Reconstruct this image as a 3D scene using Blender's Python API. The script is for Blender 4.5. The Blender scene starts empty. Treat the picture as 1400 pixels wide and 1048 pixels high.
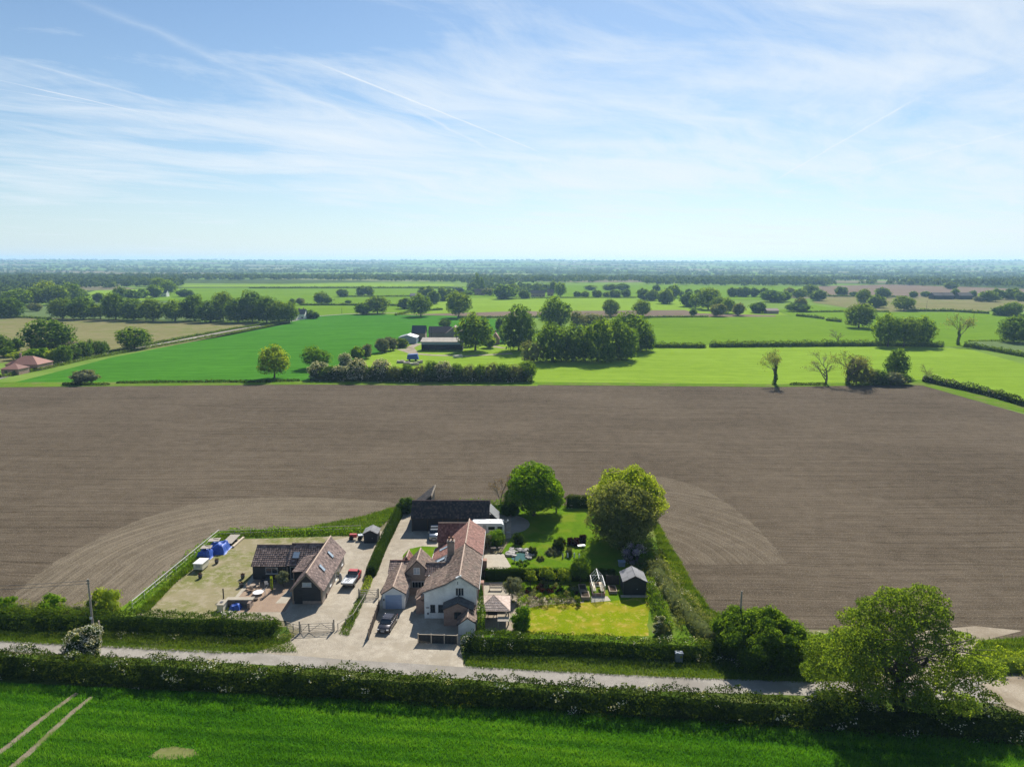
import bpy, math, random
import numpy as np
from mathutils import Vector, Matrix
# ------------------------------------------------------------------ camera, sky, sun
S = bpy.context.scene
C = S.collection
R = math.radians
CAMH, PIT, ROLL, FPX = 50.0, R(9.7), R(-0.15), 972.0
cam = bpy.data.cameras.new('camera'); camo = bpy.data.objects.new('camera', cam); C.objects.link(camo)
cam.sensor_width = 36; cam.lens = 36 * FPX / 1400; cam.clip_start = 0.5; cam.clip_end = 60000
camo.location = (0, 0, CAMH)
camo.rotation_euler = (Matrix.Rotation(R(90) - PIT, 3, 'X') @ Matrix.Rotation(-ROLL, 3, 'Z')).to_euler()
S.camera = camo
S.view_settings.view_transform = 'Standard'; S.view_settings.look = 'None'
S.view_settings.exposure = 0.80; S.view_settings.gamma = 1; S.view_settings.use_curve_mapping = False
S.cycles.use_denoising = True; S.cycles.denoising_prefilter = 'NONE'; S.cycles.max_bounces = 6; S.cycles.transparent_max_bounces = 6; S.cycles.volume_bounces = 2
SUN_EL, SUN_AZ = R(39), R(13)            # the sun stands ahead of the camera, a little to the right
sl = bpy.data.lights.new('sun', 'SUN'); sl.energy = 5.0; sl.angle = R(0.53); sl.color = (1.0, 0.95, 0.87)
so = bpy.data.objects.new('sun', sl); C.objects.link(so)
sd = Vector((math.sin(SUN_AZ) * math.cos(SUN_EL), math.cos(SUN_AZ) * math.cos(SUN_EL), math.sin(SUN_EL)))
so.rotation_euler = sd.to_track_quat('Z', 'Y').to_euler(); so.location = sd * 200

class NT:
    """tiny helper to write node trees"""
    def __init__(s, tree): s.t = tree; s.t.nodes.clear()
    def n(s, typ, ins=None, **kw):
        nd = s.t.nodes.new(typ)
        for k, v in kw.items(): setattr(nd, k, v)
        for k, v in (ins or {}).items():
            if isinstance(v, bpy.types.NodeSocket): s.t.links.new(v, nd.inputs[k])
            else: nd.inputs[k].default_value = v
        return nd
    def m(s, op, a, b=0.0, c=0.0, clamp=False):
        return s.n('ShaderNodeMath', {0: a, 1: b, 2: c}, operation=op, use_clamp=clamp).outputs[0]
    def noise(s, vec, scale, detail=3, rough=.55, **kw):
        return s.n('ShaderNodeTexNoise', {'Vector': vec, 'Scale': scale, 'Detail': detail, 'Roughness': rough, **kw}).outputs['Fac']
    def ramp(s, fac, stops, interp='LINEAR'):
        nd = s.n('ShaderNodeValToRGB', {'Fac': fac}); cr = nd.color_ramp; cr.interpolation = interp
        while len(cr.elements) < len(stops): cr.elements.new(.5)
        for e, (p, c) in zip(cr.elements, stops):
            e.position = p; e.color = (c, c, c, 1) if isinstance(c, (int, float)) else (*c, 1)
        return nd.outputs['Color']
    def mix(s, f, a, b, mode='MIX'):
        nd = s.n('ShaderNodeMix', data_type='RGBA', blend_type=mode)
        for k, v in ((0, f), (6, a), (7, b)):
            if isinstance(v, bpy.types.NodeSocket): s.t.links.new(v, nd.inputs[k])
            else: nd.inputs[k].default_value = (*v, 1) if isinstance(v, tuple) else v
        return nd.outputs[2]
    def mapv(s, vec, scale=(1, 1, 1), rot=0.0, loc=(0, 0, 0)):
        if rot: vec = s.n('ShaderNodeMapping', {'Vector': vec, 'Rotation': (0, 0, rot)}).outputs[0]
        return s.n('ShaderNodeMapping', {'Vector': vec, 'Scale': scale, 'Location': loc}).outputs[0]

W = bpy.data.worlds.new('World'); S.world = W; W.use_nodes = True
def make_world():
    t = NT(W.node_tree)
    sky = t.n('ShaderNodeTexSky', sky_type='NISHITA', sun_disc=False, sun_elevation=SUN_EL, sun_rotation=SUN_AZ,
              altitude=50, air_density=1.0, dust_density=0.3, ozone_density=3.5).outputs[0]
    g = t.n('ShaderNodeTexCoord').outputs['Generated']
    s = t.n('ShaderNodeSeparateXYZ', {0: g})
    z = t.m('MAXIMUM', s.outputs[2], 0.0)
    zz = t.m('ADD', z, 0.06)
    u = t.m('DIVIDE', s.outputs[0], zz); v = t.m('DIVIDE', s.outputs[1], zz)
    p = t.n('ShaderNodeCombineXYZ', {0: u, 1: v, 2: 0.0}).outputs[0]
    warp = t.n('ShaderNodeTexNoise', {'Vector': p, 'Scale': .55, 'Detail': 2}).outputs['Color']
    pw = t.n('ShaderNodeVectorMath', {0: p, 1: warp}, operation='ADD').outputs[0]
    # long cirrus bands in two directions plus broad veils
    c1 = t.noise(t.mapv(pw, (1.3, .42, 1), R(34)), 1.5, 9, .66, Distortion=.5)
    c2 = t.noise(t.mapv(pw, (.30, 1.1, 1), R(-24), (3.3, 1.7, 0)), 1.7, 9, .62, Distortion=.35)
    broad = t.noise(t.mapv(p, (.42, .5, 1), R(8), (2.2, .9, 0)), .8, 3, .5)
    right = t.m('MULTIPLY_ADD', s.outputs[0], .20, .01)
    band = t.ramp(z, [(0.0, .25), (.05, .40), (.12, .75), (.22, .62), (.31, .30), (.45, .1), (1, .1)])
    a = t.m('SUBTRACT', t.m('ADD', t.m('MULTIPLY', c1, .95), t.m('MULTIPLY', c2, .85)), .40)
    a = t.m('ADD', a, t.m('MULTIPLY', t.m('SUBTRACT', broad, .5), .75))
    a = t.m('ADD', t.m('ADD', a, t.m('MULTIPLY', t.m('SUBTRACT', band, .5), .62)), right)
    cov = t.ramp(a, [(.40, 0.0), (.55, .28), (.72, .60), (.95, .84)])
    # contrails: straight lines on the cloud layer (two points each in layer coordinates)
    tot = None
    def lay(px, py):
        uu = px - 700; vv = 524 - py
        dy = FPX * math.cos(PIT) + vv * math.sin(PIT); dz = -FPX * math.sin(PIT) + vv * math.cos(PIT)
        L = math.sqrt(uu * uu + dy * dy + dz * dz); q = dz / L + .06
        return uu / L / q, dy / L / q
    wob = t.noise(p, 3.0, 4, .6)
    for (x0, y0, x1, y1, w, k) in [(440, 90, 735, 207, .010, .75), (0, 112, 205, 158, .010, .5), (0, 124, 160, 150, .008, .4), (105, 0, 520, 178, .045, .16),
                                   (0, 78, 250, 150, .02, .22), (1400, 176, 960, 290, .012, .4), (1060, 245, 1250, 135, .012, .5),
                                   (1180, 230, 1400, 175, .010, .35), (560, 150, 670, 205, .02, .3)]:
        a0 = lay(x0, y0); a1 = lay(x1, y1)
        dx, dy = a1[0] - a0[0], a1[1] - a0[1]; L = math.hypot(dx, dy); dx /= L; dy /= L
        al = t.m('ADD', t.m('MULTIPLY', u, dx), t.m('MULTIPLY_ADD', v, dy, -(a0[0] * dx + a0[1] * dy)))
        ac = t.m('ADD', t.m('MULTIPLY', u, -dy), t.m('MULTIPLY_ADD', v, dx, (a0[0] * dy - a0[1] * dx)))
        ac = t.m('ABSOLUTE', t.m('ADD', ac, t.m('MULTIPLY', t.m('SUBTRACT', wob, .5), w * 3)))
        m = t.m('SUBTRACT', 1.0, t.m('DIVIDE', ac, w * 1.6), clamp=True)
        e0 = t.m('DIVIDE', t.m('ADD', al, .08), .25, clamp=True); e1 = t.m('DIVIDE', t.m('SUBTRACT', L + .08, al), .25, clamp=True)
        m = t.m('MULTIPLY', t.m('MULTIPLY', m, m), t.m('MULTIPLY', e0, e1))
        m = t.m('MULTIPLY', m, t.m('MULTIPLY', t.ramp(t.noise(p, 1.4 / (w * 12), 3), [(.3, .6), (.7, 1.0)]), min(1, k * 1.5)))
        tot = m if tot is None else t.m('MAXIMUM', tot, m)
    cov = t.m('ADD', cov, t.m('MULTIPLY', tot, t.m('SUBTRACT', 1.0, t.m('MULTIPLY', cov, .7))), clamp=True)
    low = t.ramp(z, [(0.0, .60), (.06, .42), (.16, .16), (.3, .06), (1, 0.0)])       # milky air low down
    sky = t.mix(1.0, sky, (.90, 1.01, 1.06), 'MULTIPLY')
    col = t.mix(low, sky, (7.7, 8.8, 9.5))
    col = t.mix(cov, col, (8.6, 9.3, 9.9))
    bg = t.n('ShaderNodeBackground', {'Color': col, 'Strength': SKY_K})
    t.n('ShaderNodeOutputWorld', {0: bg.outputs[0]})
SKY_K = 0.0575
make_world()

def P(px, py, z=0.0):
    """ground point of the place that stands at this spot of the survey picture (camera 50 m up)"""
    u = px - 700; v = 524 - py; c, s = math.cos(ROLL), math.sin(ROLL); u, v = u * c - v * s, u * s + v * c
    dy = FPX * math.cos(PIT) + v * math.sin(PIT); dz = -FPX * math.sin(PIT) + v * math.cos(PIT)
    k = (z - CAMH) / dz
    return u * k, dy * k
def mpp(px, py):
    x, y = P(px, py); return (y * math.cos(PIT) + CAMH * math.sin(PIT)) / FPX      # metres per picture pixel there
def smooth(a, b, x):
    t = np.clip((x - a) / (b - a), 0, 1); return t * t * (3 - 2 * t)
def terrain(x, y):
    """flat farmland that rises into low hills some kilometres off"""
    x = np.asarray(x, float); y = np.asarray(y, float)
    h = 62 * smooth(4200, 9800, y) + 16 * smooth(5200, 8500, y) * smooth(0, 5200, x)
    h = h + smooth(4500, 8000, y) * (5 * np.sin(x / 900 + 1) + 4 * np.sin(x / 370 + y / 800) + 6 * np.sin(x / 1500 + 2.2))
    h = h - 10 * smooth(1700, 3000, y) * (1 - smooth(3200, 6000, y))
    return h
# ------------------------------------------------------------------ properties and objects
def tag(o, label=None, cat=None, group=None, kind=None):
    for k, v in (('label', label), ('category', cat), ('group', group), ('kind', kind)):
        if v: o[k] = v
    return o
def thing(name, label, cat, loc=(0, 0, 0), group=None, rz=0.0):
    o = bpy.data.objects.new(name, None); o.empty_display_size = .5; C.objects.link(o)
    o.location = loc; o.rotation_euler = (0, 0, rz)
    return tag(o, label, cat, group)
def put(name, me, parent=None, loc=(0, 0, 0), rz=0.0):
    o = bpy.data.objects.new(name, me); C.objects.link(o); o.location = loc; o.rotation_euler = (0, 0, rz)
    if parent: o.parent = parent
    return o
KIDS = {}
def copy_tree(o, parent=None):
    c = o.copy(); C.objects.link(c)
    if parent: c.parent = parent
    for ch in list(o.children): copy_tree(ch, c)
    return c
def mesh_np(name, V, Fq, mat, attr=None, smooth_=False, mats=None, midx=None):
    """mesh from numpy verts and an (n,k) face array, optional per-face attribute v"""
    me = bpy.data.meshes.new(name); V = np.asarray(V, np.float32); Fq = np.asarray(Fq, np.int32); n, k = Fq.shape
    me.vertices.add(len(V)); me.vertices.foreach_set('co', V.ravel())
    me.loops.add(n * k); me.loops.foreach_set('vertex_index', Fq.ravel())
    me.polygons.add(n); me.polygons.foreach_set('loop_start', np.arange(0, n * k, k, dtype=np.int32))
    me.polygons.foreach_set('loop_total', np.full(n, k, np.int32))
    if midx is not None: me.polygons.foreach_set('material_index', np.asarray(midx, np.int32))
    me.update(calc_edges=True)
    if attr is not None:
        a = me.attributes.new('v', 'FLOAT', 'FACE'); a.data.foreach_set('value', np.asarray(attr, np.float32))
    if smooth_: me.polygons.foreach_set('use_smooth', np.ones(n, bool))
    for m_ in (mats or [mat]): me.materials.append(m_)
    return me
class MB:
    """collects boxes, prisms, tubes into ONE mesh; world or local coordinates as wanted"""
    def __init__(s): s.v = []; s.f = []; s.a = []; s.mi = []
    def face(s, idx, a=.5, mi=0): s.f.append(tuple(idx)); s.a.append(a); s.mi.append(mi)
    def poly(s, pts, a=.5, mi=0):
        b = len(s.v); s.v += [tuple(p) for p in pts]; s.face(range(b, b + len(pts)), a, mi)
    def box(s, cx, cy, cz, sx, sy, sz, rz=0.0, a=.5, tilt=None, mi=0):
        b = len(s.v); c, n = math.cos(rz), math.sin(rz)
        for dx, dy, dz in ((-1, -1, -1), (1, -1, -1), (1, 1, -1), (-1, 1, -1), (-1, -1, 1), (1, -1, 1), (1, 1, 1), (-1, 1, 1)):
            x, y, z = dx * sx / 2, dy * sy / 2, dz * sz / 2
            if tilt: # rotate about local y then x
                ax, ay = tilt; x, z = x * math.cos(ay) + z * math.sin(ay), -x * math.sin(ay) + z * math.cos(ay)
                y, z = y * math.cos(ax) - z * math.sin(ax), y * math.sin(ax) + z * math.cos(ax)
            s.v.append((cx + x * c - y * n, cy + x * n + y * c, cz + z))
        for q in ((0, 3, 2, 1), (4, 5, 6, 7), (0, 1, 5, 4), (1, 2, 6, 5), (2, 3, 7, 6), (3, 0, 4, 7)): s.face([b + i for i in q], a, mi)
        return s
    def bb(s, x0, x1, y0, y1, z0, z1, a=.5, mi=0): return s.box((x0 + x1) / 2, (y0 + y1) / 2, (z0 + z1) / 2, x1 - x0, y1 - y0, z1 - z0, 0, a, None, mi)
    def prism(s, prof, axis, a0, a1, a=.5, mi=0):
        """profile of (u,z) pts extruded along axis 'x' or 'y' from a0 to a1"""
        b = len(s.v); n = len(prof)
        for w in (a0, a1):
            for (u, z) in prof: s.v.append((u, w, z) if axis == 'y' else (w, u, z))
        s.face([b + i for i in range(n)], a, mi); s.face([b + n + i for i in reversed(range(n))], a, mi)
        for i in range(n): j = (i + 1) % n; s.face([b + j, b + i, b + n + i, b + n + j], a, mi)
        return s
    def slab(s, quad, th, a=.5, mi=0):
        """thin slab: quad = top face corners, thickness below along the normal"""
        q = [Vector(p) for p in quad]; nrm = (q[1] - q[0]).cross(q[2] - q[0]).normalized()
        if nrm.z < 0: nrm = -nrm
        b = len(s.v); n = len(q); s.v += [tuple(p) for p in q] + [tuple(p - nrm * th) for p in q]
        s.face([b + i for i in range(n)], a, mi); s.face([b + n + i for i in reversed(range(n))], a, mi)
        for i in range(n): j = (i + 1) % n; s.face([b + j, b + i, b + n + i, b + n + j], a, mi)
        return s
    def tube(s, p0, p1, r0, r1=None, n=6, a=.5, cap=True, mi=0):
        r1 = r0 if r1 is None else r1; p0 = Vector(p0); p1 = Vector(p1); d = (p1 - p0)
        if d.length < 1e-6: return s
        d.normalize(); e = d.orthogonal().normalized(); g = d.cross(e); b = len(s.v)
        for p, r in ((p0, r0), (p1, r1)):
            for i in range(n):
                t = 2 * math.pi * i / n; s.v.append(tuple(p + (e * math.cos(t) + g * math.sin(t)) * r))
        for i in range(n): j = (i + 1) % n; s.face([b + i, b + j, b + n + j, b + n + i], a, mi)
        if cap: s.face([b + i for i in reversed(range(n))], a, mi); s.face([b + n + i for i in range(n)], a, mi)
        return s
    def lathe(s, cx, cy, prof, n=12, a=.5, mi=0):
        b = len(s.v)
        for (r, z) in prof:
            for i in range(n): t = 2 * math.pi * i / n; s.v.append((cx + r * math.cos(t), cy + r * math.sin(t), z))
        for k in range(len(prof) - 1):
            for i in range(n): j = (i + 1) % n; s.face([b + k * n + i, b + k * n + j, b + (k + 1) * n + j, b + (k + 1) * n + i], a, mi)
        s.face([b + i for i in reversed(range(n))], a, mi); s.face([b + (len(prof) - 1) * n + i for i in range(n)], a, mi)
        return s
    def build(s, name, mat, parent=None, off=None, sm=False, mats=None):
        me = bpy.data.meshes.new(name)
        o = off if off is not None else (tuple(parent_world(parent)) if parent else (0, 0, 0))
        me.from_pydata([(x - o[0], y - o[1], z - o[2]) for x, y, z in s.v], [], s.f)
        at = me.attributes.new('v', 'FLOAT', 'FACE'); at.data.foreach_set('value', np.asarray(s.a, np.float32))
        for m_ in (mats or [mat]): me.materials.append(m_)
        if mats: me.polygons.foreach_set('material_index', np.asarray(s.mi, np.int32))
        if sm: me.polygons.foreach_set('use_smooth', np.ones(len(s.f), bool))
        return put(name, me, parent)
def parent_world(p):
    v = Vector((0, 0, 0))
    while p is not None: v += p.location; p = p.parent
    return v
# ------------------------------------------------------------------ materials
def newmat(name):
    m = bpy.data.materials.new(name); m.use_nodes = True; return m, NT(m.node_tree)
def finish(t, col, rough=.8, bump=None, bstr=.3, bdist=.05, **kw):
    ins = {'Base Color': col, 'Roughness': rough}; ins.update(kw)
    if bump is not None:
        ins['Normal'] = t.n('ShaderNodeBump', {'Height': bump, 'Strength': bstr, 'Distance': bdist}).outputs[0]
    b = t.n('ShaderNodeBsdfPrincipled', ins); t.n('ShaderNodeOutputMaterial', {0: b.outputs[0]})
def c4(c): return (*c, 1)
def plain(name, col, rough=.7, var=.25, scale=3.0, metal=0.0, bstr=.2, spec=.4, tile=False):
    """one colour with blotchy wear, fine grain and, if tile, a tint per piece from attribute v"""
    m, t = newmat(name); p = t.n('ShaderNodeTexCoord').outputs['Object']
    n1 = t.noise(p, scale, 4); n2 = t.noise(p, scale * 9, 3)
    f = t.m('ADD', t.m('MULTIPLY', n1, .65), t.m('MULTIPLY', n2, .35))
    if tile:
        a = t.n('ShaderNodeAttribute', attribute_name='v').outputs['Fac']
        f = t.m('ADD', t.m('MULTIPLY', f, .45), t.m('MULTIPLY', a, .55))
    lo = tuple(max(0, x * (1 - var * 1.6)) for x in col); hi = tuple(min(1, x * (1 + var * 1.6)) for x in col)
    finish(t, t.ramp(f, [(.25, lo), (.5, col), (.75, hi)]), rough, n2, bstr, .02, Metallic=metal, **{'Specular IOR Level': spec})
    return m
def field(name, dark, light, rows=None, rot=0.0, patch=None, scale=1.0, bstr=.5, rough=.95, bd=.06, third=None, con=2.6, pt=.49, arc=None, speck=None, lw=.85):
    """open ground: rows = (spacing scale, strength) lines, patch = colour of big blotches"""
    m, t = newmat(name); p = t.n('ShaderNodeNewGeometry').outputs['Position']
    wp = t.n('ShaderNodeTexNoise', {'Vector': p, 'Scale': .02, 'Detail': 2}).outputs['Color']
    pw = t.n('ShaderNodeVectorMath', {0: p, 1: t.n('ShaderNodeVectorMath', {0: wp, 3: 7.0}, operation='SCALE').outputs[0]}, operation='ADD').outputs[0]
    fine = t.noise(p, 3.4 * scale, 5, .8); mid = t.noise(p, .35 * scale, 4, .6); big = t.noise(p, .022 * scale, 4, .6)
    f = t.m('ADD', t.m('MULTIPLY', fine, .56), t.m('ADD', t.m('MULTIPLY', mid, .20), t.m('MULTIPLY', big, .24)))
    h = t.m('ADD', fine, t.m('MULTIPLY', mid, 1.2))
    if rows:
        sp, k = rows
        if arc:                                   # rows bend round the corner of the plot
            q = t.n('ShaderNodeSeparateXYZ', {0: p}); ax = t.m('MAXIMUM', t.m('MULTIPLY', t.m('SUBTRACT', q.outputs[0], arc[0]), arc[2]), 0.0); ay = t.m('MAXIMUM', t.m('SUBTRACT', q.outputs[1], arc[1]), 0.0)
            dd = t.m('SQRT', t.m('ADD', t.m('MULTIPLY', ax, ax), t.m('MULTIPLY', ay, ay))); an = t.m('MULTIPLY', t.m('ARCTAN2', ay, t.m('ADD', ax, .01)), 30.0)
            al = t.m('ADD', an, t.m('MULTIPLY', q.outputs[1], t.m('LESS_THAN', ay, .001))); pw = t.n('ShaderNodeCombineXYZ', {0: al, 1: dd, 2: 0.0}).outputs[0]
        l1 = t.noise(t.mapv(pw, (.02 * sp, 1.5 * sp, 1), rot), 1.0, 4, .6); l2 = t.noise(t.mapv(pw, (.012 * sp, .22 * sp, 1), rot), 1.0, 2, .5)
        r = t.m('ADD', t.m('MULTIPLY', l1, lw), t.m('MULTIPLY', l2, 1 - lw))
        f = t.m('ADD', t.m('MULTIPLY', f, 1 - k), t.m('MULTIPLY', r, k)); h = t.m('ADD', h, t.m('MULTIPLY', l1, 2.2))
    mc = tuple((a + b) / 2 for a, b in zip(dark, light))
    f = t.m('MULTIPLY_ADD', t.m('SUBTRACT', f, .5), con, .5)
    col = t.ramp(f, [(.30, dark), (.50, mc), (.70, light)])
    if speck: col = t.mix(t.ramp(t.noise(p, 5.5, 2, .6), [(.60, 0.0), (.68, .85)]), col, speck)
    if patch:
        col = t.mix(t.ramp(t.noise(p, .09 * scale, 5, .65), [(pt, 0.0), (pt + .12, .85)]), col, patch)
    if third:
        col = t.mix(t.ramp(t.noise(t.mapv(p, (1, 1, 1), 0, (31, 7, 0)), .35 * scale, 6, .75), [(pt + .03, 0.0), (pt + .14, .8)]), col, third)
    finish(t, col, 1.0, h, bstr, bd, **{'Specular IOR Level': 0.0})
    return m
def leafmat(name, dark, mid, light, trans=.55, gloss=.12, hue=None):
    """leaf: colour by leaf (attribute v) and by clump; thin, lets light through"""
    m, t = newmat(name); a = t.n('ShaderNodeAttribute', attribute_name='v').outputs['Fac']
    oi = t.n('ShaderNodeObjectInfo').outputs['Random']
    a = t.m('ADD', t.m('MULTIPLY', a, .85), t.m('MULTIPLY', oi, .15))
    col = t.ramp(a, [(.05, dark), (.5, mid), (.97, light)])
    d = t.n('ShaderNodeBsdfDiffuse', {'Color': col}).outputs[0]
    tc = t.mix(1.0, col, (1.8, 1.6, .55), 'MULTIPLY')
    tr = t.n('ShaderNodeBsdfTranslucent', {'Color': tc}).outputs[0]
    s2 = t.n('ShaderNodeMixShader', {0: trans, 1: d, 2: tr}).outputs[0]
    t.n('ShaderNodeOutputMaterial', {0: s2}); return m
M = {}
L = leafmat
M['leaf_oak'] = L('leaf_oak', (0.045, 0.090, 0.011), (0.104, 0.186, 0.018), (0.224, 0.320, 0.038))
M['leaf_dark'] = L('leaf_dark', (0.036, 0.076, 0.018), (0.076, 0.144, 0.027), (0.158, 0.250, 0.044))
M['leaf_bright'] = L('leaf_bright', (0.049, 0.118, 0.008), (0.109, 0.211, 0.013), (0.211, 0.320, 0.023))
M['leaf_yellow'] = L('leaf_yellow', (0.110, 0.169, 0.017), (0.206, 0.279, 0.030), (0.324, 0.398, 0.052))
M['leaf_hedge'] = L('leaf_hedge', (.014, .030, .006), (.048, .082, .011), (.135, .175, .026), .45)
M['leaf_wood'] = L('leaf_wood', (.028, .055, .021), (.058, .098, .027), (.11, .155, .042), .45)
M['leaf_box'] = L('leaf_box', (.020, .042, .006), (.038, .074, .009), (.068, .115, .014))
M['leaf_grey'] = L('leaf_grey', (.09, .11, .06), (.15, .17, .10), (.23, .25, .16), .3)
M['leaf_scrub'] = L('leaf_scrub', (0.077, 0.102, 0.033), (0.160, 0.186, 0.067), (0.307, 0.320, 0.154), .4)
M['leaf_red'] = L('leaf_red', (.022, .008, .008), (.042, .013, .013), (.08, .025, .022), .25)
M['leaf_chestnut'] = L('leaf_chestnut', (0.083, 0.108, 0.037), (0.165, 0.198, 0.068), (0.297, 0.330, 0.154), .45)
M['leaf_brown'] = L('leaf_brown', (.10, .06, .03), (.16, .11, .05), (.22, .17, .08), .3)
M['leaf_far'] = L('leaf_far', (0.051, 0.093, 0.019), (0.103, 0.169, 0.027), (0.187, 0.270, 0.047))
M['blossom'] = L('blossom', (.34, .34, .29), (.50, .50, .43), (.66, .66, .58), .3)
M['lilac'] = L('lilac', (.17, .13, .21), (.28, .23, .32), (.40, .36, .44), .3)
M['blade'] = L('blade', (.030, .120, .008), (.068, .215, .014), (.14, .30, .030), .45)
M['blade_verge'] = L('blade_verge', (.045, .095, .010), (.080, .145, .014), (.14, .20, .025), .45)
M['core'] = plain('core', (.035, .040, .018), 1, .4, 1.5, spec=.1)
M['bark'] = plain('bark', (.085, .070, .052), .95, .4, 4, bstr=.6)
M['twig'] = plain('twig', (.17, .145, .11), .95, .3, 4)
M['plough'] = field('plough', (.056, .0435, .030), (.128, .103, .074), rows=(1.0, .30), rot=R(1), bstr=.8, bd=.10, con=2.6, speck=(.245, .208, .158))
M['plough_left'] = field('plough_left', (.080, .064, .044), (.182, .150, .108), rows=(1.2, .40), bstr=.8, bd=.10, con=2.6, arc=(-46, 112, -1), speck=(.30, .265, .21))
M['plough_right'] = field('plough_right', (.074, .058, .040), (.166, .136, .098), rows=(1.2, .27), bstr=.8, bd=.10, con=2.6, arc=(15, 112, 1), speck=(.29, .255, .20))
M['wheat'] = field('wheat', (.018, .070, .006), (.048, .145, .012), rows=(2.0, .45), rot=R(2), bstr=.6, bd=.1)
M['wheat_far'] = field('wheat_far', (.034, .120, .010), (.062, .190, .018), rows=(.8, .55), rot=R(-14), bstr=.4, bd=.1, scale=.5, con=3.4)
M['pasture'] = field('pasture', (.135, .218, .018), (.205, .31, .034), rows=(.5, .45), rot=R(4), bstr=.4, bd=.1, scale=.5, con=3.2)
M['pasture_deep'] = field('pasture_deep', (.090, .165, .010), (.140, .235, .018), rows=(.5, .4), rot=R(-6), bstr=.3, bd=.1, scale=.5, con=3.4)
M['pasture_grey'] = field('pasture_grey', (.085, .13, .045), (.125, .165, .065), rows=(.6, .4), rot=R(6), bstr=.3, bd=.1, scale=.5)
M['stubble'] = field('stubble', (.13, .125, .045), (.23, .205, .105), rows=(.7, .3), rot=R(-4), bstr=.4, bd=.1, scale=.6, patch=(.135, .155, .045))
M['far_plough'] = field('far_plough', (.13, .095, .068), (.20, .155, .115), rows=(.6, .4), rot=R(5), bstr=.3, scale=.5)
M['verge'] = field('verge', (.035, .07, .010), (.09, .13, .022), bstr=.7, bd=.1, scale=1.6, patch=(.11, .125, .04))
M['lime_verge'] = field('lime_verge', (.07, .14, .010), (.125, .20, .020), bstr=.6, bd=.1, scale=1.5, patch=(.14, .16, .045))
M['lawn'] = field('lawn', (.055, .118, .006), (.112, .190, .011), bstr=.4, bd=.04, scale=2.2, patch=(.135, .175, .016))
M['lawn_dry'] = field('lawn_dry', (.11, .165, .004), (.20, .235, .008), bstr=.4, bd=.04, scale=2.2, patch=(.25, .215, .020), third=(.36, .27, .075))
M['yard_grass'] = field('yard_grass', (.10, .12, .030), (.19, .185, .07), bstr=.4, bd=.04, scale=1.6, patch=(.24, .205, .125), third=(.29, .25, .17), pt=.45)
M['gravel'] = field('gravel', (.235, .203, .158), (.44, .39, .31), bstr=.6, bd=.03, scale=2.6, patch=(.29, .25, .19))
M['road'] = field('road', (.22, .20, .175), (.34, .315, .275), bstr=.3, bd=.015, scale=1.8, patch=(.23, .21, .18))
M['dust'] = field('dust', (.24, .20, .145), (.37, .32, .25), bstr=.5, bd=.04, scale=1.6, patch=(.21, .17, .12))
M['slabs'] = field('slabs', (.30, .265, .21), (.42, .38, .31), bstr=.2, bd=.01, scale=2.5)
M['brickpave'] = field('brickpave', (.23, .165, .12), (.34, .255, .185), bstr=.2, bd=.01, scale=2.5)
M['track'] = field('track', (.15, .125, .085), (.27, .23, .165), bstr=.8, bd=.05, scale=2.5, patch=(.10, .13, .03))
M['soil'] = field('soil', (.035, .026, .019), (.08, .06, .043), bstr=.8, bd=.06, scale=2.5)
M['water'] = None
# ------------------------------------------------------------------ the ground and what lies flat on it
def sheet(name, pts, z, mat, kind='structure', label=None):
    mb = MB(); mb.poly([(x, y, z) for x, y in pts]); o = mb.build(name, mat); tag(o, kind=kind)
    if label: o['label'] = label
    return o
def PP(*pix): return [P(*p) for p in pix]
def make_ground():
    xs = np.concatenate([np.linspace(-9500, -1500, 34), np.linspace(-1300, 1300, 27), np.linspace(1500, 9500, 34)])
    ys = np.concatenate([[-400, 0, 300, 700, 1100, 1500], np.linspace(1700, 12000, 70)])
    X, Y = np.meshgrid(xs, ys); Z = terrain(X, Y) - .03 - .25 * smooth(300, 900, Y)
    V = np.stack([X, Y, Z], -1).reshape(-1, 3); nx = len(xs)
    i = np.arange(len(ys) - 1)[:, None] * nx + np.arange(nx - 1)[None, :]; i = i.ravel()
    me = mesh_np('ground', V, np.stack([i, i + 1, i + nx + 1, i + nx], -1), None, smooth_=True, mats=[ground_mat()])
    tag(put('ground', me), kind='structure')
def ground_mat():
    m, t = newmat('far_ground'); p = t.n('ShaderNodeNewGeometry').outputs['Position']
    pm = t.mapv(p, (1 / 900, 1 / 620, 0), R(12))
    v = t.n('ShaderNodeTexVoronoi', {'Vector': pm, 'Scale': 1.6, 'Randomness': .85})
    r = t.n('ShaderNodeSeparateColor', {0: v.outputs['Color']}).outputs[0]
    fld = t.ramp(r, [(0, (.035, .062, .018)), (.22, (.13, .22, .03)), (.42, (.19, .20, .09)), (.55, (.05, .09, .022)), (.66, (.17, .14, .10)), (.76, (.11, .20, .025))], 'CONSTANT')
    fine = t.noise(p, .05, 4)
    fld = t.mix(.25, fld, t.ramp(fine, [(.3, (.05, .08, .02)), (.7, (.25, .28, .1))]))
    finish(t, fld, .95, t.noise(p, .8, 3), .3, .2, **{'Specular IOR Level': 0.0}); return m
make_ground()
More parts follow.
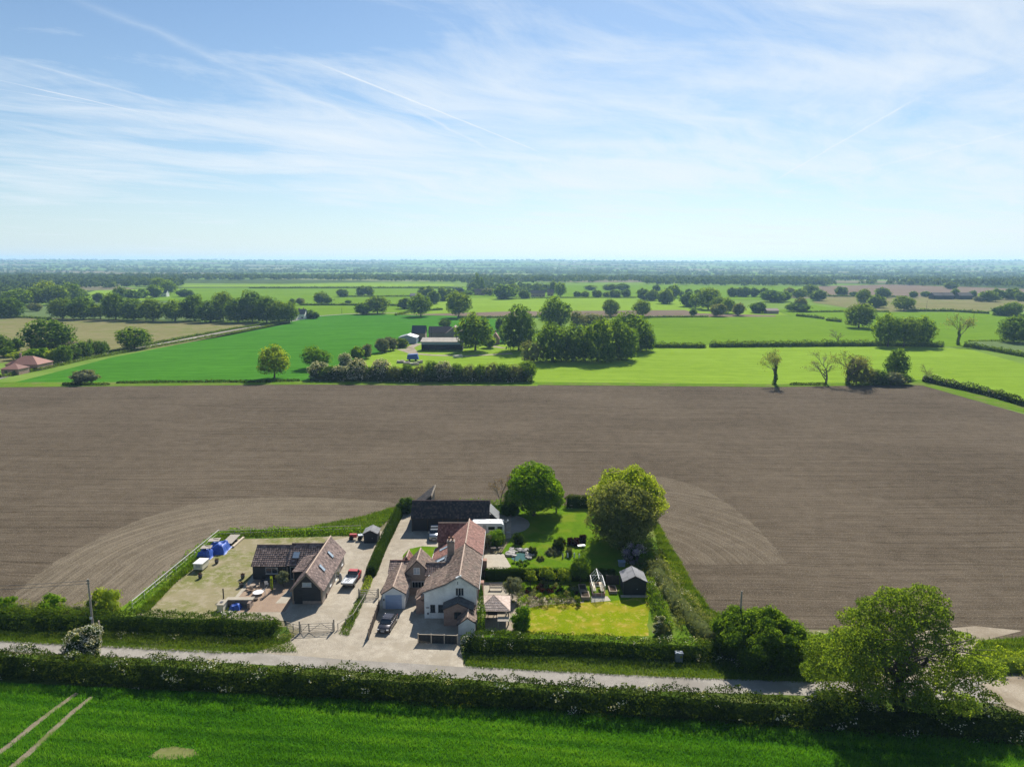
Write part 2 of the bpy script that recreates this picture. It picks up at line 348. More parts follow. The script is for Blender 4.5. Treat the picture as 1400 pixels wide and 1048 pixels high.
# ploughed field and its differently drilled headlands
sheet('ploughed_field', PP((-260, 532), (0, 530), (200, 528), (420, 525), (740, 525), (1060, 527), (1240, 523), (1262, 524), (1330, 543), (1400, 562), (1700, 640), (1700, 885), (1400, 872), (1300, 862), (1100, 857), (1000, 850), (960, 838), (930, 780), (905, 735), (880, 690), (700, 690), (660, 690), (560, 690), (520, 705), (500, 712), (310, 733), (190, 838), (0, 838), (-260, 835)), -.012, M['plough'])
def curve(pix, n=8, jit=.25, seed=1):
    r = random.Random(seed); pts = [Vector((*P(*p), 0)) for p in pix]; out = []
    for i in range(len(pts) - 1):
        a, b, c, d = pts[max(i - 1, 0)], pts[i], pts[i + 1], pts[min(i + 2, len(pts) - 1)]
        for k in range(n):
            u = k / n; q = .5 * ((2 * b) + (c - a) * u + (2 * a - 5 * b + 4 * c - d) * u * u + (3 * b - a - 3 * c + d) * u ** 3); out.append((q.x + r.uniform(-jit, jit), q.y + r.uniform(-jit, jit)))
    return out + [tuple(pts[-1][:2])]
sheet('ploughed_headland', curve([(14, 824), (52, 788), (100, 757), (150, 731), (205, 708), (262, 692), (330, 683), (410, 681), (500, 684), (545, 689)], 10) + PP((500, 712), (310, 733), (190, 832), (14, 832)), -.004, M['plough_left'])
sheet('ploughed_headland', curve([(878, 650), (915, 652), (955, 664), (992, 684), (1022, 707), (1046, 730), (1064, 750), (1078, 768)], 10) + curve([(1078, 768), (1000, 769), (925, 770)], 12) + PP((905, 735), (880, 690)), -.004, M['plough_right'])
# wheat field in front with two wheel tracks
sheet('wheat_field', PP((-400, 930), (0, 936), (300, 948), (700, 965), (1100, 985), (1400, 1003), (1900, 1030)) + [(90, 20), (-90, 20)], .0, M['wheat'])
def strip(name, pix, w0, w1, z, mat, kind='structure'):
    pts = [Vector(P(*p)) for p in pix]; n = len(pts); lf, rt = [], []
    for i, p in enumerate(pts):
        d = (pts[min(i + 1, n - 1)] - pts[max(i - 1, 0)]).normalized(); q = Vector((-d.y, d.x)); w = (w0 + (w1 - w0) * i / (n - 1)) / 2
        lf.append(p + q * w); rt.append(p - q * w)
    mb = MB()
    for i in range(n - 1): mb.poly([(*rt[i], z), (*rt[i + 1], z), (*lf[i + 1], z), (*lf[i], z)])
    o = mb.build(name, mat); tag(o, kind=kind); return o
strip('wheel_track', [(-30, 1052), (10, 1026), (50, 993), (80, 970), (108, 950)], .85, .6, .012, M['track'])
strip('wheel_track', [(10, 1060), (40, 1034), (75, 1001), (103, 975), (128, 955)], .85, .6, .012, M['track'])
# the lane, its verges and the wide gravel mouth of the drives
sheet('verge', PP((-400, 842), (0, 846), (395, 858), (410, 893), (300, 894), (0, 880), (-400, 868)), .004, M['verge'])
sheet('verge', PP((625, 872), (900, 880), (1100, 866), (1180, 860), (1330, 872), (1330, 900), (1340, 922), (1100, 931), (900, 926), (640, 914)), .004, M['verge'])
sheet('verge', PP((-500, 896), (0, 896), (400, 910), (700, 924), (1100, 940), (1330, 948), (1420, 985), (1420, 1005), (1100, 985), (700, 965), (300, 948), (0, 936), (-500, 926)), .004, M['verge'])
sheet('verge', PP((1315, 896), (1335, 872), (1400, 868), (1800, 880), (1800, 930), (1400, 915), (1345, 914)), .006, M['lime_verge'])
sheet('sandy_track', PP((1210, 905), (1240, 872), (1268, 858), (1335, 852), (1400, 858), (1345, 872), (1322, 898), (1350, 926), (1180, 926)), .008, M['dust'])
sheet('road', PP((-500, 862), (0, 879), (200, 887), (400, 896), (650, 911), (900, 923), (1100, 929), (1300, 926), (1400, 920), (1900, 905), (1900, 990), (1420, 976), (1372, 958), (1250, 950), (1100, 948), (900, 943), (650, 929), (400, 912), (200, 902), (0, 893), (-500, 876)), .012, M['road'])
sheet('sandy_track', PP((1340, 932), (1362, 924), (1400, 920), (1480, 918), (1480, 990), (1420, 976), (1372, 958), (1350, 948)), .016, M['dust'])
sheet('gravel_forecourt', PP((392, 880), (408, 868), (425, 850), (462, 856), (490, 862), (497, 866), (575, 872), (630, 878), (636, 912), (560, 907), (480, 903), (430, 899), (380, 896), (350, 893)), .016, M['gravel'])
sheet('gravel_drive', PP((462, 880), (487, 850), (500, 800), (520, 760), (540, 712), (548, 700), (600, 693), (700, 700), (700, 735), (660, 742), (566, 800), (524, 845), (500, 880)), .020, M['gravel'])
sheet('gravel_drive', PP((492, 880), (524, 830), (585, 798), (665, 800), (663, 880)), .024, M['gravel'])
sheet('gravel_yard', PP((305, 846), (345, 800), (392, 760), (455, 740), (515, 726), (541, 728), (520, 757), (498, 795), (486, 838), (462, 862), (404, 860), (395, 850)), .012, M['gravel'])
sheet('yard_grass', PP((188, 842), (232, 806), (302, 740), (480, 733), (500, 750), (440, 760), (360, 790), (330, 815), (300, 850)), .008, M['yard_grass'])
sheet('rough_grass', PP((186, 846), (150, 845), (230, 788), (298, 729), (420, 722), (500, 706), (560, 690), (700, 690), (700, 700), (545, 700), (500, 735), (305, 738)), .0, M['lime_verge'])
sheet('terrace', PP((318, 826), (362, 778), (412, 778), (415, 800), (391, 838), (318, 838)), .020, M['brickpave'])
sheet('terrace', PP((316, 826), (320, 826), (364, 778), (356, 777)), .028, M['slabs'])
sheet('terrace', PP((378, 826), (396, 807), (404, 810), (393, 826)), .026, M['slabs'])
sheet('lawn', PP((552, 760), (560, 751), (578, 747), (604, 748), (602, 772), (590, 775), (552, 774)), .030, M['lawn'])
sheet('lawn', PP((660, 694), (700, 690), (880, 690), (905, 740), (905, 790), (665, 790), (700, 735), (716, 720), (712, 706), (690, 700)), .012, M['lawn'])
sheet('lawn', PP((658, 790), (905, 790), (905, 880), (655, 880)), .010, M['lawn'])
sheet('dry_lawn', curve([(718, 866), (716, 850), (718, 838), (730, 829), (765, 825), (800, 823), (845, 820), (886, 817), (887, 845), (889, 868)], 6, .16) + curve([(889, 868), (800, 868), (718, 866)], 10, .15), .018, M['lawn_dry'])
sheet('gravel_bed', PP((655, 862), (655, 810), (705, 806), (735, 815), (800, 818), (800, 826), (735, 830), (712, 838), (704, 862)), .016, M['dust'])
sheet('terrace', PP((658, 778), (664, 758), (690, 757), (700, 774), (690, 779)), .020, M['slabs'])
sheet('terrace', PP((656, 806), (662, 796), (700, 795), (712, 806), (704, 814), (656, 814)), .020, M['slabs'])
sheet('gravel_circle', [(P(693, 716)[0] + 4.6 * math.cos(a * .35), P(693, 716)[1] + 5.2 * math.sin(a * .35)) for a in range(18)], .018, M['road'])
sheet('grass_bank', PP((884, 715), (900, 712), (914, 742), (932, 770), (948, 800), (972, 832), (1010, 852), (980, 880), (885, 885)), .014, M['lime_verge'])

# ------------------------------------------------------------------ leaves, hedges and trees
RNG = np.random.default_rng(7)
def quads(pts, nrm, size, rng, jit=.8, asp=.62):
    """one small leafy quad per point: vertices and faces"""
    n = len(pts); nn = nrm + rng.normal(0, jit, (n, 3)); nn /= np.linalg.norm(nn, axis=1, keepdims=True) + 1e-9
    r = rng.normal(0, 1, (n, 3)); t = np.cross(nn, r); t /= np.linalg.norm(t, axis=1, keepdims=True) + 1e-9; b = np.cross(nn, t)
    s = (size * rng.uniform(.6, 1.35, n))[:, None] if np.isscalar(size) else (size * rng.uniform(.7, 1.3, n))[:, None]
    t = t * s * .5; b = b * s * .5 * asp; bend = nn * s * .12
    V = np.stack([pts - t, pts - b - bend, pts + t, pts + b - bend], 1).reshape(-1, 3)
    F = np.arange(n * 4).reshape(n, 4); return V, F
def inside(poly, xy):
    x, y = xy[:, 0], xy[:, 1]; c = np.zeros(len(xy), bool); n = len(poly); j = n - 1
    for i in range(n):
        xi, yi = poly[i]; xj, yj = poly[j]
        cond = ((yi > y) != (yj > y)) & (x < (xj - xi) * (y - yi) / (yj - yi + 1e-12) + xi); c ^= cond; j = i
    return c
def scatter(poly, n, rng):
    a = np.array(poly); lo, hi = a.min(0), a.max(0); out = np.zeros((0, 2))
    while len(out) < n:
        q = rng.uniform(lo, hi, (n * 2, 2)); out = np.vstack([out, q[inside(poly, q)]])
    return out[:n]
def vnoise(p, f, seed=0):
    """cheap smooth noise -1..1 from summed sines"""
    r = np.random.default_rng(seed); o = 0
    for k in range(5):
        d = r.normal(0, 1, p.shape[1]); d *= f * (1 + .55 * k) / np.linalg.norm(d); o = o + np.sin(p @ d + r.uniform(0, 6.3)) / (1 + .35 * k)
    return o / 2.4
def blades(name, poly, n, h, w, mat, rng, z=0.0, lean=.35, avoid=()):
    """grass or crop standing on an area: one thin triangle a blade"""
    xy = scatter(poly, n, rng)
    for pl, r in avoid:
        for a, b in zip(pl[:-1], pl[1:]):
            a, b = np.array(a), np.array(b); d = b - a; u = np.clip(((xy - a) @ d) / (d @ d), 0, 1)
            xy = xy[np.linalg.norm(xy - a - u[:, None] * d, axis=1) > r * rng.uniform(.25, 1.25, len(xy))]
    n = len(xy); row = vnoise(np.stack([xy[:, 0] * .06, xy[:, 1] * 1.0 + xy[:, 0] * .09], -1), 2.2, 6); hh = h * rng.uniform(.55, 1.25, n) * (1 + .25 * vnoise(xy, 1.1, 3) + .22 * row)
    a = rng.uniform(0, 6.28, n); dx, dy = np.cos(a) * w / 2, np.sin(a) * w / 2
    l = rng.normal(0, lean, (n, 2)) * hh[:, None]; zz = np.full(n, z)
    V = np.stack([np.stack([xy[:, 0] - dx, xy[:, 1] - dy, zz], -1), np.stack([xy[:, 0] + dx, xy[:, 1] + dy, zz], -1),
                  np.stack([xy[:, 0] + l[:, 0], xy[:, 1] + l[:, 1], zz + hh], -1)], 1).reshape(-1, 3)
    at = np.clip(.45 + .2 * vnoise(xy, .25, 5) + .30 * row + .08 * vnoise(xy, 3.5, 8) + rng.normal(0, .18, n), 0, 1)
    o = put(name, mesh_np(name, V, np.arange(n * 3).reshape(n, 3), mat, at)); return tag(o, kind='stuff')
def hedge(name, label, cat, pts, width, height, mat, dens=55, leaf=.17, rough=.22, seed=1, blossom=0.0, group=None, clipped=False, bmat=None, ends=True, top_var=.12):
    """leafy hedge along ground points; clipped ones are box-like, others billow"""
    rng = np.random.default_rng(seed); P0 = np.array([p[:2] for p in pts], float)
    seg = np.linalg.norm(np.diff(P0, axis=0), axis=1); cum = np.concatenate([[0], np.cumsum(seg)]); Ln = cum[-1]
    root = thing(name, label, cat, (P0[0][0], P0[0][1], 0), group)
    def along(s):
        x = np.interp(s, cum, P0[:, 0]); y = np.interp(s, cum, P0[:, 1])
        e = .6; x2 = np.interp(s + e, cum, P0[:, 0]); y2 = np.interp(s + e, cum, P0[:, 1]); x1 = np.interp(s - e, cum, P0[:, 0]); y1 = np.interp(s - e, cum, P0[:, 1])
        d = np.stack([x2 - x1, y2 - y1], -1); d /= np.linalg.norm(d, axis=1, keepdims=True) + 1e-9
        return np.stack([x, y], -1), d
    per = 2 * height + width; n = int(Ln * per * dens)
    ex = (3.2 if width < 5 else 2.5) if clipped else 2.3                          # superellipse power
    th = rng.uniform(-.12, math.pi + .12, n); s = rng.uniform(-.02 if ends else 0, 1.0, n) * Ln
    cu, su = np.cos(th), np.sin(th)
    rr = 1 / (np.abs(cu) ** ex + np.abs(np.maximum(su, 0.01)) ** ex) ** (1 / ex)
    c, d = along(s); q = np.stack([-d[:, 1], d[:, 0]], -1)
    pit = .10 * vnoise(np.stack([s, th * 1.6], -1), 4.5, seed + 11) * (0 if clipped else 1)
    lump = 1 + pit + rough * vnoise(np.stack([s, th * 2.2], -1), .9, seed) + rough * .6 * vnoise(np.stack([s, th * 3], -1), 2.6, seed + 1)
    hv = 1 + top_var * vnoise(np.stack([s, s * 0], -1), .35, seed + 2)
    endf = np.clip(np.minimum(s + .1, Ln - s + .1) / (width * .5), .05, 1) ** .45 if ends else np.ones(n)
    depth = 1 - np.abs(rng.normal(0, .10 if not clipped else .05, n))
    rad = rr * lump * depth; u = cu * rad * width / 2 * endf; z = np.maximum(su * rad * height * hv * (.5 + .5 * endf), .03)
    pts3 = np.stack([c[:, 0] + q[:, 0] * u - P0[0][0], c[:, 1] + q[:, 1] * u - P0[0][1], z], -1)
    nr = np.stack([q[:, 0] * cu, q[:, 1] * cu, np.maximum(su, .05)], -1)
    nr[:, :2] += rng.normal(0, .25, (n, 2)); nr[:, 2] += .1
    at = np.clip(.42 + .22 * vnoise(pts3, 1.4, seed + 4) + .12 * vnoise(pts3, .3, seed + 5) + .18 * vnoise(pts3, 4.5, seed + 12) + rng.normal(0, .15, n), 0, 1)
    keep = rng.uniform(0, 1, n) < 1 - (.0 if clipped else .3) * (vnoise(pts3, 2.0, seed + 6) > .45)
    V, F = quads(pts3[keep], nr[keep], leaf, rng, .55 if clipped else .8); put('foliage', mesh_np('foliage', V, F, mat, at[keep]), root)
    if blossom > 0:
        m = (vnoise(pts3, 1.6, seed + 8) + .5 * vnoise(pts3, .35, seed + 9) > .80 - blossom) & (rng.uniform(0, 1, n) < .34)
        V, F = quads(pts3[m] + nr[m] * .07, nr[m], leaf * .8, rng, .6, .9); put('blossom', mesh_np('blossom', V, F, bmat or M['blossom'], rng.uniform(0, 1, m.sum())), root)
    if height < 1.3 and not clipped: return root
    # inner leaves that close the view through the hedge
    k = max(3, int(Ln / .8)); trim = width * (.25 if width < 5 else .42) * ends; ss = np.linspace(trim, Ln - trim, k); c, d = along(ss); q = np.stack([-d[:, 1], d[:, 0]], -1)
    hv = 1 + top_var * vnoise(np.stack([ss, ss * 0], -1), .35, seed + 2); sec = []
    for th in np.linspace(0, math.pi, 7):
        r0 = 1 / (abs(math.cos(th)) ** ex + abs(math.sin(th)) ** ex) ** (1 / ex) * ((.86 if width < 5 else .74) if clipped else .60)
        r1 = r0 * (1 + rough * .5 * vnoise(np.stack([ss, ss * 0 + th], -1), .9, seed)); u = math.cos(th) * r1 * width / 2
        sec.append(np.stack([c[:, 0] + q[:, 0] * u - P0[0][0], c[:, 1] + q[:, 1] * u - P0[0][1], np.maximum(math.sin(th) * r1 * height * hv, 0)], -1))
    V = np.stack(sec, 1).reshape(-1, 3); F = []
    for i in range(k - 1):
        for j in range(6): a = i * 7 + j; F.append((a, a + 1, a + 8, a + 7))
    for i in (0, k - 1): F += [(i * 7, i * 7 + 1, i * 7 + 5, i * 7 + 6), (i * 7 + 1, i * 7 + 2, i * 7 + 4, i * 7 + 5)]
    put('inner_foliage', mesh_np('inner_foliage', V, F, mat, np.full(len(F), .15 if width < 5 else .4)), root)
    return root
def crown(lobes, n, leaf, rng, jit=.7, shell=.16, flat=.85, gap=.25, seed=0, noise=1.0, cl=4.5):
    """points and normals on the outside of many overlapping lobes"""
    C0 = np.array([l[:3] for l in lobes]); Rr = np.array([l[3] for l in lobes]); w = Rr ** 2 / (Rr ** 2).sum()
    k = rng.choice(len(lobes), int(n * 1.9), p=w); d = rng.normal(0, 1, (len(k), 3)); d /= np.linalg.norm(d, axis=1, keepdims=True)
    r = Rr[k] * (1 - np.abs(rng.normal(0, shell, len(k)))) * (1 + .13 * vnoise(d * 3 + C0[k], 1.2, seed) + .12 * vnoise(C0[k] + d * Rr[k][:, None], cl, seed + 7))
    p = C0[k] + d * r[:, None] * np.array([1, 1, flat])
    dist = np.linalg.norm((p[:, None, :] - C0[None]) / np.array([1, 1, flat]), axis=2) / Rr[None] if len(k) * len(lobes) < 6e6 else None
    if dist is None:
        keep = np.ones(len(k), bool)
        for j in range(len(lobes)):
            q = np.linalg.norm((p - C0[j]) / np.array([1, 1, flat]), axis=1) / Rr[j]; keep &= (q > .72) | (k == j)
    else: keep = ((dist > .72) | (np.arange(len(lobes))[None] == k[:, None])).all(1)
    keep &= ~((vnoise(p, noise * 1.6, seed + 3) > .55) & (rng.uniform(0, 1, len(k)) < gap * 3))
    keep &= ~((d[:, 2] < -.5) & (rng.uniform(0, 1, len(k)) < .5))
    p, d, k = p[keep][:n], d[keep][:n], k[keep][:n]
    lv = rng.uniform(-.20, .20, len(lobes))[k]
    at = np.clip(.45 + lv + .14 * vnoise(p, noise * 1.5, seed + 5) + .20 * vnoise(p, cl, seed + 8) + rng.normal(0, .15, len(p)), 0, 1)
    return p, d, at
def lobes_round(w, h, base, k, rng, lr=.30, squash=1.0, pear=0.0):
    """lobes filling a crown of width w from height base to h"""
    out = [(0, 0, (h + base) / 2, min(w, h - base) * .34)]
    for i in range(k):
        z = 1 - 2 * (i + .5) / k; a = i * 2.39996 + rng.uniform(-.3, .3); rr = math.sqrt(max(0, 1 - z * z))
        e = rng.uniform(.60, .95) if lr < .25 else rng.uniform(.60, .80); wf = 1 - pear * max(z, 0)
        out.append((rr * math.cos(a) * w / 2 * e * wf, rr * math.sin(a) * w / 2 * e * wf, (h + base) / 2 + z * (h - base) / 2 * e * squash,
                    min(w, h - base) * lr * rng.uniform(.6, 1.25)))
    return out
def limbs(lobes, base, trunk_r, rng, k=9, z0=.28, h=10):
    mb = MB(); top = h * .55
    p = Vector((0, 0, 0)); q = Vector((rng.uniform(-.2, .2), rng.uniform(-.2, .2), base)); mb.tube((0, 0, -.05), q, trunk_r * 1.35, trunk_r * .9, 8)
    q2 = Vector((q.x * 1.5, q.y * 1.5, top)); mb.tube(q, q2, trunk_r * .9, trunk_r * .45, 7)
    idx = rng.permutation(len(lobes))[:k]
    for i in idx:
        l = lobes[i]; s = q.lerp(q2, rng.uniform(.0, .9)); e = Vector(l[:3]); m = s.lerp(e, .5) + Vector((rng.uniform(-.3, .3), rng.uniform(-.3, .3), rng.uniform(0, .8)))
        r = trunk_r * .42; mb.tube(s, m, r, r * .6, 5); mb.tube(m, e, r * .6, r * .2, 5)
        for _ in range(3):
            d = Vector(rng.normal(0, 1, 3)).normalized() * l[3] * .9; d.z = abs(d.z) * .7; mb.tube(e, e + d, r * .22, r * .06, 4)
    return mb
def inner(lobes, f, flat, mat):
    V, F, k = [], [], 0; n = 8
    for (x, y, z, r) in lobes:
        r *= f; pr = [(.05, -1), (.72, -.68), (1, 0), (.72, .68), (.05, 1)]
        for (a, b) in pr:
            for i in range(n): t = 6.2832 * i / n; V.append((x + r * a * math.cos(t), y + r * a * math.sin(t), z + r * b * flat))
        for q in range(4):
            for i in range(n): j = (i + 1) % n; F.append((k + q * n + i, k + q * n + j, k + (q + 1) * n + j, k + (q + 1) * n + i))
        k += 5 * n
    return mesh_np('inner_foliage', V, F, mat, np.full(len(F), .3))
def tree_mesh(kind, w, h, base, k, n, leaf, mat, rng, lr=.30, pear=0.0, gap=.25, blossom=0, noise=1.0, trunk=None, flat=.9, shell=.16, lobes=None, skirt=0, core=.42):
    lobes = lobes or lobes_round(w, h, base, k, rng, lr, 1.0, pear)
    for i in range(skirt): a = 6.283 * i / skirt; rr = w * .5 * .66; lobes.append((rr * math.cos(a), rr * math.sin(a), h * .16, w * .5 * .36))
    sd = int(rng.integers(1e6))
    p, d, at = crown(lobes, n, leaf, rng, gap=gap, seed=sd, noise=noise, flat=flat, shell=shell); V, F = quads(p, d * .9 + (0, 0, .12), leaf, rng, .75)
    me = mesh_np('crown', V, F, mat, at)
    tr = limbs(lobes, max(base * 1.1, h * .15), trunk or max(.12, h * .026), rng, 9, h=h)
    tm = bpy.data.meshes.new('trunk'); tm.from_pydata(tr.v, [], tr.f); tm.materials.append(M['bark']); out = [('trunk', tm), ('crown', me)]
    if core: out.append(('inner_foliage', inner(lobes, core, flat, mat)))
    if blossom:
        m = (vnoise(p, noise * 1.3, sd + 9) > (.1 if blossom < .8 else -.8)) & (rng.uniform(0, 1, len(p)) < blossom) & (d[:, 2] > -.3)
        V, F = quads(p[m] + d[m] * leaf * .4, d[m], leaf * .85, rng, .7, .9); out.append(('blossom', mesh_np('blossom', V, F, M['blossom'], rng.uniform(0, 1, m.sum()))))
    return out
def tree(name, label, cat, x, y, parts, sx=1, sz=1, rz=0.0, group=None, z=0.0):
    o = thing(name, label, cat, (x, y, z), group, rz); o.scale = (sx, sx, sz)
    for nm, me in parts: put(nm, me, o)
    return o
def bare_parts(h, w, rng, mat_twig, depth=5, leafn=0, leafmat_=None, leaf=.25, forks=3, r0=None, ivy=0):
    mb = MB(); tips = []
    def grow(p, d, ln, r, k):
        e = p + d * ln; mid = p.lerp(e, .5) + Vector(rng.normal(0, .05, 3)) * ln
        mb.tube(p, mid, r, r * .8, 5 if k > 1 else 3, cap=False); mb.tube(mid, e, r * .8, r * .6, 5 if k > 1 else 3, cap=False)
        if k == 0: tips.append(e); return
        for i in range(forks + (k < 3)):
            a = rng.uniform(0, 6.28); sp = rng.uniform(.25, .75); side = d.orthogonal().normalized(); side = Matrix.Rotation(a, 3, d) @ side
            nd = (d + side * sp); nd.x *= 1.05; nd.z += .02; nd.normalize(); s = p.lerp(e, rng.uniform(.25, 1.0)) if i else e
            if i == 0: nd = (d + side * .25).normalized()
            grow(s, nd, ln * rng.uniform(.6, .8), r * .55, k - 1)
    grow(Vector((0, 0, -.05)), Vector((0.05, 0, 1)).normalized(), h * .24, r0 or h * .014, depth)
    v = np.array(mb.v); s = h / v[:, 2].max(); sw = w / (np.percentile(v[:, 0], 98) - np.percentile(v[:, 0], 2)); v *= (sw, sw, s)
    me = bpy.data.meshes.new('trunk'); me.from_pydata(v.tolist(), [], mb.f); me.materials.append(mat_twig); out = [('trunk', me)]
    if leafn:
        t = np.array([tuple(q) for q in tips]) * (sw, sw, s); i = rng.integers(0, len(t), leafn); p = t[i] + rng.normal(0, leaf * 1.1, (leafn, 3))
        V, F = quads(p, rng.normal(0, 1, (leafn, 3)), leaf, rng, 1.0); out.append(('crown', mesh_np('crown', V, F, leafmat_, rng.uniform(0, 1, leafn))))
    if ivy:
        z = rng.uniform(0, h * .75, ivy) * rng.uniform(.5, 1, ivy); a = rng.uniform(0, 6.28, ivy); rr = h * .09 * (1 - z / h) * rng.uniform(.15, .75, ivy) * (1 + .5 * np.sin(z * 2 + a)) + .1
        p = np.stack([np.cos(a) * rr, np.sin(a) * rr, z], -1); V, F = quads(p, np.stack([np.cos(a), np.sin(a), a * 0 + .3], -1), leaf * 1.2, rng, .6); out.append(('ivy', mesh_np('ivy', V, F, M['leaf_dark'], rng.uniform(0, 1, ivy))))
    return out
# ------------------------------------------------------------------ building materials
def tile_mat(name, lo, mid, hi, moss=None, rough=.8):
    m, t = newmat(name); a = t.n('ShaderNodeAttribute', attribute_name='v').outputs['Fac']; p = t.n('ShaderNodeTexCoord').outputs['Object']
    f = t.m('ADD', t.m('MULTIPLY', a, .7), t.m('MULTIPLY', t.noise(p, 1.2, 4), .3)); col = t.ramp(f, [(.2, lo), (.5, mid), (.8, hi)])
    if moss: col = t.mix(t.ramp(t.noise(p, .9, 6, .7), [(.50, 0.0), (.68, .8)]), col, moss)
    finish(t, col, rough, t.noise(p, 14, 3), .2, .01); return m
M['tile_old'] = tile_mat('tile_old', (.085, .050, .036), (.165, .104, .074), (.27, .185, .135), (.125, .10, .07))
M['tile_red'] = tile_mat('tile_red', (.14, .052, .036), (.22, .088, .062), (.31, .145, .105))
M['tile_barn'] = tile_mat('tile_barn', (.085, .055, .047), (.17, .112, .094), (.27, .19, .16))
M['tile_black'] = tile_mat('tile_black', (.016, .015, .015), (.030, .027, .026), (.085, .06, .05))
M['slate'] = tile_mat('slate', (.035, .038, .045), (.055, .06, .07), (.09, .095, .105), rough=.6)
M['tile_pale'] = tile_mat('tile_pale', (.36, .265, .215), (.44, .335, .275), (.52, .41, .345))
M['ridge'] = plain('ridge', (.40, .29, .22), .8, .15)
M['render_white'] = plain('render_white', (.72, .72, .69), .85, .16, .8)
M['garage_white'] = plain('garage_white', (.70, .70, .68), .8, .06, 1.2)
def brick_mat(name, c1, c2, mort):
    m, t = newmat(name); p = t.n('ShaderNodeTexCoord').outputs['Object']; s = t.n('ShaderNodeSeparateXYZ', {0: p})
    q = t.n('ShaderNodeCombineXYZ', {0: t.m('ADD', s.outputs[0], s.outputs[1]), 1: s.outputs[2]}).outputs[0]
    b = t.n('ShaderNodeTexBrick', {'Vector': q, 'Color1': c4(c1), 'Color2': c4(c2), 'Mortar': c4(mort), 'Scale': 1.0, 'Mortar Size': .012, 'Brick Width': .225, 'Row Height': .075})
    col = t.mix(t.ramp(t.noise(p, 2.0, 4), [(.4, 0.0), (.7, .4)]), b.outputs['Color'], tuple(x * .6 for x in c1)); finish(t, col, .9, b.outputs['Fac'], -.3, .01); return m
M['brick'] = brick_mat('brick', (.24, .115, .075), (.33, .175, .12), (.36, .32, .27))
M['brick_grey'] = brick_mat('brick_grey', (.19, .13, .10), (.27, .195, .155), (.33, .30, .26))
def board_mat(name, col, w=.17, rough=.7):
    m, t = newmat(name); p = t.n('ShaderNodeTexCoord').outputs['Object']; z = t.n('ShaderNodeSeparateXYZ', {0: p}).outputs[2]
    f = t.m('FRACT', t.m('DIVIDE', z, w)); n1 = t.noise(t.mapv(p, (1, 1, 12)), 1.5, 4)
    c = t.ramp(n1, [(.3, tuple(x * .75 for x in col)), (.7, tuple(x * 1.3 for x in col))]); c = t.mix(t.ramp(f, [(0, .7), (.12, 0.0)]), c, tuple(x * .35 for x in col))
    finish(t, c, rough, f, .8, .03); return m
M['board_black'] = board_mat('board_black', (.020, .021, .024))
M['board_dark'] = board_mat('board_dark', (.026, .028, .032))
M['board_grey'] = board_mat('board_grey', (.26, .24, .21))
M['wood'] = plain('wood', (.26, .20, .145), .85, .25, 5)
M['wood_grey'] = plain('wood_grey', (.30, .265, .22), .9, .25, 5)
M['wood_dark'] = plain('wood_dark', (.06, .045, .035), .85, .3, 5)
M['wood_pale'] = plain('wood_pale', (.48, .40, .30), .85, .2, 5)
M['glass'] = plain('glass', (.022, .028, .035), .08, .2, 2, spec=.8)
M['glass_sky'] = plain('glass_sky', (.30, .36, .42), .12, .1, 2, spec=.9)
M['frame_white'] = plain('frame_white', (.62, .62, .60), .5, .05)
M['frame_grey'] = plain('frame_grey', (.40, .40, .39), .6, .1)
M['door_blue'] = plain('door_blue', (.30, .37, .50), .55, .06, 1.5)
M['metal'] = plain('metal', (.45, .46, .47), .4, .1, metal=.7)
M['metal_dark'] = plain('metal_dark', (.05, .05, .055), .5, .2)
M['rubber'] = plain('rubber', (.018, .018, .018), .9, .2)
M['white'] = plain('white', (.68, .68, .68), .4, .05)
M['cream'] = plain('cream', (.66, .62, .47), .7, .1)
M['concrete'] = plain('concrete', (.48, .46, .42), .9, .15)
M['blue_tarp'] = plain('blue_tarp', (.03, .085, .36), .5, .35, 3, bstr=.6)
M['red_paint'] = plain('red_paint', (.36, .035, .035), .4, .15)
M['car_grey'] = plain('car_grey', (.075, .070, .078), .22, .06, metal=.55, spec=.6)
M['car_silver'] = plain('car_silver', (.28, .31, .35), .25, .06, metal=.4, spec=.6)
M['terracotta'] = plain('terracotta', (.34, .16, .09), .85, .2)
M['tin'] = plain('tin', (.24, .25, .26), .5, .2, metal=.3)
M['tin_blue'] = plain('tin_blue', (.22, .27, .33), .6, .15)
M['stone'] = plain('stone', (.34, .32, .29), .9, .35, 2.5, bstr=.6)
M['wire'] = plain('wire', (.06, .06, .06), .6, .1)
def water_mat():
    m, t = newmat('water'); p = t.n('ShaderNodeTexCoord').outputs['Object']
    finish(t, (.06, .13, .13, 1), .06, t.noise(p, 5, 3), .15, .02, **{'Specular IOR Level': .8}); return m
M['water'] = water_mat()

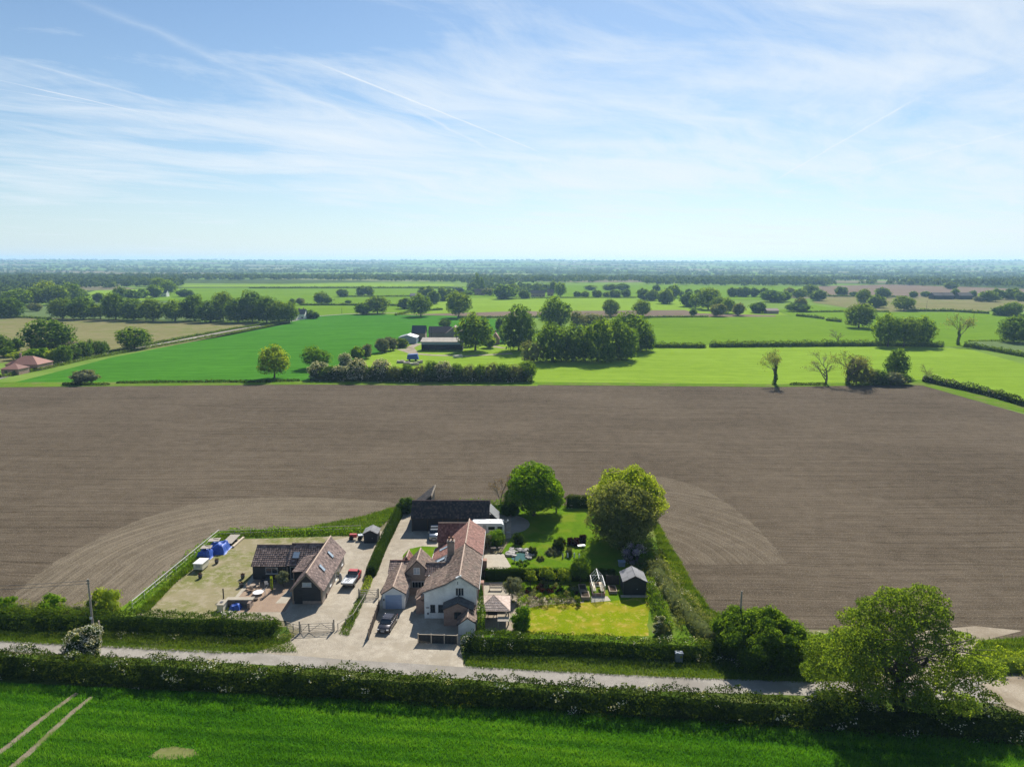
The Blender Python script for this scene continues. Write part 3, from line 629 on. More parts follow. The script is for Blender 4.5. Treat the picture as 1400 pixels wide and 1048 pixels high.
# ------------------------------------------------------------------ roofs, walls, openings
def tiles(mb, A, B, Cc, D, tw, th, rng, lift=.055, hump=.04, wob=0.0, sag=0.0):
    A, B, Cc, D = map(Vector, (A, B, Cc, D)); nrm = (B - A).cross(D - A)
    if nrm.length < 1e-5: nrm = (B - A).cross(Cc - A)
    nrm.normalize(); nrm = nrm if nrm.z > 0 else -nrm
    rows = max(1, round(max((D - A).length, (Cc - B).length) / th)); W0 = max((B - A).length, (Cc - D).length)
    for r in range(rows):
        v0, v1 = r / rows, min(1, (r + 1.08) / rows); l0, r0 = A.lerp(D, v0), B.lerp(Cc, v0); l1, r1 = A.lerp(D, v1), B.lerp(Cc, v1)
        nc = max(1, round(max((r0 - l0).length, (r1 - l1).length) / tw))
        for c in range(nc):
            a = min(1, max(0, .5 + rng.gauss(0, .30))); dz = rng.uniform(-wob, wob) + lift
            us = (c / nc, (c + .45) / nc, (c + 1) / nc); b = len(mb.v)
            for j, u in enumerate(us):
                h = hump if j == 1 else 0
                p = l0.lerp(r0, u) + nrm * (dz + h); mb.v.append(tuple(p))
            for j, u in enumerate(us):
                h = hump if j == 1 else 0
                p = l1.lerp(r1, u) + nrm * (h * .9 + .012); mb.v.append(tuple(p))
            for j, u in enumerate(us): mb.v.append(tuple(l0.lerp(r0, u) + nrm * .0))
            mb.face((b, b + 1, b + 4, b + 3), a); mb.face((b + 1, b + 2, b + 5, b + 4), a); mb.face((b + 6, b + 7, b + 1, b), a * .8); mb.face((b + 7, b + 8, b + 2, b + 1), a * .8)
RR = random.Random(5)
def roof(root, slopes, mat, under=None, tw=.3, th=.34, name='roof', ridges=(), hump=.04, wob=.008, thick=.10, rmat=None, ridge_r=.11):
    """roof deck (part) with the tile courses and ridge tiles as sub-parts"""
    d = MB()
    for q in slopes: d.slab([p for i, p in enumerate(q) if i == 0 or (Vector(p) - Vector(q[i - 1])).length > .01], thick)
    deck = d.build(name, under or M['wood_dark'], root); t = MB()
    for q in slopes: tiles(t, *q, tw, th, RR, hump=hump, wob=wob)
    tag(t.build('roof_tiles', mat, deck), kind='stuff')
    if ridges:
        for p0, p1 in ridges:
            p0, p1 = Vector(p0), Vector(p1); n = max(1, round((p1 - p0).length / .45)); dd = (p1 - p0) / n; rb = MB()
            for i in range(n): rb.tube(p0 + dd * i, p0 + dd * (i + 1.04), ridge_r * 1.08, ridge_r * .95, 7)
            rb.build('ridge_tile_row', rmat or M['ridge'], deck)
    return deck
def window(root, face, a, z0, w, h, at, mat=None, nx=2, ny=1, pane=None, name='window', depth=.06):
    """window in a wall: face 'y-' (towards the camera), 'x+', 'x-'; a = left edge, at = wall plane"""
    mb = MB(); pn = MB(); t = .07
    def bar(u0, u1, v0, v1, d0, d1, m=mb):
        if face == 'y-': m.bb(u0, u1, at - d1, at - d0, v0, v1)
        elif face == 'y+': m.bb(u0, u1, at + d0, at + d1, v0, v1)
        elif face == 'x+': m.bb(at + d0, at + d1, u0, u1, v0, v1)
        else: m.bb(at - d1, at - d0, u0, u1, v0, v1)
    bar(a, a + w, z0, z0 + t, -.02, depth); bar(a, a + w, z0 + h - t, z0 + h, -.02, depth)
    bar(a, a + t, z0 + t, z0 + h - t, -.02, depth); bar(a + w - t, a + w, z0 + t, z0 + h - t, -.02, depth)
    for i in range(1, nx): u = a + w * i / nx; bar(u - t * .4, u + t * .4, z0 + t, z0 + h - t, -.02, depth - .01)
    for i in range(1, ny): v = z0 + h * i / ny; bar(a + t, a + w - t, v - t * .3, v + t * .3, -.02, depth - .02)
    bar(a - .05, a + w + .05, z0 - .07, z0 - .003, -.02, depth + .06)
    o = mb.build(name, mat or M['frame_white'], root)
    bar(a + t, a + w - t, z0 + t, z0 + h - t, -.02, .02, pn); pn.build('pane', pane or M['glass'], o); return o
def skylight(root, c, ex, ey, w, h, pane=None):
    """roof window: centre, unit vectors across and up the slope"""
    c, ex, ey = Vector(c), Vector(ex).normalized(), Vector(ey).normalized(); n = ex.cross(ey); n = n if n.z > 0 else -n
    def q(m, w, h, z0, z1): m.slab([tuple(c + ex * (i * w / 2) + ey * (j * h / 2) + n * z1) for i, j in ((-1, -1), (1, -1), (1, 1), (-1, 1))], z1 - z0)
    a = MB(); q(a, w, h, -.02, .13); o = a.build('skylight', M['metal_dark'], root); b = MB(); q(b, w - .16, h - .16, .125, .16); b.build('pane', pane or M['glass_sky'], o)
def gable_roof_y(root, x0, xr, x1, ya, yb, ez0, rz, ez1, mat, ov=.22, ovg=.15, **kw):
    """slopes for a ridge that runs away from the camera, eaves at x0 and x1"""
    s0 = (rz - ez0) / (xr - x0); s1 = (rz - ez1) / (x1 - xr); ya -= ovg; yb += ovg
    L = [(x0 - ov, yb, ez0 - s0 * ov), (x0 - ov, ya, ez0 - s0 * ov), (xr, ya, rz), (xr, yb, rz)]
    Rr = [(x1 + ov, ya, ez1 - s1 * ov), (x1 + ov, yb, ez1 - s1 * ov), (xr, yb, rz), (xr, ya, rz)]
    up = .11; L = [(a, b, c + up) for a, b, c in L]; Rr = [(a, b, c + up) for a, b, c in Rr]
    return roof(root, [L, Rr], mat, ridges=[((xr, ya, rz + up + .05), (xr, yb, rz + up + .05))], **kw)
def gable_roof_x(root, x0, x1, ya, yr, yb, eza, rz, ezb, mat, ov=.22, ovg=.15, **kw):
    s0 = (rz - eza) / (yr - ya); s1 = (rz - ezb) / (yb - yr); x0 -= ovg; x1 += ovg; up = .11
    F = [(x0, ya - ov, eza - s0 * ov + up), (x1, ya - ov, eza - s0 * ov + up), (x1, yr, rz + up), (x0, yr, rz + up)]
    B = [(x1, yb + ov, ezb - s1 * ov + up), (x0, yb + ov, ezb - s1 * ov + up), (x0, yr, rz + up), (x1, yr, rz + up)]
    return roof(root, [F, B], mat, ridges=[((x0, yr, rz + up + .05), (x1, yr, rz + up + .05))], **kw)

# ------------------------------------------------------------------ the white cottage with its brick wings
def cottage():
    r = thing('cottage', 'long cottage with white rendered gable, old pantile roof and brick wings behind the parking court', 'house', (-8.6, 104, 0))
    w = MB(); w.prism([(-12.35, 0), (-4.95, 0), (-4.95, 4.75), (-7.3, 6.35), (-9.4, 5.1), (-12.35, 4.0)], 'y', 94.07, 99.5); w.build('wall', M['render_white'], r)
    w = MB(); w.prism([(-10.0, 0), (-4.95, 0), (-4.95, 4.75), (-7.3, 6.35), (-10.0, 4.75)], 'y', 99.5, 105); w.build('wall', M['brick'], r)
    w = MB(); w.prism([(-10.0, 0), (-4.85, 0), (-4.85, 4.8), (-7.25, 6.5), (-10.0, 4.5)], 'y', 105, 115.6); w.build('wall', M['brick'], r)
    # main roof: old pantiles in front, newer red ones behind; the left slope sweeps out over the front room
    up = .12; ya, yj, yb = 93.85, 105.2, 115.9
    roof(r, [[(-4.62, ya, 4.53 + up), (-4.62, yj, 4.6 + up), (-7.3, yj, 6.42 + up), (-7.3, ya, 6.35 + up)],
             [(-9.4, 99.9, 5.1 + up), (-9.4, ya, 5.1 + up), (-7.3, ya, 6.35 + up), (-7.3, 99.9, 6.35 + up)],
             [(-12.6, 98.2, 3.92 + up), (-12.6, ya, 3.92 + up), (-9.4, ya, 5.1 + up), (-9.4, 99.9, 5.1 + up)],
             [(-10.0, yj, 4.72 + up), (-10.0, 99.9, 4.72 + up), (-7.3, 99.9, 6.35 + up), (-7.3, yj, 6.42 + up)],
             [(-10.3, 101.6, 4.55 + up), (-12.6, 98.2, 3.92 + up), (-9.4, 99.9, 5.1 + up), (-9.4, 101.6, 5.1 + up)]],
         M['tile_old'], ridges=[((-7.3, ya, 6.55), (-7.3, yj, 6.60))], wob=.03, hump=.05)
    roof(r, [[(-4.5, yj, 4.62 + up), (-4.5, yb, 4.62 + up), (-7.2, yb, 6.52 + up), (-7.2, yj, 6.52 + up)],
             [(-9.8, 113.2, 4.68 + up), (-9.8, yj, 4.68 + up), (-7.2, yj, 6.52 + up), (-7.2, 115.0, 6.52 + up)]],
         M['tile_red'], ridges=[((-7.2, yj, 6.72), (-7.2, yb, 6.72))])
    # cross wing at the back
    w = MB(); w.prism([(112.6, 0), (117.2, 0), (117.2, 4.2), (114.9, 6.1), (112.6, 4.0)], 'x', -12.3, -7.25); w.build('wall', M['brick'], r)
    gable_roof_x(r, -12.3, -7.3, 112.6, 114.95, 117.2, 4.0, 6.2, 4.1, M['tile_red'])
    # single storey aisle with roof windows
    w = MB(); w.prism([(-12.5, 0), (-9.7, 0), (-9.7, 4.25), (-12.5, 2.75)], 'y', 104.6, 112.6); w.build('wall', M['brick'], r)
    roof(r, [[(-12.75, 112.55, 2.75), (-12.75, 107.1, 2.75), (-9.65, 107.1, 4.40), (-9.65, 112.55, 4.40)]], M['tile_red'])
    roof(r, [[(-12.75, 107.1, 2.72), (-12.75, 104.5, 2.72), (-9.65, 104.5, 4.37), (-9.65, 107.1, 4.37)]], M['slate'], hump=0)
    f = MB(); f.bb(-12.86, -12.72, 104.5, 112.6, 2.52, 2.74); f.build('fascia_board', M['frame_white'], r)
    for y in (110.2, 105.7): skylight(r, (-11.1, y, 3.62), (0, 1, 0), (3.1, 0, 1.65), .85, 1.5, M['glass_sky'])
    # big brick stack with two pots
    c = MB(); c.bb(-9.9, -8.85, 103.8, 104.75, 3.5, 7.35); c.bb(-9.97, -8.78, 103.73, 104.82, 7.35, 7.5); c.bb(-9.9, -8.85, 103.8, 104.75, 7.5, 7.62)
    ch = c.build('chimney', M['brick_grey'], r)
    for x in (-9.65, -9.12):
        p = MB(); p.lathe(x, 104.3, [(.15, 7.62), (.13, 8.0), (.17, 8.06), (.12, 8.12)], 10); p.build('chimney_pot', M['terracotta'], ch)
    # white barge cap at the gable top, wall anchors and name plate
    b = MB(); b.slab([(-7.85, 93.7, 6.30), (-7.85, 94.0, 6.30), (-7.1, 94.0, 6.66), (-7.1, 93.7, 6.66)], .16); b.build('verge_cap', M['white'], r)
    b = MB(); b.slab([(-12.55, 93.82, 3.98), (-12.55, 93.9, 3.98), (-9.4, 93.9, 5.12), (-9.4, 93.82, 5.12)], .14); b.slab([(-9.4, 93.82, 5.12), (-9.4, 93.9, 5.12), (-7.3, 93.9, 6.4), (-7.3, 93.82, 6.4)], .14)
    b.slab([(-7.3, 93.82, 6.4), (-7.3, 93.9, 6.4), (-4.65, 93.9, 4.6), (-4.65, 93.82, 4.6)], .14); b.build('bargeboard', M['frame_grey'], r)
    window(r, 'y-', -7.92, 3.45, 1.2, 1.25, 94.07, M['frame_white'], 3, 1)
    window(r, 'y-', -11.5, 1.0, .68, 1.1, 94.07, M['metal_dark'], 2, 2); window(r, 'y-', -10.38, 1.0, .72, 1.1, 94.07, M['metal_dark'], 2, 2)
    a = MB(); a.bb(-7.62, -7.54, 94.0, 94.06, 5.2, 5.6); a.build('wall_anchor', M['metal_dark'], r)
    a = MB(); a.bb(-12.1, -11.65, 94.0, 94.06, 1.62, 1.72); a.build('name_plate', M['metal_dark'], r)
    a = MB(); a.lathe(-11.85, 93.98, [(.12, .72), (.14, .8), (.12, .9)], 8); a.build('meter_box', M['metal_dark'], r)
    for y, z in ((97, 3.1), (101.5, 3.1), (107, 3.2), (111, 3.2), (97.6, .9), (108.5, .9)): window(r, 'x+', y, z, 1.1, 1.1, -4.95 if y < 105 else -4.85, M['frame_white'], 2)
    window(r, 'x-', 95.2, 1.1, 1.0, 1.1, -12.35, M['frame_white'], 2)
    # brick porch with slate roof
    w = MB(); w.prism([(-9.4, 0), (-5.5, 0), (-5.5, 2.4), (-7.45, 3.3), (-9.4, 2.45)], 'y', 91.95, 94.05); po = w.build('porch', M['brick'], r)
    window(r, 'y-', -7.95, 1.15, 1.0, .95, 91.95, M['wood_dark'], 2)
    gable_roof_y(r, -9.4, -7.45, -5.5, 92.0, 93.9, 2.45, 3.35, 2.4, M['slate'], ov=.2, hump=0, rmat=M['slate'], name='porch_roof')
    # small white store in front of the porch
    w = MB(); w.prism([(-7.2, 0), (-4.95, 0), (-4.95, 1.75), (-6.0, 2.35), (-7.2, 1.5)], 'y', 89.6, 91.9); w.build('store', M['render_white'], r)
    gable_roof_y(r, -7.2, -5.95, -4.95, 89.6, 94.6, 1.5, 2.42, 1.75, M['tile_old'], name='store_roof')
    # rounded tiled lean-to at the left
    w = MB(); w.prism([(-13.7, 0), (-12.37, 0), (-12.37, 3.0), (-13.7, 2.1)], 'y', 95.4, 98.4); w.build('lean_to', M['brick'], r)
    roof(r, [[(-13.9, 98.5, 2.1), (-13.9, 96.0, 2.0), (-12.36, 96.8, 3.25), (-12.36, 98.5, 3.25)], [(-13.9, 96.0, 2.0), (-12.36, 95.0, 2.1), (-12.36, 96.8, 3.25), (-12.36, 96.8, 3.25)]], M['tile_old'])
    # middle brick gable
    w = MB(); w.prism([(-16.25, 0), (-12.6, 0), (-12.6, 3.15), (-14.45, 4.95), (-16.25, 3.0)], 'y', 102.5, 107.0); w.build('wall', M['brick_grey'], r)
    gable_roof_y(r, -16.25, -14.45, -12.6, 102.5, 107.0, 3.05, 4.95, 3.15, M['tile_old'], ov=.3)
    window(r, 'y-', -15.0, 2.85, .95, 1.0, 102.5, M['frame_white'], 2, 1, M['glass_sky'])
    window(r, 'y-', -15.3, .15, 1.9, 1.5, 102.5, M['frame_white'], 4)
    # link roof between brick gable and cottage
    w = MB(); w.prism([(101.7, 0), (105.0, 0), (105, 3.2), (103.4, 4.1), (101.7, 3.0)], 'x', -12.6, -10.0); w.build('wall', M['brick_grey'], r)
    gable_roof_x(r, -13.2, -9.9, 101.7, 103.4, 105.0, 3.0, 4.15, 3.2, M['tile_barn'], ovg=0)
    # garage
    w = MB(); w.prism([(-18.8, 0), (-15.56, 0), (-15.56, 2.38), (-17.2, 3.32), (-18.8, 2.3)], 'y', 96.94, 105.0); w.build('garage', M['garage_white'], r)
    gable_roof_y(r, -18.8, -17.2, -15.56, 96.94, 105.0, 2.3, 3.32, 2.38, M['tile_old'], name='garage_roof')
    g = MB(); g.bb(-18.38, -16.0, 96.86, 96.95, .02, 2.12); gd = g.build('garage_door', M['door_blue'], r); g = MB()
    for k in range(1, 6): g.bb(-18.36, -16.02, 96.83, 96.858, .02 + k * .35 - .02, .02 + k * .35)
    g.build('door_ribs', M['door_blue'], gd)
    l = MB(); l.bb(-18.68, -18.52, 96.78, 96.94, 1.3, 1.6); l.build('wall_lamp', M['metal_dark'], r)
    # low link with dark front slope behind the garage and a small red gable on it
    w = MB(); w.prism([(104.2, 0), (108.6, 0), (108.6, 2.4), (106.3, 3.2), (104.2, 2.3)], 'x', -19.1, -16.3); w.build('wall', M['brick'], r)
    gable_roof_x(r, -19.1, -16.2, 104.2, 106.2, 108.6, 2.25, 3.25, 2.3, M['tile_barn'], rmat=M['tile_red'])
    w = MB(); w.prism([(-17.4, 2.4), (-15.9, 2.4), (-16.65, 3.6)], 'y', 106.6, 109.2); w.build('dormer', M['brick'], r)
    gable_roof_y(r, -17.4, -16.65, -15.9, 106.5, 109.2, 2.6, 3.7, 2.6, M['tile_red'], name='dormer_roof')
    # garden wall and door between garage and lean-to, outside stack on the garden side
    w = MB(); w.bb(-15.5, -12.8, 101.2, 101.35, 0, 1.2); w.build('garden_wall', M['brick_grey'], r)
    c = MB(); c.bb(-4.93, -4.1, 97.4, 98.2, 0, 3.7); c.bb(-4.93, -4.04, 97.34, 98.26, 3.7, 3.85); c.build('chimney', M['brick'], r)
    c = MB(); c.bb(-4.84, -4.0, 108.0, 109.0, 0, 2.6); c.build('outside_bin_store', M['brick'], r)
    g = MB(); g.tube((-4.55, 93.9, 4.5), (-4.45, 115.9, 4.5), .06, n=6); g.tube((-4.87, 93.95, 4.45), (-4.87, 93.95, .1), .045); g.build('gutter', M['metal_dark'], r)
cottage()

# ------------------------------------------------------------------ the black cart shed behind
def black_barn():
    r = thing('cart_shed', 'long low black cart shed with dark tiled roof behind the cottage', 'barn', (-11, 130, 0)); x0, x1, y = -18.8, -4.3, 127.3
    w = MB(); w.bb(x0, x1, y + .1, y + 6.6, 0, 2.62); w.prism([(y + .1, 2.62), (y + 6.6, 2.62), (y + 2.45, 4.98)], 'x', x0 + .02, x1 - .02); w.build('wall', M['board_black'], r)
    gable_roof_x(r, x0, x1, y, y + 2.45, y + 6.7, 2.62, 5.05, 2.7, M['tile_black'], rmat=M['tile_barn'])
    for i in range(6): w = MB(); xx = x0 + .15 + i * (x1 - x0 - .3) / 5; w.bb(xx - .1, xx + .1, y - .12, y + .06, 0, 2.5); w.build('post', M['wood_dark'], r)
    for i in range(5): w = MB(); a = x0 + .35 + i * (x1 - x0 - .3) / 5; w.bb(a, a + 2.3, y + .02, y + .08, .05, 2.3); w.build('door', M['board_black'], r)
    # wing running back, and pale sheet lean-to at the right end
    w = MB(); w.prism([(-18.9, 0), (-15.45, 0), (-15.45, 5.75), (-18.9, 2.9)], 'y', y + 3.4, y + 9.5); w.build('wall', M['board_black'], r)
    roof(r, [[(-19.1, y + 9.7, 2.9), (-19.1, y + 3.2, 2.9), (-15.3, y + 3.2, 6.0), (-15.3, y + 9.7, 6.0)]], M['tile_black'])
    w = MB(); w.bb(-15.42, -15.26, y + 3.15, y + 9.7, 5.6, 5.98); w.build('verge_board', M['wood_pale'], r)
    roof(r, [[(x1 + 1.9, y + .9, 1.8), (x1 + 1.9, y + 5.6, 1.8), (x1 + .05, y + 5.6, 3.6), (x1 + .05, y + .9, 3.6)]], M['tin'], hump=.02, tw=.4, th=1.2, name='lean_to_roof')
    w = MB(); w.bb(x1, x1 + 1.7, y + 1.1, y + 5.4, 0, 1.8); w.build('lean_to', M['board_black'], r)
black_barn()

# ------------------------------------------------------------------ the converted barn on the left plot
def left_barn():
    r = thing('barn_house', 'L-shaped black boarded barn conversion with brown pantile roofs on the left plot', 'house', (-31, 104, 0))
    xa, xb, y0 = -32.35, -28.0, 98.3; y1 = 112.2; xr = -30.15
    w = MB(); w.prism([(xa, .5), (xb, .5), (xb, 2.35), (xr, 4.75), (xa, 2.35)], 'y', y0, y1); w.build('wall', M['board_dark'], r)
    w = MB(); w.bb(xa - .04, xb + .04, y0 - .04, y1 + .04, 0, .5); w.build('plinth', M['brick_grey'], r)
    w = MB(); w.bb(xb + .004, xb + .035, y0 + .1, y1 - .1, .5, 2.2); w.build('side_cladding', M['board_grey'], r)
    up = .12
    gable_roof_y(r, xa, xr, xb, y0, y1, 2.35, 4.78, 2.35, M['tile_barn'], hump=.05, tw=.36, th=.38, ov=.32, ovg=.25, ridge_r=.13)
    b = MB()
    for s, xe in ((-1, xa - .3), (1, xb + .3)): b.slab([(xe, y0 - .32, 2.12), (xe, y0 - .26, 2.12), (xr, y0 - .26, 4.86), (xr, y0 - .32, 4.86)], .16)
    b.build('bargeboard', M['wood'], r)
    for s, x in ((0, xa + .06), (1, xb - .06)): w = MB(); w.bb(x - .09, x + .09, y0 - .1, y0 + .02, .0, 2.35); w.build('corner_post', M['wood'], r)
    window(r, 'y-', -30.85, 2.75, 1.35, .65, y0, M['frame_grey'], 2, 1, M['glass_sky'])
    w = MB(); w.bb(-32.1, -30.9, y0 - .07, y0 - .002, .05, 2.15); w.build('door', M['board_black'], r)
    for y in (102.5, 107.6):
        sy = Vector((xr - xb, 0, 4.78 - 2.35)).normalized(); c = Vector((xb, y, 2.35)).lerp(Vector((xr, y, 4.78)), .52); skylight(r, (c.x + .06, c.y, c.z + .12), (0, 1, 0), sy, .8, 1.3)
    for y, w_ in ((102.4, .9), (105.8, 2.2), (110, .9)): window(r, 'x+', y, .75 if w_ < 2 else .1, w_, 1.3 if w_ < 2 else 2.0, xb + .035, M['frame_white'], 2)
    # wing along X in two lengths, the left a little lower
    for (a, b_, rz, ym) in ((-41.2, -35.6, 4.35, 109.5), (-35.6, -31.2, 4.6, 109.4)):
        w = MB(); w.prism([(106.5, 0), (112.0, 0), (112.0, 2.4), (ym, rz), (106.5, 2.4)], 'x', a + .003, b_); w.build('wall', M['board_dark'], r)
    gable_roof_x(r, -41.2, -35.72, 106.5, 109.5, 112.0, 2.42, 4.4, 2.42, M['tile_barn'], hump=.05, tw=.36, th=.38, ov=.3, rmat=M['tile_barn']); gable_roof_x(r, -35.6, -30.3, 106.5, 109.5, 112.0, 2.55, 4.68, 2.55, M['tile_barn'], hump=.05, tw=.36, th=.38, ov=.3, rmat=M['tile_barn'], ovg=.08)
    sy = Vector((0, 3.0, 2.13)).normalized(); skylight(r, (-34.5, 107.7, 3.55), (1, 0, 0), sy, 1.15, 1.25)
    window(r, 'y-', -39.1, 1.0, 1.9, 1.05, 106.5, M['frame_grey'], 2); window(r, 'y-', -35.2, .1, 1.5, 2.1, 106.5, M['frame_grey'], 2)
    w = MB(); w.bb(-35.72, -35.58, 106.35, 106.49, 0, 2.6); w.build('corner_post', M['wood'], r)
    # canopy over the inner corner, a low gable off the left slope
    roof(r, [[(-34.1, 103.7, 2.5), (-32.3, 103.6, 2.7), (-31.2, 107.2, 4.0), (-33.2, 107.2, 3.5)]], M['tile_barn'], name='canopy')
    w = MB(); w.bb(-33.8, -32.4, 104.2, 106.5, 0, 2.5); w.build('entrance', M['board_dark'], r)
    w = MB(); w.bb(-33.95, -33.81, 103.9, 104.04, 0, 2.5); w.build('post', M['wood'], r)
left_barn()
# ------------------------------------------------------------------ vehicles
def loft(mb, secs, a=.5, mi=0, cap=True):
    b = len(mb.v); n = len(secs[0])
    for s in secs: mb.v += [tuple(p) for p in s]
    for k in range(len(secs) - 1):
        for i in range(n): j = (i + 1) % n; mb.face((b + k * n + i, b + (k + 1) * n + i, b + (k + 1) * n + j, b + k * n + j), a, mi)
    if cap: mb.face([b + i for i in range(n)], a, mi); mb.face([b + (len(secs) - 1) * n + i for i in reversed(range(n))], a, mi)
def ring(y, hw, z0, z1, r=.12, hw1=None):
    h1 = hw if hw1 is None else hw1
    return [(-hw + r * .5, y, z0), (hw - r * .5, y, z0), (hw, y, z0 + r), (hw, y, (z0 + z1) / 2), (h1, y, z1 - r), (h1 - r, y, z1), (-h1 + r, y, z1), (-h1, y, z1 - r), (-hw, y, (z0 + z1) / 2), (-hw, y, z0 + r)]
def wheel(r, x, y, rad=.33, w=.22):
    t = MB(); t.tube((x - w / 2, y, rad), (x + w / 2, y, rad), rad, n=16); o = t.build('wheel', M['rubber'], r, off=(0, 0, 0))
    s = 1 if x > 0 else -1; m = MB(); m.tube((x + s * w * .3, y, rad), (x + s * (w / 2 + .012), y, rad), rad * .62, rad * .55, 10); m.build('rim', M['metal'], o, off=(0, 0, 0))
def car(name, label, cat, x, y, rz, paint, h=1.45, L=4.3, w=.9, boxy=False):
    """nose towards local -y"""
    r = thing(name, label, cat, (x, y, .02), None, rz); z = (0, 0, 0); f = L / 4.3; k = h / 1.45
    b = MB(); st = [(-2.15, .60, .35, .62), (-2.05, .78, .25, .72), (-1.6, .88, .20, .83), (-.95, .90, .18, .93), (0, .90, .18, .95), (1.2, .90, .18, .97), (1.85, .86, .22, .95), (2.12, .76, .30, .86)]
    if boxy: st = [(-2.15, .74, .35, .85), (-2.0, .84, .3, .95), (-1.1, .9, .3, 1.02), (0, .9, .3, 1.02), (1.2, .9, .3, 1.02), (2.1, .88, .3, 1.02), (2.15, .85, .35, .98)]
    loft(b, [ring(y_ * f, hw * w / .9, z0, z1 * k, .10) for y_, hw, z0, z1 in st]); body = b.build('body', paint, r, off=z, sm=True)
    g = MB(); gs = [(-1.05, .74, .90, .97), (-.35, .72, .90, 1.36), (.15, .70, .90, 1.41), (1.0, .69, .90, 1.38), (1.55, .68, .92, 1.22), (1.95, .70, .92, 1.0)]
    if boxy: gs = [(-1.15, .8, .95, 1.05), (-.7, .76, .95, 1.40), (0, .74, .95, 1.43), (1.9, .74, .95, 1.42), (2.08, .78, .95, 1.1)]
    loft(g, [ring(y_ * f, .80 * w / .9, z0 * k, z1 * k, .06, hw * w / .9) for y_, hw, z0, z1 in gs]); g.build('windows', M['glass'], r, off=z)
    t = MB(); ts = [q for q in gs if q[3] > 1.3]; y0, y1 = ts[0][0] - .05, ts[-1][0] + .12
    t.slab([(-.62 * w / .9, y0 * f, 1.39 * k), (.62 * w / .9, y0 * f, 1.39 * k), (.62 * w / .9, y1 * f, 1.41 * k), (-.62 * w / .9, y1 * f, 1.41 * k)], .04); t.slab([(-.66 * w / .9, (y0 + .3) * f, 1.425 * k), (.66 * w / .9, (y0 + .3) * f, 1.425 * k), (.66 * w / .9, (y1 - .1) * f, 1.425 * k), (-.66 * w / .9, (y1 - .1) * f, 1.425 * k)], .05)
    for s in (-1, 1):                                  # pillars
        for a, c_ in (((.78, -1.05, .95), (.66, -.36, 1.38)), ((.80, .15, .95), (.68, .15, 1.39)), ((.79, 1.2, .96), (.66, 1.15, 1.37)), ((.76, 1.95, .97), (.64, 1.5, 1.28))):
            t.tube((s * a[0] * w / .9, a[1] * f, a[2] * k), (s * c_[0] * w / .9, c_[1] * f, c_[2] * k), .035, n=4)
    t.build('roof', paint, r, off=z)
    for s in (-1, 1):
        for yy in (-1.32, 1.32): wheel(r, s * (w - .1), yy * f)
        m = MB(); m.box(s * .66 * w / .9, -2.09 * f, .64 * k, .30, .10, .13); m.build('headlight', M['white'], r, off=z)
        m = MB(); m.box(s * .72 * w / .9, 2.09 * f, .80 * k, .22, .08, .12); m.build('tail_light', M['red_paint'], r, off=z)
        m = MB(); m.box(s * (w + .08), -.78 * f, 1.0 * k, .18, .10, .12); m.build('wing_mirror', paint, r, off=z)
    m = MB(); m.box(0, -2.17 * f, .42, .52, .03, .12); m.build('number_plate', M['white'], r, off=z)
    m = MB(); m.box(0, -2.14 * f, .60 * k, .7, .05, .14); m.build('grille', M['metal_dark'], r, off=z)
    return r
car('car', 'dark grey hatchback parked on gravel in front of the garage', 'car', -17.2, 91.7, R(-9), M['car_grey'], L=4.2)
car('car', 'pale car with light roof parked in front of the black cart shed', 'car', -14.2, 124.2, R(4), M['car_silver'], h=1.75, L=4.2, boxy=True)
def pickup():
    r = thing('flatbed_truck', 'red cab flatbed truck parked beside the barn conversion', 'truck', (-25.2, 105.6, .02), None, R(176)); z = (0, 0, 0)
    b = MB(); loft(b, [ring(y_, hw, z0, z1, .08) for y_, hw, z0, z1 in ((-2.6, .74, .4, .95), (-2.45, .84, .35, 1.02), (-1.7, .88, .35, 1.1), (-1.5, .88, .35, 1.15), (-.3, .88, .35, 1.15))]); b.build('cab', M['red_paint'], r, off=z)
    g = MB(); loft(g, [ring(y_, .82, 1.05, z1, .06, hw) for y_, hw, z1 in ((-1.7, .78, 1.15), (-1.2, .72, 1.62), (-.45, .72, 1.66), (-.3, .76, 1.5))]); g.build('cab_windows', M['glass'], r, off=z)
    t = MB(); t.bb(-.70, .70, -1.25, -.42, 1.62, 1.69); [t.tube((s * .82, -1.68, 1.1), (s * .70, -1.2, 1.64), .04, n=4) and t.tube((s * .8, -.34, 1.1), (s * .7, -.42, 1.64), .05, n=4) for s in (-1, 1)]; t.build('cab_roof', M['red_paint'], r, off=z)
    d = MB(); d.bb(-.95, .95, -.2, 2.7, .82, .92); d.build('load_bed', M['metal'], r, off=z)
    for (a, b_, c_, e) in ((-.97, -.92, -.2, 2.7), (.92, .97, -.2, 2.7), (-.92, .92, -.2, -.15), (-.92, .92, 2.65, 2.7)): s = MB(); s.bb(a, b_, c_, e, .92, 1.22 if e - c_ > .2 or c_ < 0 else 1.1); s.build('side_board', M['tin'], r, off=z)
    c = MB(); c.bb(-.35, .35, -2.5, 2.6, .45, .62); c.build('chassis', M['metal_dark'], r, off=z)
    for s in (-1, 1):
        for yy in (-1.75, 1.6): wheel(r, s * .80, yy, .36, .22)
        m = MB(); m.box(s * .66, -2.6, .75, .26, .06, .14); m.build('headlight', M['white'], r, off=z)
    m = MB(); m.tube((.1, .4, .98), (.55, 1.6, 1.05), .05); m.tube((-.3, .2, .98), (.2, 1.8, 1.0), .05); tag(m.build('pole', M['metal'], None), 'pair of metal poles lying on the truck bed', 'poles')
    bpy.data.objects['pole'].location = (-25.2, 105.6, .02); bpy.data.objects['pole'].rotation_euler = (0, 0, R(176))
pickup()
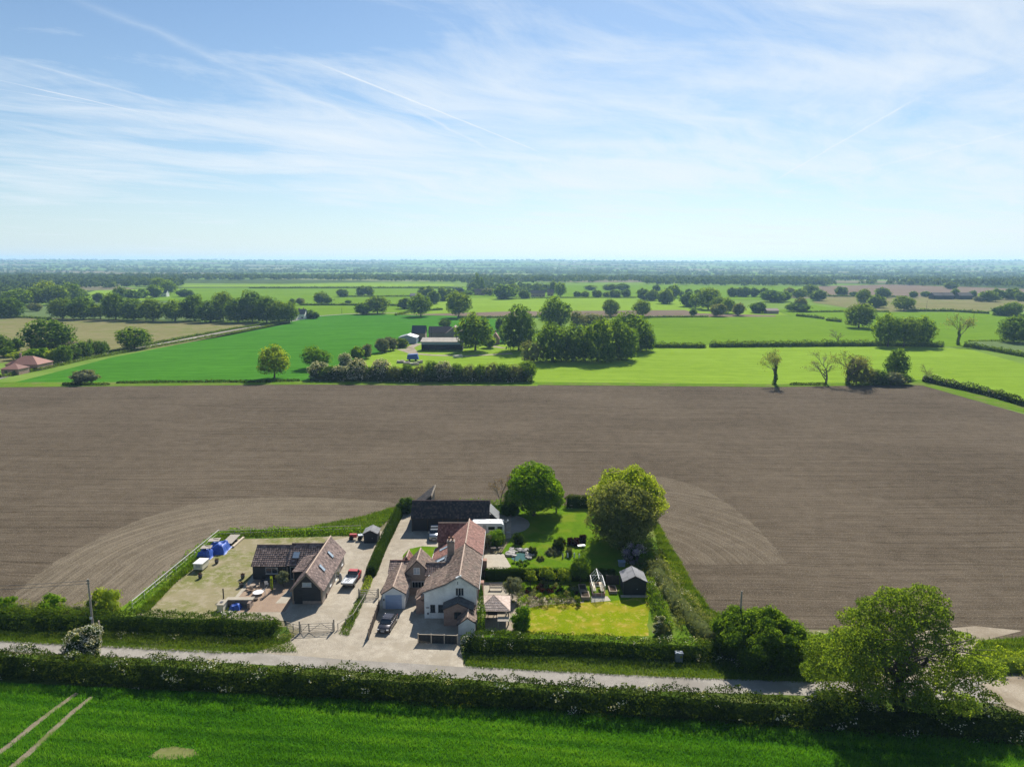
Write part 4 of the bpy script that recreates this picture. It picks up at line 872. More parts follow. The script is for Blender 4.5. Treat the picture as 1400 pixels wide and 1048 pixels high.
def caravan():
    r = thing('caravan', 'white touring caravan parked behind the cottage beside the cart shed', 'caravan', (-4.6, 125.6, .02), None, R(0)); z = (0, 0, 0)
    prof = [(-3.1, .5), (-3.2, 1.2), (-2.9, 2.35), (-2.5, 2.62), (2.7, 2.62), (3.1, 2.35), (3.25, 1.3), (3.1, .5)]
    b = MB(); n = len(prof)
    secs = [[(x, y_ , zz * (1 if abs(y_) < 1.1 else .985)) for x, zz in prof] for y_ in (-1.12, -1.08, 1.08, 1.12)]; loft(b, secs); b.build('body', M['white'], r, off=z)
    for a, w in ((-2.4, 1.3), (.3, 1.2), (2.0, .9)): g = MB(); g.bb(a, a + w, -1.15, -1.121, 1.4, 2.0); g.build('window', M['glass'], r, off=z)
    g = MB(); g.bb(-.7, -.05, -1.15, -1.121, .6, 2.3); g.build('door', M['frame_grey'], r, off=z)
    for x in (-1.6, .4, 1.9): g = MB(); g.bb(x, x + .5, -.3, .25, 2.6, 2.70); g.build('roof_vent', M['frame_grey'], r, off=z)
    for s in (-1, 1): t = MB(); t.tube((.2, s * .98, .33), (.2, s * 1.1, .33), .33, n=14); t.build('wheel', M['rubber'], r, off=z)
    t = MB(); t.tube((3.1, -.5, .5), (4.3, 0, .5), .05); t.tube((3.1, .5, .5), (4.3, 0, .5), .05); t.build('hitch', M['metal'], r, off=z)
caravan()
# ------------------------------------------------------------------ gates, fences
def farm_gate(name, label, a, b, h, post_h, braces, leaf_split=None, mat=None, gz=.12, zmax=1.25):
    a, b = Vector((*a, 0)), Vector((*b, 0)); d = (b - a); Ln = d.length; d.normalize(); mat = mat or M['wood_grey']
    r = thing(name, label, 'gate', tuple(a))
    def pt(u, z): q = a + d * u; return (q.x, q.y, z)
    for u in (0, Ln): m = MB(); m.tube(pt(u, -.05), pt(u, post_h), .12, .11, 6); m.build('post', mat, r)
    ends = [(.18, Ln - .18)] if not leaf_split else [(.18, leaf_split - .03), (leaf_split + .03, Ln - .18)]
    for u0, u1 in ends:
        for i in range(5): z = gz + (zmax - gz) * [0, .2, .42, .68, 1][i]; m = MB(); m.tube(pt(u0, z), pt(u1, z), .045, n=4); m.build('rail', mat, r)
        for u in (u0, u1): m = MB(); m.tube(pt(u, gz - .04), pt(u, zmax + .05), .06, n=4); m.build('stile', mat, r)
        k = 2 if (u1 - u0) > 2.5 else 1
        for i in range(k):
            um = (u0 + u1) / 2; p0, p1 = ((u0, um) if i == 0 else (u1, um)) if k == 2 else (u0, u1)
            m = MB(); m.tube(pt(p0, gz), pt(p1, zmax), .04, n=4); m.build('brace', mat, r)
    return r
farm_gate('field_gate', 'wide timber five bar gate at the mouth of the left yard', (-28.9, 90.0), (-24.35, 90.5), 1.25, 1.75, 3, 1.25)
farm_gate('field_gate', 'small timber five bar gate across the drive beside the tall hedge', (-23.0, 100.3), (-20.1, 100.4), 1.25, 1.5, 2)
def rail_fence(name, label, pts, h, mat, nr=2, step=1.8, cat='fence'):
    r = thing(name, label, cat, (*pts[0], 0))
    for k in range(len(pts) - 1):
        a, b = Vector((*pts[k], 0)), Vector((*pts[k + 1], 0)); n = max(1, round((b - a).length / step))
        for i in range(n + (k == len(pts) - 2)):
            p = a.lerp(b, i / n); m = MB(); m.tube((p.x, p.y, -.05), (p.x, p.y, h), .06, n=5); m.build('post', mat, r)
        for i in range(n):
            p, q = a.lerp(b, i / n), a.lerp(b, (i + 1) / n)
            for j in range(nr): z = h * (j + 1) / nr - .08; m = MB(); m.tube((p.x, p.y, z), (q.x, q.y, z), .045, n=4); m.build('rail', mat, r)
    return r
rail_fence('post_and_rail_fence', 'short timber rail fence between left hedge and gate post', [(-30.9, 90.9), (-28.95, 90.05)], 1.15, M['wood_grey'], 3, 1.0)
rail_fence('post_and_rail_fence', 'low fence and posts on the grass strip between yard gate and drive', [(-23.9, 90.9), (-22.4, 93.6), (-21.9, 99.9)], .95, M['wood_grey'], 1, 2.0)
rail_fence('field_fence', 'thin post and wire fence behind the left plot grass bank', [(-54.0, 124.6), (-40, 126.2), (-28.5, 127.5)], 1.1, M['wood_grey'], 2, 2.6)
M['rail_paint'] = plain('rail_paint', (.46, .45, .42), .7, .2)
def white_rail():
    a, b = (-55.4, 96.9), (-54.1, 124.9)
    r = thing('white_rail_fence', 'long pale double rail along the left edge of the grass yard', 'fence', (*a, 0)); a, b = Vector((*a, 0)), Vector((*b, 0)); n = 9
    for i in range(n + 1): p = a.lerp(b, i / n); m = MB(); m.bb(p.x - .05, p.x + .05, p.y - .05, p.y + .05, 0, 1.1); m.build('post', M['rail_paint'], r)
    for i in range(n):
        for z, dx in ((1.12, 0), (.55, 0)): p, q = a.lerp(b, i / n), a.lerp(b, (i + 1) / n); m = MB(); m.tube((p.x + dx, p.y, z), (q.x + dx, q.y, z), .06 if z > 1 else .035, n=5); m.build('rail', M['rail_paint'], r)
white_rail()
def panel_fence(name, label, pts, h, mat, pmat=None, wpan=1.8, post=None, cap=True):
    r = thing(name, label, 'fence', (*pts[0], 0))
    for k in range(len(pts) - 1):
        a, b = Vector((*pts[k], 0)), Vector((*pts[k + 1], 0)); n = max(1, round((b - a).length / wpan)); rz = math.atan2(b.y - a.y, b.x - a.x); w = (b - a).length / n
        for i in range(n + 1):
            p = a.lerp(b, i / n); m = MB(); m.box(p.x, p.y, (h + .12) / 2, .12, .12, h + .12, rz); m.build('post', post or mat, r)
        for i in range(n):
            c = a.lerp(b, (i + .5) / n); m = MB(); nb = 9
            for j in range(nb): o = (j - (nb - 1) / 2) * (w - .14) / nb; m.box(c.x + math.cos(rz) * o, c.y + math.sin(rz) * o, h / 2, (w - .14) / nb * .92, .03 + .015 * (j % 2), h - .06, rz)
            pn = m.build('panel', pmat or mat, r); m = MB(); m.box(c.x, c.y, h - .01, w - .12, .07, .05, rz); m.build('capping', post or mat, pn)
    return r
panel_fence('board_fence', 'dark boarded fence between the drive and the parking court', [(-19.15, 88.3), (-19.3, 96.8)], 1.45, M['wood_dark'], wpan=1.75, post=M['wood'])
panel_fence('drive_gate', 'black boarded gates with pale posts closing the parking court', [(-12.4, 87.5), (-7.15, 87.2)], 1.25, M['wood_dark'], pmat=M['board_black'], wpan=1.75, post=M['wood_pale'])
panel_fence('board_fence', 'high dark fence closing the lower garden beside the black shed', [(14.9, 105.0), (16.9, 105.0)], 1.5, M['wood_dark'], wpan=1.0)
# ------------------------------------------------------------------ sheds and garden buildings
def shed(name, label, x0, x1, y0, y1, ez, rz, wall, rmat, base=True, tw=.6, th=.9):
    r = thing(name, label, 'shed', ((x0 + x1) / 2, (y0 + y1) / 2, 0)); xm = (x0 + x1) / 2
    w = MB(); w.prism([(x0, 0), (x1, 0), (x1, ez), (xm, rz), (x0, ez)], 'y', y0, y1); w.build('wall', wall, r)
    gable_roof_y(r, x0, xm, x1, y0, y1, ez, rz, ez, rmat, hump=0, tw=tw, th=th, rmat=rmat, ov=.18, ridge_r=.04)
    d = MB(); d.bb(xm - .45, xm + .45, y0 - .05, y0 - .002, .05, min(1.85, ez + .1)); dd = d.build('door', wall, r); d = MB(); d.bb(xm + .3, xm + .36, y0 - .08, y0 - .052, .9, 1.05); d.build('handle', M['metal'], dd)
    return r
M['felt'] = plain('felt', (.17, .17, .175), .9, .15, 2, tile=True)
shed('black_shed', 'black timber shed with grey felt roof at the end of the lower garden', 17.1, 20.5, 101.5, 104.9, 2.1, 3.0, M['board_black'], M['felt'])
w = MB(); w.bb(16.6, 20.9, 100.6, 101.2, 0, .14); tag(w.build('deck_step', M['wood_grey']), 'pale plank step along the front of the black shed', 'step')
shed('garden_shed', 'little dark shed with pale sheet roof behind the left barn', -26.6, -24.2, 121.4, 124.0, 1.75, 2.35, M['board_black'], M['felt'])
def greenhouse():
    x0, x1, y0, y1, ez, rz = 12.3, 14.2, 100.9, 104.6, 1.75, 2.85; xm = (x0 + x1) / 2
    r = thing('greenhouse', 'white framed glass greenhouse between the raised bed and the shed', 'greenhouse', (xm, (y0 + y1) / 2, 0)); b = MB(); b.bb(x0, x1, y0, y0 + .12, 0, .55); b.bb(x0, x1, y1 - .12, y1, 0, .55); b.bb(x0, x0 + .12, y0 + .12, y1 - .12, 0, .55); b.bb(x1 - .12, x1, y0 + .12, y1 - .12, 0, .55); b.build('base_wall', M['brick'], r)
    f = MB(); t = .024
    for i in range(5):
        y = y0 + (y1 - y0) * i / 4
        f.tube((x0, y, .55), (x0, y, ez), t, n=4); f.tube((x1, y, .55), (x1, y, ez), t, n=4); f.tube((x0, y, ez), (xm, y, rz), t, n=4); f.tube((x1, y, ez), (xm, y, rz), t, n=4)
    for x, z in ((x0, ez), (x1, ez), (xm, rz)): f.tube((x, y0, z), (x, y1, z), t * 1.4, n=4)
    for y in (y0, y1):
        for k in (-.45, .45): f.tube((xm + k, y, 0), (xm + k, y, ez + .5), t, n=4)
        f.tube((x0, y, ez), (x1, y, ez), t, n=4)
    f.build('frame', M['white'], r); g, tg = newmat('greenhouse_glass')
    gl = tg.n('ShaderNodeBsdfGlossy', {'Color': (.9, .95, 1, 1), 'Roughness': .05}).outputs[0]; tr = tg.n('ShaderNodeBsdfTransparent', {'Color': (.86, .92, .90, 1)}).outputs[0]
    tg.n('ShaderNodeOutputMaterial', {0: tg.n('ShaderNodeMixShader', {0: .22, 1: tr, 2: gl}).outputs[0]}); M['gh_glass'] = g
    for i in range(4):
        a, b_ = y0 + (y1 - y0) * i / 4 + .03, y0 + (y1 - y0) * (i + 1) / 4 - .03
        for xe in (x0, x1):
            m = MB(); m.poly([(xe, a, ez), (xe, b_, ez), (xm, b_, rz), (xm, a, rz)]); m.build('roof_pane', g, r); m = MB(); m.poly([(xe, a, .56), (xe, b_, .56), (xe, b_, ez), (xe, a, ez)]); m.build('side_pane', g, r)
    s = MB(); s.bb(x0 + .15, x0 + .6, y0 + .3, y1 - .3, .72, .78); s.bb(x1 - .6, x1 - .15, y0 + .3, y1 - .3, .72, .78); s.build('staging', M['wood_pale'], r)
greenhouse()
sheet('path', [(11.9, 99.0), (14.9, 99.6), (14.6, 101), (12.1, 101)], .03, M['slabs'])
def raised_bed(label, x0, x1, y0, y1, h=.55):
    r = thing('raised_bed', label, 'planter', ((x0 + x1) / 2, (y0 + y1) / 2, 0), 'timber raised beds')
    for a, b, c, d in ((x0, x1, y0, y0 + .14), (x0, x1, y1 - .14, y1), (x0, x0 + .14, y0 + .14, y1 - .14), (x1 - .14, x1, y0 + .14, y1 - .14)): m = MB(); m.bb(a, b, c, d, 0, h); m.build('board', M['wood'], r)
    m = MB(); m.bb(x0 + .14, x1 - .14, y0 + .14, y1 - .14, 0, h - .12); m.build('soil', M['soil'], r)
raised_bed('timber raised bed in front, on the left side of the greenhouse', 10.5, 11.8, 99.7, 101.7); raised_bed('timber raised bed at the back beside the hedge, left of the greenhouse', 10.4, 11.6, 102.2, 104.2, .5); raised_bed('timber raised bed between greenhouse and black shed', 15.0, 16.2, 101.8, 103.9, .45)
def gazebo():
    x0, x1, y0, y1 = -4.6, -.4, 92.4, 96.6; xm, ym = (x0 + x1) / 2, (y0 + y1) / 2
    r = thing('gazebo', 'open timber gazebo with pale tiled pyramid roof beside the cottage', 'gazebo', (xm, ym, 0)); e, a = 2.1, 3.35; o = .22
    for x in (x0, x1):
        for y in (y0, y1): m = MB(); m.bb(x - .08, x + .08, y - .08, y + .08, 0, e); m.build('post', M['wood'], r)
    for x in (x0 + 1.3, x0 + 2.5): m = MB(); m.bb(x - .05, x + .05, y1 - .06, y1 + .06, 0, e); m.build('post', M['wood'], r)
    m = MB(); m.bb(x0, x1, y0 - .05, y0 + .05, e - .16, e); m.bb(x0, x1, y1 - .05, y1 + .05, e - .16, e); m.bb(x0 - .05, x0 + .05, y0 + .05, y1 - .05, e - .16, e); m.bb(x1 - .05, x1 + .05, y0 + .05, y1 - .05, e - .16, e); m.build('beam', M['wood'], r)
    c = [(x0 - o, y0 - o, e), (x1 + o, y0 - o, e), (x1 + o, y1 + o, e), (x0 - o, y1 + o, e)]; ap = (xm, ym, a)
    roof(r, [[c[0], c[1], ap, ap], [c[1], c[2], ap, ap], [c[2], c[3], ap, ap], [c[3], c[0], ap, ap]], M['tile_pale'], ridges=[(p, ap) for p in c], hump=.02, thick=.05, rmat=M['tile_old'], ridge_r=.06)
    for (a0, a1, b0, b1) in ((x0 + .3, x1 - .3, y1 - .75, y1 - .15),): m = MB(); m.bb(a0, a1, b0, b1, .35, .45); m.bb(a0, a1, b1 - .06, b1, .45, .9); tag(m.build('garden_sofa', M['wood_dark']), 'dark long seat under the gazebo roof', 'bench')
    m = MB(); m.bb(xm - .9, xm + .5, ym - .6, ym + .3, .62, .68); [m.bb(x, x + .07, y, y + .07, 0, .62) for x in (xm - .85, xm + .38) for y in (ym - .55, ym + .18)]; tag(m.build('garden_table', M['wood_dark']), 'dark table standing under the gazebo', 'table')
gazebo()
m = MB(); m.slab([(-1.9, 90.8, 1.35), (1.1, 90.8, 1.35), (1.1, 91.8, 1.5), (-1.9, 91.8, 1.5)], .05)
for x in (-1.8, .95): m.bb(x, x + .08, 90.9, 91.0, 0, 1.3)
tag(m.build('log_store', M['wood_grey']), 'small pale roofed log store behind the hedge by the gazebo', 'log store')
def bench(x, y):
    r = thing('bench', 'slatted wooden bench on the terrace behind the gazebo', 'bench', (x, y, 0))
    for i in range(4): m = MB(); m.bb(x - 1.0, x + 1.0, y - .45 + i * .12, y - .36 + i * .12, .42, .45); m.build('seat_slat', M['wood_grey'], r)
    for i in range(3): m = MB(); m.bb(x - 1.0, x + 1.0, y + .03, y + .06, .55 + i * .14, .65 + i * .14); m.build('back_slat', M['wood_grey'], r)
    for sx in (-.95, .95):
        for sy in (-.42, .03): m = MB(); m.bb(x + sx - .04, x + sx + .04, y + sy - .03, y + sy + .03, 0, .42 if sy < 0 else 1.0); m.build('leg', M['wood_grey'], r)
bench(-2.4, 103.2)
# lamp posts, poles and wires
def pole(name, label, cat, x, y, h, r0, mat, extra=None):
    r = thing(name, label, cat, (x, y, 0)); m = MB(); m.tube((x, y, -.1), (x, y, h), r0, r0 * .7, 8); m.build('pole', mat, r); return r
r = pole('utility_pole', 'tall wooden pole carrying wires beside the lane on the left', 'utility pole', -53.4 * 50 / 47 - .1, 89.7, 7.9, .16, M['wood_grey'])
for k, z in enumerate((7.6, 7.2)): m = MB(); m.bb(-56.95 - .18, -56.95 + .18, 89.6, 89.8, z, z + .1); m.build('insulator_bracket', M['metal_dark'], r)
m = MB(); m.bb(-57.1, -56.8, 89.48, 89.58, 2.2, 2.5); m.build('warning_plate', M['white'], r)
pole('wooden_post', 'short pale post beside the white hawthorn at the lane', 'post', -54.6, 87.4, 3.1, .13, M['wood_pale'])
r = pole('lamp_post', 'slim black garden lamp post with two globes by the turning circle', 'lamp post', -1.05, 121.8, 4.2, .06, M['metal_dark'])
for dx in (-.45, .35): m = MB(); m.tube((-1.05, 121.8, 3.9), (-1.05 + dx, 121.8, 4.1), .03); m.lathe(-1.05 + dx, 121.8, [(.05, 4.08), (.15, 4.18), (.15, 4.3), (.05, 4.4)], 8); m.build('lantern', M['white'], r)
def wire(label, p0, p1, sag, r=.028):
    m = MB(); p0, p1 = Vector(p0), Vector(p1); n = 14; pts = [p0.lerp(p1, i / n) - Vector((0, 0, sag * 4 * (i / n) * (1 - i / n))) for i in range(n + 1)]
    for i in range(n): m.tube(pts[i], pts[i + 1], r, n=4)
    tag(m.build('overhead_wire', M['wire']), label, 'wire', 'overhead wires along the lane')
wire('upper overhead wire running left from the tall pole', (-57, 89.7, 7.65), (-110, 88, 7.9), 1.0); wire('lower overhead wire running left from the tall pole', (-57, 89.7, 7.25), (-110, 88, 7.4), 1.1)
# electricity cabinet on the verge
r = thing('metal_cabinet', 'pale grey cabinet standing on the verge below the garden hedge', 'cabinet', (21.3, 83.3, 0)); m = MB(); m.bb(20.85, 21.75, 83.0, 83.6, 0, 1.15); m.build('cabinet', M['tin'], r); m = MB(); m.bb(20.8, 21.8, 82.95, 83.65, 1.15, 1.25); m.build('lid', M['tin_blue'], r)
m = MB(); m.bb(21.4, 21.65, 82.97, 82.998, .6, .9); m.build('warning_label', M['leaf_yellow'], r)
# ------------------------------------------------------------------ things in the left yard
def coop():
    r = thing('chicken_coop', 'small cream box hutch standing on the left grass', 'hutch', (-51.3, 110, 0)); m = MB(); m.box(-51.2, 110.6, .75, 1.5, 2.2, 1.0, R(-4)); m.build('body', M['cream'], r)
    m = MB(); m.box(-51.2, 110.6, 1.29, 1.66, 2.36, .07, R(-4)); m.build('roof', M['frame_white'], r)
    for x in (-51.8, -50.6):
        for y in (109.7, 111.5): m = MB(); m.bb(x - .05, x + .05, y - .05, y + .05, 0, .26); m.build('leg', M['wood_dark'], r)
    m = MB(); m.box(-51.25, 109.47, .85, .8, .04, .45, R(-4)); m.build('hatch', M['frame_grey'], r)
coop()
def tarp_pile(label, cx, cy, sx, sy, h, seed, cat='tarpaulin', rz=0.0):
    rg = np.random.default_rng(seed); n = 26; u, v = np.meshgrid(np.linspace(-1, 1, n), np.linspace(-1, 1, n)); p = np.stack([u.ravel(), v.ravel()], -1)
    e = np.maximum(np.abs(p[:, 0]), np.abs(p[:, 1])); z = h * (1 - smooth(.62, .95, e)) * (.82 + .22 * vnoise(p, 3, seed)) + .05 * vnoise(p, 9, seed + 1) * (e < .97) + .02
    x = p[:, 0] * sx / 2 * (1 + .06 * vnoise(p, 4, seed + 2)); y = p[:, 1] * sy / 2 * (1 + .06 * vnoise(p, 4, seed + 3)); c, s = math.cos(rz), math.sin(rz)
    i = (np.arange(n - 1)[:, None] * n + np.arange(n - 1)[None]).ravel(); me = mesh_np('tarpaulin', np.stack([x * c - y * s, x * s + y * c, z], -1), np.stack([i, i + 1, i + n + 1, i + n], -1), M['blue_tarp'], smooth_=False)
    return tag(put('tarpaulin', me, None, (cx, cy, 0)), label, cat)
tarp_pile('nearer blue tarpaulin covered stack beside the white rail', -52.5, 115.3, 2.6, 2.4, 1.5, 3); tarp_pile('larger blue tarpaulin stack behind the nearer one', -51.4, 117.9, 3.6, 3.6, 1.6, 5)
for (x, y, sx, sy, l) in ((-52.4, 115.6, 1.7, 1.3, 'pale board on top of the nearer blue stack'), (-52.3, 118.6, 1.9, 1.5, 'pale board on top of the larger blue stack')):
    m = MB(); m.box(x, y, 1.62 if y < 117 else 1.72, sx, sy, .08, R(8)); m.box(x + .2, y + .3, 1.70 if y < 117 else 1.80, sx * .6, .2, .08, R(-20)); tag(m.build('board', M['wood_grey']), l, 'board')
def trailer():
    r = thing('flat_trailer', 'low pale flat trailer behind the blue covered stacks', 'trailer', (-50.6, 121.6, 0))
    for i in range(6): m = MB(); m.bb(-51.5 + i * .3, -51.22 + i * .3, 119.6, 123.8, .6, .66); m.build('plank', M['wood_grey'], r)
    m = MB(); m.bb(-51.4, -49.8, 119.8, 123.6, .48, .6); m.tube((-50.6, 119.6, .5), (-50.6, 118.7, .5), .05); m.build('chassis', M['metal_dark'], r)
    for x in (-51.6, -49.6): m = MB(); m.tube((x - .08, 121.6, .32), (x + .08, 121.6, .32), .32, n=12); m.build('wheel', M['rubber'], r)
trailer()
m = MB(); m.box(-49.2, 121.4, .2, .35, 4.4, .25, R(-3)); tag(m.build('timber_beam', M['wood_pale']), 'long pale beam lying on the grass beside the trailer', 'beam')
def pot(x, y, label, r=.35, h=.5, plant='leaf_red', ph=.5, rg=np.random.default_rng(3), n=90):
    o = thing('plant_pot', label, 'pot', (x, y, 0), 'pots and tubs around the left yard'); m = MB(); m.lathe(x, y, [(r * .7, 0), (r, h), (r * .85, h), (r * .8, h - .06)], 10); m.build('pot', M['metal_dark'], o)
    d = rg.normal(0, 1, (n, 3)); d /= np.linalg.norm(d, axis=1, keepdims=True); p = d * rg.uniform(.4, 1, (n, 1)) * (r * 1.1, r * 1.1, ph * .5) + (0, 0, h + ph * .4); V, F = quads(p, d, .16, rg); put('plant', mesh_np('plant', V, F, M[plant], rg.uniform(0, 1, n)), o)
pot(-49.8, 106.9, 'dark tub nearest the cream hutch'); pot(-49.5, 112.6, 'dark tub beside the blue covered stack'); pot(-43.0, 106.9, 'dark tub on the grass left of the black wing'); pot(-42.1, 103.9, 'dark round tub at the corner of the terrace'); pot(-40.9, 98.9, 'terracotta coloured plant by the brick bed', .2, .3)
pot(-27.9, 107.5, 'planter at the right side door of the barn', .3, .4, 'leaf_grey'); pot(-28.0, 100.4, 'small dark tub at the right barn corner', .22, .3)
m = MB(); m.tube((-43.3, 99.96, 0), (-43.3, 99.96, 1.6), .1, n=6); tag(m.build('twisted_post', M['wood_dark']), 'dark post standing alone at the edge of the yard grass', 'post')
def brick_bed():
    r = thing('brick_bbq', 'low L-shaped brick wall with pale coping holding a blue sheet', 'wall', (-40, 97, 0))
    m = MB(); m.bb(-42.0, -38.1, 97.6, 98.0, 0, .95); m.bb(-38.5, -38.1, 96.6, 97.6, 0, .95); m.build('wall', M['brick_grey'], r)
    m = MB(); m.bb(-42.0, -38.0, 97.5, 98.4, .952, 1.05); m.build('coping', M['slabs'], r); m = MB(); m.bb(-42.6, -41.7, 95.9, 97.45, 0, 1.0); m.build('cupboard', M['cream'], r); m = MB(); m.bb(-42.7, -41.6, 95.8, 97.5, 1.0, 1.08); m.build('worktop', M['slabs'], r); m = MB(); m.bb(-42.4, -42.0, 96.4, 96.9, 1.08, 1.14); m.build('hob', M['metal_dark'], r)
brick_bed()
tarp_pile('crumpled bright blue sheet inside the low brick wall', -40.3, 96.8, 1.7, 1.3, .8, 9)
for i, (x, y, sx) in enumerate([(-41.2, 94.8, .8), (-40.4, 95.0, .6), (-40.9, 94.2, .7)]): m = MB(); m.box(x, y, .25, sx, .5, .5, R(20 + 40 * i), tilt=(.1, .15)); tag(m.build('rubble_block', M['stone']), ['large pale block in the rubble behind the left hedge', 'small dark block in the rubble behind the left hedge', 'front block in the rubble behind the left hedge'][i], 'block')
def chair(x, y, rz, label, mat, name='patio_chair', grp=None):
    o = thing(name, label, 'chair', (x, y, .03), grp, rz)
    m = MB(); m.bb(-.25, .25, -.25, .25, .40, .45); m.build('seat', mat, o, off=(0, 0, 0)); m = MB(); m.bb(-.25, .25, .20, .25, .45, .9); m.build('backrest', mat, o, off=(0, 0, 0))
    for a in (-.22, .22):
        for b in (-.22, .22): m = MB(); m.bb(a - .025, a + .025, b - .025, b + .025, 0, .40); m.build('leg', mat, o, off=(0, 0, 0))
def rtable(x, y, r, label, mat, name='patio_table'):
    o = thing(name, label, 'table', (x, y, .03)); m = MB(); m.lathe(0, 0, [(r, .70), (r, .75)], 14); m.build('tabletop', mat, o, off=(0, 0, 0)); m = MB(); m.tube((0, 0, 0), (0, 0, .70), .06); m.build('leg', mat, o, off=(0, 0, 0))
rtable(-38.2, 105.0, .6, 'dark round table in the shade of the black wing', M['metal_dark'])
for i, (dx, dy) in enumerate([(-.95, .1), (.95, 0), (.1, .95), (0, -.95)]): chair(-38.2 + dx, 105 + dy, math.atan2(dx, -dy) + math.pi, ['left', 'right', 'back', 'front'][i] + ' chair at the dark round table by the black wing', M['metal_dark'] if i < 3 else M['frame_white'], grp='chairs at the dark round table')
rtable(-40.0, 103.0, .45, 'small wooden table with a cushion on the sunny edge of the terrace', M['wood'])
for i, (dx, dy) in enumerate([(-.75, .1), (.75, .2), (.1, -.75)]): chair(-40.0 + dx, 103 + dy, math.atan2(dx, -dy) + math.pi, ['left', 'right', 'front'][i] + ' wooden chair at the small wooden table', M['wood'], grp='chairs at the small wooden table')
m = MB(); m.lathe(-38.6, 101.4, [(.75, .30), (.8, .36), (.1, .42)], 16); m.tube((-38.6, 101.4, 0), (-38.6, 101.4, .3), .2); tag(m.build('round_low_table', M['white']), 'low white round table in the middle of the terrace', 'table')
for i, (x, y) in enumerate([(-38.9, 100.0), (-38.3, 99.5)]): m = MB(); m.lathe(x, y, [(.3, 0), (.35, .25), (.25, .3)], 10); tag(m.build('fire_bowl', M['wood_dark']), ['left small dark bowl on the terrace', 'right small dark bowl on the terrace'][i], 'bowl')
m = MB(); m.tube((-37.4, 101.0, 0), (-37.4, 101.0, 1.1), .05); m.tube((-37.4, 101, 1.1), (-37.1, 101, 1.3), .05); m.tube((-37.4, 101, .7), (-37.7, 101, 1.0), .04); tag(m.build('white_sculpture', M['white']), 'thin white ornament standing on the terrace', 'ornament')
def tractor():
    r = thing('old_machine', 'old red farm machine parked beside the little dark shed', 'farm machine', (-28.2, 123.2, 0))
    m = MB(); m.box(-28.9, 123.2, .75, 1.3, .6, .6); m.build('engine', M['red_paint'], r); m = MB(); m.box(-27.4, 123.1, .9, 1.2, .9, .15, R(15)); m.tube((-27.9, 123, .3), (-26.9, 123.4, 1.3), .06); m.tube((-27.0, 123, .3), (-27.7, 123.6, 1.2), .06); m.build('frame', M['metal'], r)
    for x, y in ((-29.2, 122.8), (-29.2, 123.6), (-27.6, 122.7), (-27.6, 123.7)): m = MB(); m.tube((x, y - .08, .4), (x, y + .08, .4), .4, n=12); m.build('wheel', M['rubber'], r)
tractor()
# ------------------------------------------------------------------ garden: pond, stones, small things
sheet('pond', [(1.6 + 1.5 * math.cos(a * .5) * (1 + .2 * math.sin(a * 2.1)), 115.3 + 1.9 * math.sin(a * .5)) for a in range(12)], .034, M['water'])
rs = random.Random(4); stone_me = []
for k in range(4):
    bm_v = []; m = MB(); m.lathe(0, 0, [(.32, 0), (.42, .12), (.36, .27), (.15, .34)], 7); v = [(x * rs.uniform(.8, 1.25), y * rs.uniform(.8, 1.2), z * rs.uniform(.85, 1.15)) for x, y, z in m.v]; me = bpy.data.meshes.new('rock'); me.from_pydata(v, [], m.f); me.materials.append(M['stone']); stone_me.append(me)
for i in range(46):
    a = rs.uniform(-.9, 3.6); x = 1.5 + rs.uniform(1.2, 2.4) * math.cos(a) - (.0 if a < 2 else 0); y = 116.6 + rs.uniform(1.0, 2.6) * math.sin(a)
    o = put('rock', stone_me[i % 4], None, (x, y, 0), rs.uniform(0, 6)); s = rs.uniform(.5, 1.4); o.scale = (s, s, s); tag(o, 'grey rock in the rockery around the garden pond', 'rock', 'rocks around the pond')
m = MB(); m.lathe(.55, 114.0, [(.2, 0), (.08, .15), (.07, .8), (.35, .95), (.38, 1.05), (.3, 1.0)], 10); tag(m.build('bird_bath', M['stone']), 'dark stone bird bath on the pale upper terrace', 'bird bath')
for i, (x, y) in enumerate([(-3.2, 117.9), (-1.9, 118.0)]): m = MB(); m.bb(x - .45, x + .45, y - .3, y + .3, .62, .68); [m.bb(x + a - .03, x + a + .03, y + b - .03, y + b + .03, 0, .62) for a in (-.4, .4) for b in (-.25, .25)]; tag(m.build('garden_table', M['wood_dark']), ['dark side table by the cottage wall near the pond', 'dark side table close to the pond rocks'][i], 'table')
m = MB(); m.bb(17.9, 18.9, 111.6, 112.4, 0, .8); m.bb(17.8, 19.0, 111.5, 112.5, .8, .86); tag(m.build('blue_storage_box', M['tin_blue']), 'blue grey storage box beside the lilac bush', 'storage box')
m = MB(); m.box(12.4, 119.8, .35, 1.4, .7, .12, R(10)); [m.bb(12.4 + a, 12.5 + a, 119.75, 119.85, 0, .3) for a in (-.5, .4)]; tag(m.build('garden_bench', M['white']), 'low white seat beside the dark red shrubs', 'bench')
for i in range(4): m = MB(); x, y = 8.9 + i * .9 + rs.uniform(-.2, .2), 115.3 + rs.uniform(-.2, .3); m.lathe(x, y, [(.16, 0), (.1, .35), (.14, .6), (.05, .8)], 8); tag(m.build('garden_statue', M['white'] if i else M['stone']), ['grey garden ornament next to the round flower mound', 'first white ornament right of the round flower mound', 'second white ornament right of the round flower mound', 'rightmost white ornament on the upper lawn'][i], 'ornament')
m = MB(); m.tube((-28.4, 107.3, 0), (-28.4, 107.3, .1), .3); m.lathe(-27.2, 106.2, [(.25, 0), (.3, .5), (.2, .9), (.1, 1.2)], 10); tag(m.build('gas_bottle', M['frame_grey']), 'grey bottle shaped container by the barn side door', 'gas bottle')
sheet('doorstep_paving', [(-28.0, 104.0), (-26.6, 104.0), (-26.4, 108.6), (-28.0, 108.6)], .022, M['slabs'])
M['leaf_hedgeb'] = leafmat('leaf_hedgeb', (.022, .046, .007), (.060, .108, .011), (.14, .20, .027), .45)
